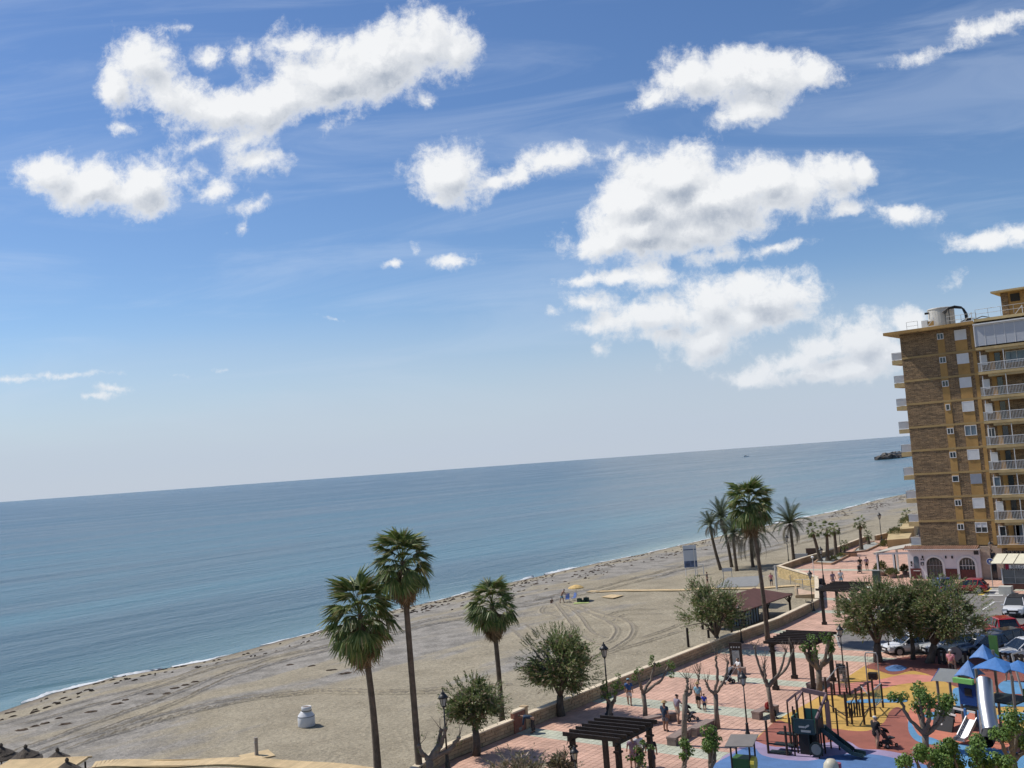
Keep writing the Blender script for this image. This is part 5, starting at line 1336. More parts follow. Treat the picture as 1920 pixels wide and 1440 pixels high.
# ramp with low wall below the terrace
ra = GS(1493, 1122); t = thing('access_ramp', 'pale ramp with low yellow wall and thin handrail below the retaining wall', 'ramp', (0, 0, 0))
A_, B_, C_ = G(1494, 1124, -.75), G(1533, 1122, -.6), G(1492, 1106, -.8)
q = MB(); pts = [(A_.x, A_.y, -1.2), (B_.x, B_.y, -1.2)]
q.beam((A_.x, A_.y, -.65), (B_.x - .3, B_.y + .3, -.55), .25, .8); q.beam((A_.x, A_.y, -.65), (C_.x, C_.y, -.7), .25, .7); q.build('side_wall', STONE, t)
q = MB(); q.add([(A_.x, A_.y, -.5), (B_.x - .3, B_.y + .3, -.18), (G(1530, 1108, 0).x, G(1530, 1108, 0).y, -.18), (C_.x, C_.y, -.55)], [(0, 1, 2, 3)]); q.build('slope', mat('ramp_paving', (.50, .36, .26), .85, .1, 1), t)
q = MB(); q.tube([(A_.x, A_.y, .45), (B_.x - .3, B_.y + .3, .85)], .03, 5); q.tube([(C_.x, C_.y, .45), (C_.x + 4, C_.y - 1.2, .75)], .03, 5); q.tube([(A_.x, A_.y, -.3), (A_.x, A_.y, .45)], .03, 5); q.tube([(C_.x, C_.y, -.5), (C_.x, C_.y, .45)], .03, 5); q.build('handrail', GREY, t)
for (x, y, lb) in [(1483,1092,'thin drain post on the left half of the yellow wall'),(1506,1100,'thin drain post on the right half of the yellow wall')]:
    b = GS(x, y + 6); t = thing('marker_post', lb, 'post', b); q = MB(); q.tube([(0, 0, -.1), (0, 0, 1.3)], .05, 6); q.build('post_shaft', GREY, t)

# white beach bin / tank
bt = GS(575, 1361); t = thing('beach_drum', 'white bottle-shaped plastic drum standing alone on the sand', 'drum', bt)
PL = mat('white_plastic', (.70, .70, .70), .45, .05, 2)
q = MB(); q.lathe([(.60, 0), (.62, .05), (.61, .72), (.56, .80), (.40, 1.0), (.36, 1.06)], n=24); q.build('body', PL, t, True)
q = MB(); q.lathe([(.355, 1.05), (.36, 1.38), (.33, 1.40), (.31, 1.30)], (.08, 0, 0), 20); q.build('neck', PL, t, True)
q = MB(); q.lathe([(.36, 1.085), (.375, 1.09), (.375, 1.12), (.36, 1.125)], (.08, 0, 0), 20); q.lathe([(.615, .70), (.625, .705), (.625, .725), (.61, .73)], n=24); q.build('rim_band', DARKM, t)
q = MB(); q.lathe([(.30, 1.36), (.01, 1.34)], (.08, 0, 0), 16, cap=False); q.build('lid_inside', mat('dull_brown', (.2, .15, .12), .8, 0), t)
# foot shower on a plank platform
fs_ = GS(482, 1419); t = thing('foot_shower', 'small wooden foot shower post on a square plank platform', 'shower', fs_, HEAD + .5)
for k in range(6): q = MB(); q.box((0, -.75 + k * .3, .06), (1.9, .28, .07)); q.build('plank', BOARD, t)
q = MB(); q.box((0, .1, .62), (.20, .22, 1.15)); q.build('post', mat('weathered_post', (.33, .29, .25), .8, .1, 3), t)
q = MB(); q.tube([(0, .0, .9), (-.16, -.02, .93)], .03, 6); q.build('tap', GREY, t)
# wooden mat on the sand
m0, m1, m2, m3 = GS(1128, 1121), GS(1150, 1123.5), GS(1169, 1118), GS(1146, 1116.5)
t = thing('plank_mat', 'small square of yellow boards lying loose on the sand', 'mat', (0, 0, 0))
for k in range(7):
    a, b = m0.lerp(m3, (k + .5) / 7), m1.lerp(m2, (k + .5) / 7); q = MB(); q.beam(a + Vector((0, 0, .12)), b + Vector((0, 0, .12)), (m3 - m0).length / 7 * .93, .05); q.build('board', BOARD, t)

# thatched parasols and the straw-mat roof at the lower left
THATCH = mat('dark_thatch', (.085, .068, .052), .95, .3, 3, bump=.05, bscale=9, fine=.3)
def parasol():
    t = thing('thatched_parasol', 'x', 'parasol', (0, 0, 0), 0, 'thatched parasols on the beach')
    q = MB(); q.tube([(0, 0, -.2), (0, 0, 2.2)], .06, 7); q.build('pole', DWOOD, t)
    rr = random.Random(3)
    for lv, (r_, z) in enumerate(((1.35, 1.85), (.98, 2.12), (.6, 2.36))):
        q = MB(); n = 22; vs = [(0, 0, z + .52 * r_ + .1)]; ring = []
        for k in range(n): an = 2 * PI * k / n; rr_ = r_ * rr.uniform(.94, 1.05); vs.append((rr_ * math.cos(an), rr_ * math.sin(an), z + rr.uniform(-.05, .03)))
        for k in range(n): an = 2 * PI * k / n; vs.append((r_ * .93 * math.cos(an), r_ * .93 * math.sin(an), z - .12))
        fs = [(0, 1 + k, 1 + (k + 1) % n) for k in range(n)] + [(1 + k, 1 + n + k, 1 + n + (k + 1) % n, 1 + (k + 1) % n) for k in range(n)]
        q.add(vs, fs); q.build('thatch_tier', THATCH, t)
    q = MB(); q.lathe([(.14, 2.72), (.16, 2.85), (.05, 3.0)], n=8); q.build('thatch_tip', THATCH, t)
    return t
pr = parasol(); ft = True
for (x, y, lb) in [(4,1462,'thatched parasol cut by the left edge of the beach'),(50,1466,'thatched parasol second from the left corner'),(110,1474,'thatched parasol third from the left corner, tilted towards the sea'),(128,1496,'thatched parasol lowest and rightmost of the cluster')]:
    b = GS(x, y)
    if ft: pr.location = b; pr['label'] = lb; pr.scale = (.78,) * 3; ft = False
    else: dup(pr, b, R.uniform(0, 3), lb)
sr = GS(60, 1500); t = thing('straw_roof', 'flat straw-mat roof edge of a beach bar at the bottom left corner', 'roof', (sr.x, sr.y, sr.z), HEAD - .1)
q = MB()
for k in range(26): q.tube([(-2.6 + k * .2, -2.5, 1.55), (-2.6 + k * .2, 2.0, 1.75)], .11, 5)
q.build('straw_bundle', BOARD, t); q = MB(); q.beam((-2.7, 2.05, 1.8), (2.7, 2.05, 1.8), .1, .1)
q.build('edge_batten', BOARD, t); 
for x in (-2.4, 2.4):
    for y in (-2.2, 1.8): q = MB(); q.tube([(x, y, -.2), (x, y, 1.6)], .06, 6); q.build('post', DWOOD, t)

# bathers' camp: yellow parasol, blue chairs, bags, towel
YP = mat('yellow_parasol_cloth', (.62, .42, .16), .8, .2, 3); BLUEF = mat('blue_chair_fabric', (.10, .17, .42), .7, .1, 3); DBAG = mat('dark_green_bag', (.02, .045, .035), .7, .3, 4)
b = GS(1082, 1127); t = thing('beach_parasol', 'yellow beach parasol opened beside blue chairs near the waterline', 'parasol', b)
q = MB(); q.tube([(0, 0, -.2), (0, 0, 1.95)], .025, 6); q.build('pole', BWHITE, t)
q = MB(); q.lathe([(1.02, 1.62), (.98, 1.72), (.62, 1.93), (.2, 2.04), (.01, 2.06)], n=12, cap=False); q.lathe([(.01, 2.03), (.98, 1.69)], n=12, cap=False); q.build('canopy', YP, t)
for (x, y, r_, lb) in [(1064,1128,.5,'blue folding beach chair in front of the bending bather'),(1075,1126,-.2,'blue folding beach chair directly under the yellow parasol')]:
    t = thing('beach_chair', lb, 'chair', GS(x, y), r_, 'blue beach chairs')
    q = MB(); q.box((0, 0, .32), (.5, .5, .04)); q.build('seat', BLUEF, t); q = MB(); q.beam((0, .24, .32), (0, .5, .92), .5, .04); q.build('backrest', BLUEF, t)
    for sx in (-.25, .25):
        q = MB(); q.tube([(sx, -.25, 0), (sx, .25, .34)], .018, 5); q.tube([(sx, .25, 0), (sx, -.25, .34)], .018, 5); q.build('leg', BWHITE, t)
for (x, y, s, lb) in [(1087,1129,.5,'dark green bag on the towel right of the parasol'),(1100,1128,.55,'black bag at the right end of the towel'),(1094,1129.5,.32,'small dark bag between the two larger ones on the towel')]:
    t = thing('beach_bag', lb, 'bag', GS(x, y), 0, 'dark bags on the beach towel'); q = MB(); q.prism([(-s * .6, -s * .35), (s * .6, -s * .35), (s * .5, s * .35), (-s * .5, s * .35)], 0, s * .95); q.build('bag_body', DBAG, t); q = MB(); q.tube([(-s * .3, 0, s * .9), (0, 0, s * 1.15), (s * .3, 0, s * .9)], .02, 5); q.build('handle', DBAG, t)
b = GS(1090, 1131); t = MB(); t.box((b.x, b.y, b.z + .04), (1.9, 1.0, .025), .5); tag(t.build('beach_towel', mat('lime_towel', (.42, .50, .18), .9, .1)), 'lime green beach towel spread under the dark bags', 'towel')

# planting beds with stone edging, gravel and shrubs
GRAV = mat('pale_gravel', (.36, .36, .32), .9, .25, 6, bump=.03, bscale=12)
EDGE = mat('bed_edging', (.42, .27, .17), .85, .12, 2, orand=.15)
def bed(label, px, gl=True):
    pts = [G(x, y) for x, y in px]; pts = [Vector((p.x, p.y, 0)) for p in pts]; t = thing('planting_bed', label, 'planting bed', (0, 0, 0), 0, 'gravel planting beds'); q = MB(); q.prism([(p.x, p.y) for p in pts], -.05, .14); q.build('gravel', GRAV, t)
    n = 0
    for a, b in zip(pts, pts[1:] + pts[:1]):
        L = (b - a).length; k = max(1, int(L / .7)); d = (b - a).normalized(); q = MB(); q.box((0, 0, 0), (L / k - .02, .24, .26)); me = q.mesh('edge_stone', EDGE)
        for j in range(k): put('edge_stone', me, t, a + d * (L / k * (j + .5)) + Vector((0, 0, .12)), (0, 0, math.atan2(d.y, d.x)))
    return t
bed('first gravel bed with palms between low wall and paving', [(1527,1057),(1560,1059),(1596,1041),(1585,1037),(1560,1042),(1540,1047)])
bed('second gravel bed with palms beyond the small brick bench', [(1600,1037),(1625,1034),(1650,1022),(1640,1017),(1620,1022),(1605,1031)])
t = thing('raised_planter', 'large ochre raised planter with shrubs beyond the restaurant pergola', 'planter', (0, 0, 0))
for (px, h) in (([(1665,1031),(1706,1028),(1716,1006),(1690,1004),(1668,1014)], 1.5), ([(1690,1018),(1716,1016),(1722,996),(1700,996)], 2.2)):
    q = MB(); q.prism([(G(x, y).x, G(x, y).y) for x, y in px], 0, h); q.build('planter_wall', OCHREL, t)
SHRUB = leafmat('shrub_leaves', (.06, .09, .03), (.16, .17, .07), (.30, .22, .10))
def shrub(label, x, y, z, r_, h, seed, pot=True, n=500, cat='shrub', m=None):
    rr = random.Random(seed); b = G(x, y); t = thing('potted_shrub' if pot else 'shrub', label, cat, (b.x, b.y, z))
    z0 = 0
    if pot: q = MB(); q.lathe([(r_ * .55, 0), (r_ * .75, .4), (r_ * .8, .45), (r_ * .7, .44)], n=14); q.build('pot', mat('clay_tub', (.42, .30, .24), .8, .1, 3), t); z0 = .4
    f = MB()
    for _ in range(n):
        d = Vector((rr.gauss(0, 1), rr.gauss(0, 1), abs(rr.gauss(0, 1)))).normalized(); p = Vector((d.x * r_, d.y * r_, d.z * h)) * rr.uniform(.45, 1.05) + Vector((0, 0, z0)); dr = (d + Vector((rr.gauss(0, .4), rr.gauss(0, .4), .3))).normalized(); s_ = dr.orthogonal().normalized() * .05
        f.add([p, p + dr * .16 + s_, p + dr * .32, p + dr * .16 - s_], [(0, 1, 2, 3)])
    f.build('foliage', m or SHRUB, t); return t
shrub('big potted shrub with yellowish leaves beside the restaurant pergola', 1654, 1079, 0, .85, 1.3, 1)
shrub('low potted shrub in a white tub right of the yellowish one', 1674, 1083, 0, .7, .6, 2)
shrub('small potted plant near the restaurant corner under the pergola', 1697, 1077, 0, .45, .7, 3, n=260)
shrub('dark shrub at the foot of the farthest lamp', 1660, 1024, 0, .8, .9, 4, False)
shrub('spreading shrub on top of the ochre raised planter', 1682, 1017, 1.5, 1.3, .8, 5, False)
shrub('round shrub in the upper part of the raised planter', 1702, 1005, 2.2, 1.2, .9, 6, False)
shrub('grey aloe clump between the palms of the first bed', 1562, 1052, .14, .5, .5, 7, False, 200)
shrub('dark aloe clump at the end of the first bed', 1577, 1046, .14, .55, .5, 8, False, 200)
b = G(1594, 1043); t = thing('brick_bench', 'small brick bench block between the two gravel beds', 'bench', (b.x, b.y, 0), .1); q = MB(); q.box((0, 0, .28), (1.9, .7, .56)); q.build('seat_block', EDGE, t); q = MB(); q.box((0, .0, .59), (2.0, .8, .06)); q.build('seat_slab', DARKM, t)
b = G(1645, 1094); t = thing('utility_box', 'dark green utility cabinet on the paving above the tree crowns', 'cabinet', (b.x, b.y, 0)); q = MB(); q.box((0, 0, .75), (.8, .5, 1.5)); q.build('cabinet_body', mat('cabinet_green', (.06, .09, .075), .6, .1), t); q = MB(); q.box((0, 0, 1.53), (.9, .6, .06)); q.build('cabinet_top', GREY, t)
b = G(1537, 1096); t = thing('flag_pole', 'thin white pole beside the lamp at the wall gap', 'pole', (b.x - .6, b.y, 0)); q = MB(); q.tube([(0, 0, 0), (0, 0, 3.1)], .035, 6); q.build('pole_shaft', BWHITE, t); q = MB(); q.lathe([(.05, 3.1), (.2, 3.2), (.2, 3.3), (.05, 3.4)], n=8); q.build('pole_head', BWHITE, t)

# slatted play-area fence
FBL = mat('fence_black', (.02, .018, .018), .6, .1); 
def fence(label, a, b, h=1.0):
    t = thing('playground_fence', label, 'fence', (0, 0, 0)); a, b = Vector((a.x, a.y, 0)), Vector((b.x, b.y, 0)); L = (b - a).length; d = (b - a).normalized(); an = math.atan2(d.y, d.x); n = int(L / .36)
    for z in (.18, h - .12): q = MB(); q.beam(a + Vector((0, 0, z)), b + Vector((0, 0, z)), .07, .12); q.build('rail', FBL, t)
    q = MB(); q.box((0, 0, h / 2), (.18, .09, h)); me = q.mesh('slat', FBL)
    for k in range(n + 1): put('slat', me, t, a + d * (L * k / n), (0, 0, an))
fence('black slatted fence between the play tower and the shaded parked cars', G(1762, 1245), G(1812, 1250)); fence('black slatted fence behind the play tower at the right edge', G(1868, 1252), G(1960, 1262), 1.15)
for x0, x1, y0, y1 in ((1764, 1812, 1243, 1248), (1870, 1960, 1249, 1258)):
    a, b = G(x0, y0), G(x1, y1); mbx = MB(); mbx.beam(Vector((a.x, a.y + .5, .3)), Vector((b.x, b.y + .5, .3)), .2, .6); tag(mbx.build('low_wall', COPE), 'low pale wall right behind the ' + ('left' if x0 < 1800 else 'right') + ' black slatted fence', 'wall')

# ================================================================ CARS
CGLASS = mat('car_glass', (.02, .025, .03), .05, 0, spec=.8); TYRE = mat('tyre_rubber', (.02, .02, .02), .8, 0); RIM = mat('alloy_rim', (.45, .45, .46), .35, 0, metal=.6); BLACKT = mat('black_trim', (.02, .02, .022), .6, 0)
LRED = mat('tail_lamp', (.35, .01, .01), .25, 0); LCLR = mat('head_lamp', (.65, .68, .7), .12, 0, spec=.8); PLATE = mat('number_plate', (.7, .7, .68), .5, 0)
def car(label, loc, yaw, paint, L=4.3, W=1.8, H=1.62, suv=True, black_roof=False):
    t = thing('parked_car', label, 'car', (loc.x, loc.y, -.12), yaw, 'cars parked beside the playground'); hl, hw = L / 2, W / 2
    zb = .28; belt = H * .60; hood = H * .56
    st = [(-hl, .82, .45, belt * .80), (-hl + .10, .94, zb, belt * .97), (-hl + .55, 1.0, zb, belt), (-.3, 1.0, zb, belt), (hl - 1.25, 1.0, zb, belt * .985), (hl - .9, .985, zb, hood), (hl - .35, .95, zb, hood * .93), (hl - .08, .86, zb + .02, hood * .80), (hl, .74, .42, hood * .62)]
    vs = []; fs = []
    for (x, wf, z0, z1) in st:
        w = hw * wf
        vs += [(x, -w * .86, z0), (x, -w, z0 + (z1 - z0) * .22), (x, -w, z0 + (z1 - z0) * .68), (x, -w * .93, z1 - .02), (x, -w * .6, z1 + .03), (x, w * .6, z1 + .03), (x, w * .93, z1 - .02), (x, w, z0 + (z1 - z0) * .68), (x, w, z0 + (z1 - z0) * .22), (x, w * .86, z0)]
    n = 10
    for i in range(len(st) - 1):
        for k in range(n): fs.append((i * n + k, (i + 1) * n + k, (i + 1) * n + (k + 1) % n, i * n + (k + 1) % n))
    fs += [tuple(range(n)), tuple(range((len(st) - 1) * n + n - 1, (len(st) - 1) * n - 1, -1))]
    q = MB(); q.add(vs, fs); bo = q.build('body', paint, t, True)
    md = bo.modifiers.new('bevel', 'BEVEL'); md.width = .03; md.segments = 2; md.limit_method = 'ANGLE'; md.angle_limit = .9
    # glasshouse
    bx0, bx1 = -hl + (.22 if suv else .45), hl - 1.15; tx0, tx1 = -hl + (.62 if suv else 1.0), hl - 2.05
    gb, gt = hw * .91, hw * .74; zt = H - .07
    q = MB(); q.add([(bx0, -gb, belt), (bx1, -gb, belt * .98), (bx1, gb, belt * .98), (bx0, gb, belt), (tx0, -gt, zt), (tx1, -gt, zt), (tx1, gt, zt), (tx0, gt, zt)], [(3, 2, 1, 0), (4, 5, 6, 7), (0, 1, 5, 4), (1, 2, 6, 5), (2, 3, 7, 6), (3, 0, 4, 7)]); q.build('windows', CGLASS, t)
    q = MB(); g_ = .012
    q.add([(tx0 - .10, -gt * .98, zt), (tx1 + .04, -gt * .98, zt), (tx1 + .04, gt * .98, zt), (tx0 - .10, gt * .98, zt), (tx0 + .05, -gt * .86, H), (tx1 - .15, -gt * .86, H), (tx1 - .15, gt * .86, H), (tx0 + .05, gt * .86, H)], [(3, 2, 1, 0), (4, 5, 6, 7), (0, 1, 5, 4), (1, 2, 6, 5), (2, 3, 7, 6), (3, 0, 4, 7)])
    q.build('roof', BLACKT if black_roof else paint, t)
    q = MB()
    for s_ in (-1, 1):
        q.beam((bx0, s_ * gb, belt), (tx0, s_ * gt, zt), .11, .05); q.beam((bx1, s_ * gb, belt), (tx1, s_ * gt, zt), .06, .05); xm = (tx0 + tx1) / 2; q.beam((xm, s_ * (gb + .01), belt), (xm, s_ * (gt + .01), zt), .08, .03); q.beam((tx0 + .35, s_ * (gb - .01), belt), (tx0 + .2, s_ * (gt + .01), zt), .16, .04)
    q.build('pillar', paint, t)
    for sx in (-1, 1):
        for s_ in (-1, 1):
            wx = sx * hl * .62 + .03; wr = .35
            q = MB(); q.tube([(wx, s_ * (hw - .22), wr), (wx, s_ * (hw + .012), wr)], wr, 18); w = q.build('wheel', TYRE, t)
            q = MB(); q.tube([(wx, s_ * (hw + .01), wr), (wx, s_ * (hw + .022), wr)], wr * .66, 14); q.build('rim', RIM, w)
            q = MB()
            for k in range(9):
                a0, a1 = PI * (k / 9) * 1.1 - .15, PI * ((k + 1) / 9) * 1.1 - .15
                q.beam((wx + math.cos(a0) * (wr + .05), s_ * (hw - .01), wr + math.sin(a0) * (wr + .05)), (wx + math.cos(a1) * (wr + .05), s_ * (hw - .01), wr + math.sin(a1) * (wr + .05)), .05, .07)
            q.build('wheel_arch', BLACKT if suv else paint, t)
    for s_ in (-1, 1):
        q = MB(); q.box((hl - .17, s_ * hw * .70, hood * .80), (.26, .42, .17)); q.build('headlight', LCLR, t)
        q = MB(); q.box((-hl + .10, s_ * hw * .80, belt * .82), (.16, .30, .24)); q.build('tail_light', LRED, t)
        q = MB(); q.box((hl - 1.35, s_ * (hw + .08), belt + .03), (.13, .2, .14)); q.build('wing_mirror', paint, t)
    q = MB(); q.box((hl - .03, 0, hood * .66), (.1, W * .52, .2)); q.box((hl - .03, 0, .40), (.1, W * .7, .16)); q.build('grille', BLACKT, t)
    q = MB(); q.box((-hl + .0, 0, .42), (.1, W * .78, .2)); q.build('bumper', BLACKT, t)
    for x in (hl + .03, -hl - .0): q = MB(); q.box((x, 0, .50 if x > 0 else belt * .66), (.03, .52, .11)); q.build('number_plate', PLATE, t)
    return t
def paint(n, c): return mat(n, c, .3, .02, 1, spec=.5, coat=.8)
PW_, PR, PBL, PBK, PNV, PSL = paint('white_car_paint', (.72, .73, .74)), paint('red_car_paint', (.36, .012, .012)), paint('blue_car_paint', (.02, .05, .19)), paint('black_car_paint', (.012, .013, .016)), paint('navy_car_paint', (.02, .045, .10)), paint('silver_car_paint', (.50, .51, .52))
def yaw_to(p, deg):   # heading measured clockwise-negative from the direction away from the viewer
    return math.atan2(p.y, p.x) + math.radians(deg)
Cc = [(1906,1152,172,PW_,4.4,1.85,1.64,'white car with black roof glass facing the viewer in the car park lane',True),(1876,1192,22,PR,4.4,1.85,1.68,'bright red car seen from behind in the second row of the car park',False),
 (1815,1111,80,PR,4.1,1.78,1.50,'dark red car parked by the restaurant arch beside the yellow kerb line',False),(1765,1112,24,PBL,4.0,1.78,1.75,'blue van-like car parked in front of the large arched door',False),
 (1708,1224,118,PW_,4.4,1.8,1.5,'white car half hidden under the leftmost dark tree',False),(1785,1226,120,PSL,4.5,1.82,1.6,'silver-white car behind the thick trunk beside the playground',False),
 (1842,1226,124,PNV,4.3,1.8,1.5,'dark blue car between silver car and black car in the shade',False),(1876,1219,128,PBK,4.5,1.85,1.6,'black car in the shade just left of the white one by the fence',False),
 (1925,1237,122,PW_,4.5,1.85,1.6,'white car with dark bumper beside the black slatted fence',False),(1948,1196,22,PR,4.2,1.8,1.5,'red car cut off by the right edge beside the bright red one',False)]
for (x, y, dg_, pt, L, W, H, lb, br_) in Cc:
    p = G(x, y, -.12); car(lb, p, yaw_to(p, dg_), pt, L, W, H, True, br_)

# ================================================================ PLAYGROUND
PDARK = mat('play_dark_green', (.014, .024, .023), .5, .1); PPOST = mat('play_brown_post', (.055, .030, .020), .6, .2, 4); PGREEN = mat('play_green', (.06, .20, .15), .5, .05); PTEAL = mat('play_teal_panel', (.018, .045, .055), .5, .05); PPINK = mat('play_mauve_panel', (.20, .13, .14), .6, .06)
STEEL = mat('brushed_steel', (.60, .60, .61), .38, .03, 2, metal=1.0); PBLUE = mat('play_blue_cloth', (.06, .20, .50), .6, .12, 1.5, fine=.08, grime=.2); PBLUED = mat('play_blue_panel', (.012, .055, .21), .4, .05); PLIME = mat('play_lime', (.22, .52, .14), .5, .03); PGRN2 = mat('play_leaf_green', (.05, .13, .03), .5, .05)
PGREY = mat('play_grey_roof', (.17, .18, .18), .6, .05); ROPE = mat('rope', (.02, .02, .02), .9, 0); PGPOST = mat('play_grey_post', (.20, .18, .16), .5, .08)
# play engine: raised deck, sloping handrails, slide, wheel
o = G(1519, 1416); t = thing('play_engine', 'dark green climbing engine with wheel, railings and small slide on lilac floor', 'playground tower', (o.x, o.y, 0), math.radians(4)); t.scale = (.9, .9, .95)
def pst(x, y, z0, z1, r_=.055, par=None, m=None, nm='post'): q = MB(); q.tube([(x, y, z0), (x, y, z1)], r_, 8); return q.build(nm, m or PPOST, par if par else t)
q = MB(); q.box((0, .6, 1.35), (1.5, 2.2, .08)); q.build('deck', PDARK, t)
for (x, y, z) in ((-.75, -.5, 2.2), (.75, -.5, 2.2), (-.75, 1.7, 3.3), (.75, 1.7, 3.1), (-.75, .6, 2.9), (.75, .6, 2.9), (-1.3, 1.9, 3.0), (-1.9, 1.9, 2.5)): pst(x, y, 0, z)
q = MB(); q.box((0, -.56, 1.75), (1.25, .07, .85)); pn = q.build('front_panel', PTEAL, t)
q = MB(); q.beam((-.32, -.61, 1.72), (.02, -.61, 1.72), .02, .10); q.beam((.05, -.61, 1.70), (.32, -.61, 1.86), .02, .10); q.beam((-.2, -.61, 1.5), (.4, -.61, 1.5), .02, .12); q.build('printed_emblem', GREY, pn)
q = MB(); q.box((.80, .0, 1.75), (.06, .95, .85)); q.build('side_panel', PDARK, t); q = MB(); q.box((.86, 1.35, 1.75), (.06, .75, 2.1)); q.build('mauve_panel', PPINK, t)
for k in range(7):
    q = MB(); q.box((-.8, -.35 + k * .16, 1.75), (.04, .05, .85)); q.build('green_bar', PGREEN, t)
q = MB(); q.beam((-.8, -.4, 2.18), (-.8, .7, 2.18), .06, .06); q.beam((-.8, -.4, 1.35), (-.8, .7, 1.35), .06, .06); q.build('rail', PGREEN, t)
q = MB(); q.beam((-1.9, 1.9, 2.5), (-1.3, 1.9, 2.95), .08, .14); q.beam((-1.3, 1.9, 2.95), (-.75, 1.7, 3.3), .08, .14); q.beam((-.75, 1.7, 3.3), (.75, 1.7, 3.1), .12, .26); q.beam((.75, 1.7, 3.1), (.75, -.5, 2.2), .10, .20); q.beam((-.75, 1.7, 3.2), (-.75, .6, 2.9), .08, .1); q.build('handrail', PPINK, t)
q = MB(); q.add([(.85, .0, 1.38), (.85, .6, 1.38), (2.5, .6, .28), (2.5, 0, .28), (3.2, .6, .18), (3.2, 0, .18)], [(0, 3, 2, 1), (3, 5, 4, 2)]); q.beam((.85, 0, 1.5), (2.5, 0, .4), .05, .26); q.beam((.85, .6, 1.5), (2.5, .6, .4), .05, .26); q.beam((2.5, 0, .36), (3.2, 0, .28), .05, .2); q.beam((2.5, .6, .36), (3.2, .6, .28), .05, .2); q.build('slide', PTEAL, t)
for (x, y, z) in ((-.75, .05, 2.5), (.75, .05, 2.6), (-.3, 1.75, 3.1), (.3, 1.75, 3.1), (0, 1.75, 1.3), (-1.3, .5, 1.9), (-1.3, 1.2, 2.4), (1.3, 1.6, 2.4)): pst(x, y, 0, z)
q = MB(); q.box((-.2, 1.74, 1.8), (1.0, .06, .85)); q.build('back_panel', PGREEN, t); q = MB(); q.tube([(-.45, .55, .45), (-.45, 1.5, .45)], .42, 14); q.build('crawl_barrel', PDARK, t)
q = MB(); q.box((.2, .2, .72), (.06, 1.4, 1.2)); q.build('inner_panel', PDARK, t)
q = MB(); q.tube([(.66, -.66, .55), (.66, -.60, .55)], .42, 20); q.build('wheel', PDARK, t); q = MB(); q.tube([(.66, -.69, .55), (.66, -.665, .55)], .30, 20); q.build('wheel_disc', PGREY, t)
q = MB(); q.box((0, .0, .65), (1.15, .1, 1.2)); q.build('lower_panel', BLACKT, t)
q = MB(); q.box((-1.7, -.4, .1), (1.3, .5, .08)); q.box((-1.7, .4, .35), (1.3, .5, .08)); q.box((-1.7, 1.1, .8), (1.3, .5, .08)); q.build('step', PDARK, t)
for (x, y, z) in ((-2.4, -.6, 1.9), (-1.2, -.6, 1.7)): pst(x, y, 0, z, .08, nm='step_post')
q = MB(); q.beam((-2.4, -.6, .6), (-1.2, -.6, .6), .06, .08); q.build('step_rail', PDARK, t)
# climbing frame with posts, nets and balance bars
o = G(1612, 1352); t = thing('climbing_frame', 'climbing course of brown posts with green nets and bars on yellow floor', 'climbing frame', (0, 0, 0))
pp = [(1553,1336,2.2),(1563,1335,1.8),(1589,1361,2.0),(1598,1357,.9),(1621,1359,1.9),(1633,1344,2.1),(1641,1341,2.2),(1656,1327,1.5),(1565,1303,1.2),(1575,1302,1.9),(1588,1300,1.9),(1594,1304,2.2),(1607,1330,1.3),(1618,1325,1.4),(1550,1312,1.0)]
PP = [Vector((*G(x, y).xy, 0)) for x, y, h in pp]
for P_, (x, y, h) in zip(PP, pp): pst(P_.x, P_.y, 0, h, .07)
UPZ = Vector((0, 0, 1))
def bar(a, b, z0, z1, m=GREY, w=.05, nm='bar'): q = MB(); q.beam(PP[a] + UPZ * z0, PP[b] + UPZ * z1, w, w); q.build(nm, m, t)
for (a, b, z0, z1) in ((0, 2, .55, .55), (2, 4, .5, .5), (4, 5, .6, .6), (5, 6, .5, .5), (6, 7, .5, .5), (0, 9, 1.9, 1.8), (9, 10, 1.8, 1.8), (10, 11, 1.8, 1.8), (12, 13, 1.1, 1.1), (13, 5, 1.3, 1.3), (2, 12, .9, .9), (1, 8, 1.0, 1.0)): bar(a, b, z0, z1, GREY if z0 > 1.2 else DWOOD)
for k in range(7):
    p_, r_ = PP[2].lerp(PP[4], k / 6 * .9 + .05), 0; q = MB(); q.beam(p_ + UPZ * .55, p_ + UPZ * 1.35, .14, .05); q.build('panel_slat', PDARK, t)
for k in range(6):
    p_ = PP[6].lerp(PP[7], k / 5 * .8 + .1); q = MB(); q.beam(p_ + UPZ * .5, p_ + UPZ * 1.5, .04, .04); q.build('green_bar', PGREEN, t)
for z in (.5, 1.5): q = MB(); q.beam(PP[6] + UPZ * z, PP[7] + UPZ * z, .06, .06); q.build('green_rail', GREY, t)
q = MB()
for k in range(8):
    a = PP[9].lerp(PP[11], k / 7); q.beam(a + UPZ * .5, a + UPZ * 1.8, .03, .03)
for z in (.7, 1.0, 1.3, 1.6): q.beam(PP[9] + UPZ * z, PP[11] + UPZ * z, .03, .03)
q.build('rope_net', GREY, t)
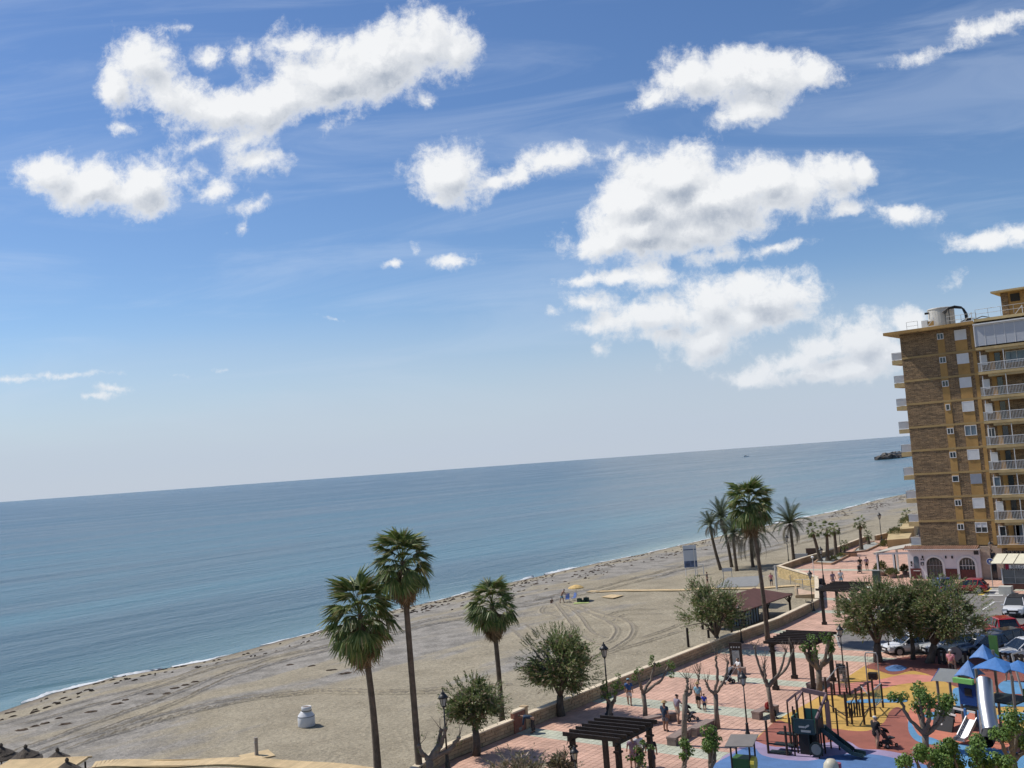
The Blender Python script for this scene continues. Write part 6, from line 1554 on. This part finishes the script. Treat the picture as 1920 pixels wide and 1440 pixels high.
# baby swing
a, b = G(1627, 1284), G(1650, 1285); t = thing('baby_swing', 'small steel swing frame with dark basket seat on the pink wave', 'swing', (0, 0, 0))
a.z = b.z = 0
q = MB(); q.tube([a, a + UPZ * 2.0, a + UPZ * 2.2 + (b - a) * .1], .05, 8); q.tube([b, b + UPZ * 2.0, b + UPZ * 2.2 - (b - a) * .1], .05, 8); q.tube([a + UPZ * 2.2 + (b - a) * .05, b + UPZ * 2.2 - (b - a) * .05], .05, 8); q.build('frame', GREY, t)
q = MB(); q.box((a + b) / 2 + UPZ * .62, ((b - a).length * .72, .45, .45), math.atan2((b - a).y, (b - a).x)); q.build('seat', BLACKT, t)
q = MB()
for s in (.2, .8): p_ = a.lerp(b, s); q.beam(p_ + UPZ * .8, p_ + UPZ * 2.2, .015, .015)
q.build('chain', GREY, t)
# play tower with blue canopies and steel tube slide
o = G(1880, 1391); t = thing('play_tower', 'big play tower with blue cloth roofs, steel tube slide and climbing wall', 'playground tower', (o.x, o.y, 0), math.radians(-14))
def LP(px, py, z): # local point from a survey point on level z
    v = G(px, py, z); return t.matrix_basis.inverted() @ v
from mathutils import Matrix as _M
bpy.context.view_layer.update()
posts = [(-1.1, 0, 3.8), (.9, 0, 3.7), (-1.1, 2.0, 4.5), (.9, 2.0, 3.8), (-2.4, .4, 3.3), (-2.4, 1.8, 3.2), (-3.9, .6, 2.8), (-3.9, 1.9, 2.8), (1.5, .8, 3.6), (1.5, 2.2, 3.6)]
for x, y, z in posts: pst(x, y, 0, z, .08, t, PGPOST)
for (x, y, w, d, z) in ((-.1, 1.0, 2.0, 2.0, 2.1), (-1.85, 1.1, 1.5, 1.4, 1.35), (-3.35, 1.25, 1.5, 1.3, 1.0), (1.6, 1.5, 1.4, 1.4, 1.6)):
    q = MB(); q.box((x, y, z), (w, d, .08)); q.build('deck', PDARK, t)
def pyr(x, y, w, d, z, h, m, nm='cloth_roof', sag=.12):
    q = MB(); n = 4; ap = Vector((x, y, z + h)); cs = [Vector((x - w, y - d, z)), Vector((x + w, y - d, z)), Vector((x + w, y + d, z)), Vector((x - w, y + d, z))]
    vs = [ap]; 
    for k in range(4):
        a_, b_ = cs[k], cs[(k + 1) % 4]; vs += [a_, a_.lerp(b_, .25) + Vector((0, 0, sag * .7)) * -1 * -1, a_.lerp(b_, .5) + Vector((0, 0, sag)), a_.lerp(b_, .75) + Vector((0, 0, sag * .7))]
    fs = [(0, 1 + k, 1 + (k + 1) % 16) for k in range(16)]
    k0 = len(vs); vs += [v - Vector((0, 0, .03)) for v in vs]; fs += [(k0, k0 + 1 + (k + 1) % 16, k0 + 1 + k) for k in range(16)] + [(1 + k, k0 + 1 + k, k0 + 1 + (k + 1) % 16, 1 + (k + 1) % 16) for k in range(16)]
    q.add(vs, fs); return q.build(nm, m, t)
pyr(-1.6, 1.9, .58, .6, 4.05, .75, PBLUE); pyr(-.45, 1.0, .95, .9, 3.75, .6, PBLUE); pyr(.55, 1.5, .7, .8, 3.7, .5, PBLUE); pyr(-1.85, .6, .6, .6, 3.25, .85, PBLUE)
q = MB(); q.box((-1.7, -.35, 3.12), (1.15, .25, .26)); q.build('lime_trim', PLIME, t)
q = MB(); q.box((-1.6, -.2, 2.4), (1.0, .07, 1.25)); bp_ = q.build('blue_panel', PBLUED, t)
q = MB(); q.box((-1.55, -.25, 2.5), (.42, .03, .42)); q.build('dark_grid', BLACKT, bp_)
q = MB(); q.box((1.65, .75, 2.3), (1.2, .07, 1.1)); q.build('green_panel', PGRN2, t); q = MB(); q.box((-1.35, 2.6, 4.4), (.5, .07, 1.6)); q.build('green_panel', PGRN2, t)
q = MB(); q.add([(-4.0, .2, 2.75), (-2.5, .2, 2.82), (-2.5, 1.2, 3.35), (-4.0, 1.2, 3.28), (-4.0, 2.2, 2.75), (-2.5, 2.2, 2.82)], [(0, 1, 2, 3), (3, 2, 5, 4), (0, 3, 4), (1, 5, 2)]); q.build('grey_roof', PGREY, t)
q = MB(); q.add([(-4.02, .2, 2.7), (-4.02, 1.2, 3.28), (-4.02, 2.2, 2.7), (-4.07, .2, 2.7), (-4.07, 1.2, 3.28), (-4.07, 2.2, 2.7)], [(0, 1, 2), (5, 4, 3), (0, 3, 4, 1), (1, 4, 5, 2), (2, 5, 3, 0)]); q.build('gable', PBLUED, t)
q = MB(); q.beam((-4.1, .4, 1.0), (-2.7, .2, .95), .06, .10); q.beam((-2.5, -.3, 1.5), (-1.2, -.35, 1.45), .06, .1); q.build('white_rail', BWHITE, t)
q = MB(); q.add([(-4.1, -.1, 0), (-2.9, -.1, 0), (-2.9, .5, 1.3), (-4.1, .5, 1.3), (-4.1, .05, 0), (-2.9, .05, 0), (-2.9, .65, 1.3), (-4.1, .65, 1.3)], [(0, 1, 2, 3), (7, 6, 5, 4), (0, 4, 5, 1), (1, 5, 6, 2), (2, 6, 7, 3), (3, 7, 4, 0)]); cw = q.build('climbing_wall', BLACKT, t)
for k in range(6): q = MB(); q.lathe([(.07, 0), (.05, .06), (.01, .08)], (-3.85 + .3 * (k % 4), .08 + .22 * (k // 2), .32 + .38 * (k // 2)), 7); q.build('climbing_hold', BWHITE, cw)
# tube slide
P0, P1, P2_ = Vector((-.75, .1, 3.15)), Vector((-.2, -.9, 2.15)), Vector((.4, -1.8, 1.0))
q = MB(); q.tube([P0, P0.lerp(P1, .5), P1, P1.lerp(P2_, .6), P2_], .44, 28, cap=False); q.tube([P2_, P1, P0], .41, 28, cap=False); q.build('tube_slide', STEEL, t, True)
q = MB(); q.tube([P2_ + Vector((0, -.02, -.02)), P2_ + Vector((.15, -.8, -.35))], [.42, .36], 20, cap=False); q.build('tube_end', BLACKT, t)
q = MB(); q.beam((P1.x - .5, P1.y, 0), (P1.x - .45, P1.y, 1.6), .07, .07); q.build('slide_leg', GREY, t)
q = MB(); a0 = Vector((-1.9, -.4, 1.35)); q.add([(-1.7, -.4, 1.05), (-1.1, -.4, 1.05), (-1.1, -1.5, .28), (-1.7, -1.5, .28), (-1.1, -1.95, .22), (-1.7, -1.95, .22)], [(1, 0, 3, 2), (2, 3, 5, 4)]); q.beam((-1.7, -.4, 1.15), (-1.7, -1.5, .38), .05, .2); q.beam((-1.1, -.4, 1.15), (-1.1, -1.5, .38), .05, .2); q.beam((-1.7, -1.5, .36), (-1.7, -1.95, .3), .05, .15); q.beam((-1.1, -1.5, .36), (-1.1, -1.95, .3), .05, .15); q.build('small_slide', STEEL, t)
q = MB(); q.box((-1.8, -.35, .8), (.12, .1, 1.6)); q.box((-1.0, -.35, .8), (.12, .1, 1.6)); q.build('slide_cheek', PBLUE, t)
q = MB()
for k in range(9): q.beam((3.0, 0 + .4, .3 + k * .3), (3.5, .4, .3 + k * .3), .035, .035)
for x in (3.0, 3.25, 3.5): q.beam((x, .4, 0), (x - .3, .4, 3.0), .035, .035)
q.build('rope_ladder', ROPE, t)
q = MB(); q.lathe([(.42, 0), (.42, .06), (.1, .1)], (1.7, .65, 1.1), 14); q.build('round_panel', PBLUED, t)
rd = G(1793, 1262); t2 = thing('spinner_disc', 'grey round play disc on a post beside the man in the pink shirt', 'playground toy', (rd.x, rd.y, 0), .5)
q = MB(); q.tube([(0, 0, 0), (0, 0, 1.2)], .06, 8); q.build('post', PGPOST, t2); q = MB(); q.tube([(0, -.03, 1.35), (0, -.09, 1.35)], .5, 20); q.build('disc', PGREY, t2); q = MB(); q.box((0, -.11, 1.38), (.16, .02, .14)); q.build('mark', BLACKT, t2)
# right swing frame
sw = [G(1922, 1318), G(1985, 1290)]
t = thing('swing_frame', 'tall steel swing frame with long rope at the right edge', 'swing', (0, 0, 0)); sw[0].z = sw[1].z = 0
q = MB(); q.tube([sw[0], sw[0] + UPZ * 2.9 + Vector((-.5, .2, 0))], .07, 8); q.tube([sw[1], sw[1] + UPZ * 2.9], .07, 8); q.tube([sw[0] + UPZ * 2.9 + Vector((-.5, .2, 0)), sw[1] + UPZ * 2.9], .05, 8); q.build('frame', GREY, t)
# little hut and barrel at the bottom
hb = G(1396, 1452); t = thing('play_hut', 'little play hut with grey roof and yellow-green body at the bottom edge', 'playhouse', (hb.x, hb.y, 0), math.radians(10))
for x, y in ((-.5, -.4), (.5, -.4), (.5, .5), (-.5, .5)): pst(x, y, 0, 1.6, .05, t)
q = MB(); q.add([(-.75, -.6, 1.55), (.75, -.6, 1.65), (.75, .6, 1.95), (-.75, .6, 1.85), (-.75, -.6, 1.5), (.75, -.6, 1.6), (.75, .6, 1.9), (-.75, .6, 1.8)], [(0, 1, 2, 3), (7, 6, 5, 4), (0, 4, 5, 1), (1, 5, 6, 2), (2, 6, 7, 3), (3, 7, 4, 0)]); q.build('roof', PGPOST, t)
q = MB(); q.box((0, 0, .45), (1.0, .8, .9)); q.build('body', PGRN2, t); q = MB(); q.tube([(.55, -.3, .7), (.75, -.3, .7)], .35, 14); q.build('yellow_disc', mat('play_yellow', (.62, .5, .06), .5, 0), t)
hb = G(1561, 1462); t = thing('spring_toy', 'rounded cream and brown spring toy just showing at the bottom edge', 'playground toy', (hb.x, hb.y, 0), .4)
q = MB(); q.lathe([(.05, 0), (.32, .05), (.42, .4), (.36, .8), (.2, 1.0), (.02, 1.05)], n=16); q.build('body', mat('toy_cream', (.6, .55, .42), .5, .04), t, True); q = MB(); q.lathe([(.2, 0), (.2, .3)], (.3, .1, .5), 12); q.build('side_ring', PR, t)

# ================================================================ PEOPLE
SKIN = mat('skin', (.42, .25, .17), .6, .05, 6); SKIND = mat('tanned_skin', (.33, .18, .115), .6, .05, 6)
HAIRD = mat('dark_hair', (.03, .02, .015), .7, .2); HAIRW = mat('white_hair', (.62, .60, .57), .8, .1); HAIRB = mat('brown_hair', (.09, .05, .025), .7, .2)
def cloth(n, c, **k): return mat(n, c, .85, .08, 8, **k)
CL = dict(blue=cloth('blue_cloth', (.05, .12, .30)), lblue=cloth('light_blue_cloth', (.25, .45, .55)), white=cloth('white_cloth', (.72, .71, .70)), navy=cloth('navy_cloth', (.025, .05, .09)), grey=cloth('grey_cloth', (.16, .17, .19)), black=cloth('black_cloth', (.015, .015, .018)),
          plaid=cloth('checked_cloth', (.34, .30, .36), col2=(.22, .19, .26)), beige=cloth('beige_cloth', (.42, .35, .28)), red=cloth('red_cloth_top', (.33, .035, .03)), pink=cloth('pink_striped_cloth', (.55, .16, .19), col2=(.68, .34, .36)), royal=cloth('royal_blue_cloth', (.03, .07, .45)), dark=cloth('dark_cloth', (.04, .04, .045)), straw=cloth('straw_hat', (.45, .30, .14)), lav=cloth('mauve_print_cloth', (.36, .27, .33), col2=(.2, .13, .17)))
FAT = 1.12
def skin_obj(name, vs, es, rad, m, parent, root=0, sub=2):
    me = bpy.data.meshes.new(name); me.from_pydata([tuple(v) for v in vs], es, []); me.materials.append(m); o = put(name, me, parent)
    mo = o.modifiers.new('skin', 'SKIN'); mo.use_smooth_shade = True
    sv = me.skin_vertices[0].data if len(me.skin_vertices) else None
    for i, r_ in enumerate(rad): sv[i].radius = (r_ * FAT, r_ * FAT) if not hasattr(r_, '__len__') else (r_[0] * FAT, r_[1] * FAT); sv[i].use_root = (i == root)
    if sub: s_ = o.modifiers.new('sub', 'SUBSURF'); s_.levels = sub; s_.render_levels = sub
    return o
def person(label, loc, yaw, h=1.72, top='blue', bot='navy', hair=HAIRD, hat=None, pose='stand', step=.12, skirt=False, sleeves=True, skin=SKIN, arms=None, lean=0.0, group=None, longtop=False, bare=False, longleg=False, cap=None, wide=1.1):
    """figure facing local -y; one continuous body with clothes over it"""
    k = h / 1.72; loc = Vector(loc); t = thing('person', label, 'person', loc, yaw, group); t.scale = (k * wide, k * wide, k)
    sit = pose == 'sit'; bend = pose == 'bend'; P = Vector
    hz_ = .50 if sit else .93
    pel = P((0, .03, hz_)); sp = pel + P((0, 0, .2)); ch = pel + P((0, -.01, .43)); nk = pel + P((0, -.01, .56)); hb_ = nk + P((0, -.02, .07)); hd = nk + P((0, -.03, .17)); tp = nk + P((0, -.02, .25))
    if sit: ch += P((0, -.08, 0)); nk += P((0, -.12, -.01)); hb_ += P((0, -.16, -.02)); hd += P((0, -.19, -.05)); tp += P((0, -.20, -.05))
    if lean or bend:
        L_ = Matrix.Rotation(1.35 if bend else lean, 3, 'X')
        for v in (sp, ch, nk, hb_, hd, tp): w = pel + L_ @ (v - pel); v[:] = w[:]
    up = (nk - sp).normalized(); sh = ch + up * .07
    shl, shr = sh + P((-.19, 0, 0)), sh + P((.19, 0, 0))
    if arms is None: arms = ((.06, -.06), (-.06, -.05))
    def arm(s_, a):
        s0 = sh + P((s_ * .19, 0, 0)); kind = a if isinstance(a, str) else None
        if kind == 'fwd': e = s0 + P((s_ * .04, -.16, -.22)); w = e + P((-s_ * .02, -.24, -.02))
        elif kind == 'reach': e = s0 + P((s_ * .02, -.12, -.24)); w = e + P((0, -.2, -.14))
        elif kind == 'lap': e = s0 + P((s_ * .06, -.06, -.25)); w = e + P((-s_ * .10, -.2, -.02))
        elif kind == 'down': e = s0 + P((0, -.05, -.27)); w = e + P((0, -.05, -.24))
        else: e = s0 + P((s_ * .05, a[0], -.27)); w = e + P((s_ * .01, a[0] + a[1] - .04, -.23))
        return s0, e, w
    def hand(w, e, s_):
        d = (w - e).normalized(); side = d.cross(P((0, 1, 0))); side = side.normalized() if side.length > .1 else P((1, 0, 0)); pl_ = w + d * .06
        f = []
        for j, (o, L) in enumerate(((-.03, .065), (-.01, .08), (.01, .076), (.03, .06))): f.append((pl_ + side * o, pl_ + side * o * 1.2 + d * L * .55, pl_ + side * o * 1.2 + d * L - P((0, .015, 0))))
        f.append((w + side * .025 * -s_, w + side * .055 * -s_ + d * .03, w + side * .06 * -s_ + d * .065)); return pl_, f
    vs = [pel, sp, ch, nk, hb_, hd, tp]; es = [(0, 1), (1, 2), (2, 3), (3, 4), (4, 5), (5, 6)]; rad = [(.15, .11), (.125, .095), (.15, .10), (.055, .055), (.062, .07), (.078, .098), (.06, .07)]
    legs = []
    for s_ in (-1, 1):
        hip = pel + P((s_ * .09, 0, -.05))
        if sit: kn = P((s_ * .12, -.42, .50)); an = P((s_ * .12, -.45, .09)); to = an + P((0, -.17, -.05))
        else:
            st = step * s_; kn = P((s_ * .10, -.03 - st * .6 + .02, .50)); an = P((s_ * .10, .03 - st * 1.1, .085)); to = an + P((s_ * .02, -.16, -.05))
        i = len(vs); vs += [hip, hip.lerp(kn, .5), kn, kn.lerp(an, .35) + P((0, .015, 0)), an, to]; rad += [.095, .080, .058, .056, .038, (.042, .028)]; es += [(0, i), (i, i + 1), (i + 1, i + 2), (i + 2, i + 3), (i + 3, i + 4), (i + 4, i + 5)]; legs.append((hip, kn, an, to))
    av = []; fingers = MB()
    for s_, a in zip((-1, 1), arms):
        s0, e, w = arm(s_, a); pl_, fs_ = hand(w, e, s_); i = len(vs); vs += [s0, e, w, pl_]; rad += [.052, .038, .026, (.036, .018)]; es += [(2, i), (i, i + 1), (i + 1, i + 2), (i + 2, i + 3)]; av.append((s0, e, w))
        for f_ in fs_: i2 = len(vs); vs += list(f_); rad += [.010, .009, .007]; es += [(i + 3, i2), (i2, i2 + 1), (i2 + 1, i2 + 2)]
    hf = (hd - hb_).normalized(); fwd = P((0, -1, 0)) if not bend else P((0, -.2, -1)); i = len(vs); vs.append(hd + fwd * .105 - hf * .015); rad.append(.016); es.append((5, i))
    skin_obj('body', vs, es, rad, skin, t)
    # face and ears
    q = MB()
    for s_ in (-1, 1): q.box(hd + fwd * .092 + P((s_ * .032, 0, 0)) + hf * .015, (.022, .012, .012))
    q.build('eyes', HAIRD, t); q = MB(); q.box(hd + fwd * .090 - hf * .05, (.045, .012, .012)); q.build('mouth', CL['red'], t)
    q = MB()
    for s_ in (-1, 1): q.lathe([(.004, -.03), (.02, -.01), (.02, .015), (.004, .03)], hd + P((s_ * .082, .0, 0)), 6)
    q.build('ears', skin, t)
    # hair
    bk = -fwd * .03
    skin_obj('hair', [hd + bk - hf * .03, hd + bk * 1.2 + hf * .045, hd + hf * .085 + fwd * .02], [(0, 1), (1, 2)], [(.083, .075), (.09, .096), (.07, .075)], hair, t, 0, 1)
    if not bare:
        tv = [pel + P((0, 0, .0)), sp, ch, sh + up * .05, ]; tr_ = [(.165, .128), (.145, .112), (.168, .118), (.09, .075)]; te = [(0, 1), (1, 2), (2, 3)]
        if skirt or longtop: tv.insert(0, P((0, 0 if not sit else -.1, hz_ - (.36 if skirt else .12)))); tr_.insert(0, (.20 if skirt else .175, .16)); te = [(0, 1), (1, 2), (2, 3), (3, 4)]
        ic = len(tv) - 2
        for (s0, e, w) in av:
            i = len(tv); tv += [s0, s0.lerp(e, .75 if sleeves == True else 1.0)]; tr_ += [.068, .055]; te += [(ic, i), (i, i + 1)]
            if sleeves == 'long': tv.append(e.lerp(w, .9)); tr_.append(.042); te.append((i + 1, i + 2))
        skin_obj('shirt' if not skirt else 'dress', tv, te, tr_, CL[top], t, 0, 1)
    if not skirt:
        bv = [pel + P((0, 0, .06)), pel]; br_ = [(.158, .125), (.165, .125)]; be = [(0, 1)]
        for (hip, kn, an, to) in legs:
            i = len(bv); e_ = kn.lerp(an, .92) if longleg else hip.lerp(kn, .85); bv += [hip, hip.lerp(kn, .5), e_ if not longleg else kn]; br_ += [.108, .096, .088 if not longleg else .075]; be += [(1, i), (i, i + 1), (i + 1, i + 2)]
            if longleg: bv.append(e_); br_.append(.06); be.append((i + 2, i + 3))
        skin_obj('trousers' if longleg else 'shorts', bv, be, br_, CL[bot], t, 0, 1)
    for (hip, kn, an, to) in legs: skin_obj('shoe', [an + P((0, .03, -.045)), an.lerp(to, .5) - P((0, 0, .02)), to], [(0, 1), (1, 2)], [(.045, .035), (.048, .035), (.045, .028)], CL['dark'] if top != 'white' else CL['white'], t, 0, 1)
    if hat or cap:
        q = MB(); c0 = hd + hf * .055
        if hat: q.lathe([(.19, 0), (.19, .012), (.10, .02), (.095, .09), (.06, .11), (.01, .115)], c0, 16)
        else: q.lathe([(.098, 0), (.096, .05), (.06, .085), (.01, .095)], c0, 14); q.box(c0 + fwd * .13 + P((0, 0, .01)), (.13, .1, .012))
        q.build('hat', CL[hat or cap], t, True)
    return t
def face(px, py, dx):  # yaw so that the figure faces screen direction dx degrees right of 'towards the viewer'
    v = G(px, py); return math.atan2(v.y, v.x) - PI / 2 + math.radians(dx) + 0.0
PE = [
 (1181,1322,1.72,175,dict(top='blue',bot='white',cap='lblue',step=.16,hair=HAIRB),'person in blue shirt and white shorts walking by the wall behind the pollards'),
 (1249,1371,1.76,150,dict(top='navy',bot='grey',hat='straw',step=.03,longtop=True,skin=SKIND),'man in dark blue t-shirt and straw hat standing left of the benches'),
 (1273,1356,1.76,120,dict(top='plaid',bot='beige',step=.08,hair=HAIRD,arms=('fwd',(.05,-.05))),'man in checked shirt and pale shorts standing beside a dark pushchair'),
 (1311,1329,1.66,160,dict(top='lblue',bot='black',hat='straw',step=.12),'woman in light blue top and sun hat walking with a small boy'),
 (1322,1334,1.12,170,dict(top='royal',bot='navy',hair=HAIRB,step=.1),'small boy in bright blue shirt beside the woman in light blue'),
 (1387,1280,1.74,-60,dict(top='white',bot='grey',arms=('fwd','fwd'),step=.16,longleg=True),'man in white shirt pushing a pram past the information board'),
 (1646,1402,1.68,130,dict(top='black',skirt=True,wide=1.35,hair=HAIRW,arms=('down','fwd'),step=.08),'white-haired woman in a black dress pushing a dark pushchair on the red floor'),
 (1786,1268,1.78,160,dict(top='pink',bot='dark',cap='white',hair=HAIRW,step=.04,longleg=True),'man in pink striped shirt and white cap behind the grey play roof'),
 (1893,1278,1.70,-120,dict(top='grey',bot='grey',step=.16,lean=.25),'man in grey t-shirt leaning forward at the right of the play tower'),
 (1563,1099,1.66,20,dict(top='lav',bot='lav',step=.16,hair=HAIRB),'woman in patterned dress walking left of the man in white, above the far pergola'),
 (1578,1098,1.78,10,dict(top='white',bot='lblue',step=.18),'man in white shirt and pale blue shorts walking towards the far pergola'),
 (1614,1070,1.70,180,dict(top='black',bot='grey',step=.14),'person in black pushing a pram on the far part of the promenade'),
 (1626,1069,1.68,180,dict(top='lav',bot='black',step=.14,skin=SKIND,hair=HAIRB),'slim person walking beside the far pram'),
 (1188,1440,1.68,-170,dict(top='lav',bot='lav',hair=HAIRB,step=.04,longtop=True),'woman with brown hair in mauve clothes under the front pergola'),
 (1200,1437,1.76,-160,dict(top='white',bot='black',step=.04,longleg=True,arms=('lap','lap')),'man in white shirt standing next to the woman in mauve under the front pergola'),
 (1224,1446,1.80,-175,dict(top='black',bot='navy',step=.08,hair=HAIRW),'tall man in black top and dark shorts by the front pergola post')]
for (x, y, h, dx, kw, lb) in PE: person(lb, (*G(x, y).xy, 0), face(x, y, dx), h, **kw)
p_ = G(1441, 1347); person('reader in red top sitting bent forward on the stone bench by the bare tree', (p_.x - .1, p_.y + .15, -.02), face(1437, 1340, 60), 1.68, top='red', bot='dark', pose='sit', arms=('lap', 'lap'), hair=HAIRD, longleg=True, sleeves='long')
p_ = G(1000, 1374); person('man in dark clothes bending deeply over the drinking fountain', (p_.x, p_.y, 0), math.radians(-52), 1.75, top='navy', bot='dark', pose='bend', arms=('down', 'down'), step=.05, longleg=True, hair=HAIRD, sleeves='long')
p_ = GS(1054, 1130); person('bare-chested bather in pale shorts bending towards a blue beach chair', p_, face(1054, 1130, 70), 1.75, bare=True, bot='lblue', arms=('reach', 'reach'), lean=.5, step=.18, skin=SKIN)
p_ = GS(1327, 1097); person('person in dark clothes walking on the sand above the tamarisk by the kiosk', p_, face(1327, 1097, 100), 1.68, top='dark', bot='dark', step=.12, hair=HAIRD)
p_ = GS(1447, 1099); person('person in pink top standing on the sand behind the kiosk', p_, face(1447, 1099, 0), 1.62, top='pink', bot='navy', hair=HAIRB)
# seated bather near the parasol
p_ = GS(1034, 1131); p_.z -= .42; person('small dark-haired bather sitting on the sand left of the parasol', p_, face(1034, 1131, 40), 1.4, top='black', bot='dark', pose='sit', arms=('lap', 'lap'))

def pram(label, x, y, dx, hood='black', fr_=GREY, s=1.0):
    b = G(x, y); t = thing('pushchair', label, 'pushchair', (b.x, b.y, 0), face(x, y, dx), 'pushchairs on the promenade'); t.scale = (s,) * 3
    for i_, (wx, wy, r_) in enumerate(((-.25, .25, .15), (.25, .25, .15), (-.2, -.4, .10), (.2, -.4, .10))):
        q = MB(); q.tube([(wx - .02, wy, r_), (wx + .02, wy, r_)], r_, 14); w = q.build('wheel', TYRE, t); q = MB(); q.tube([(wx - .024, wy, r_), (wx + .024, wy, r_)], r_ * .45, 8); q.build('hub', GREY, w)
    q = MB()
    for sx in (-.22, .22): q.tube([(sx, -.4, .12), (sx, .1, .55), (sx, .55, 1.02)], .016, 6); q.tube([(sx, .25, .15), (sx, -.05, .6)], .016, 6)
    q.tube([(-.22, .55, 1.02), (.22, .55, 1.02)], .02, 6); q.build('frame', fr_, t)
    q = MB(); q.beam((0, -.35, .48), (0, .08, .46), .4, .06); q.beam((0, .08, .46), (0, .3, .92), .4, .06); q.build('seat', CL['dark'], t)
    q = MB(); vs = []; n = 7
    for j in range(n):
        a = -.2 + 1.75 * j / (n - 1); 
        for sx in (-.22, -.12, .12, .22): rr_ = .34 if abs(sx) < .2 else .28; vs.append((sx, .18 - math.sin(a) * rr_ * 1.05 + .12, .72 + math.cos(a) * rr_))
    q.add(vs, [(j * 4 + k, j * 4 + k + 1, (j + 1) * 4 + k + 1, (j + 1) * 4 + k) for j in range(n - 1) for k in range(3)]); q.build('hood', CL[hood], t)
    q = MB(); q.box((0, .05, .28), (.34, .35, .18)); q.build('basket', CL['dark'], t)
pram('pram with pale frame pushed by the man in white shirt', 1366, 1281, -60, 'grey', BWHITE, 1.05)
pram('dark pushchair beside the man in the checked shirt', 1295, 1351, 120, 'black'); pram('dark pushchair pushed by the white-haired woman on the red floor', 1665, 1401, 130, 'black', IRON, 1.05)
pram('far pram pushed along the promenade by the person in black', 1612, 1075, 180, 'black')
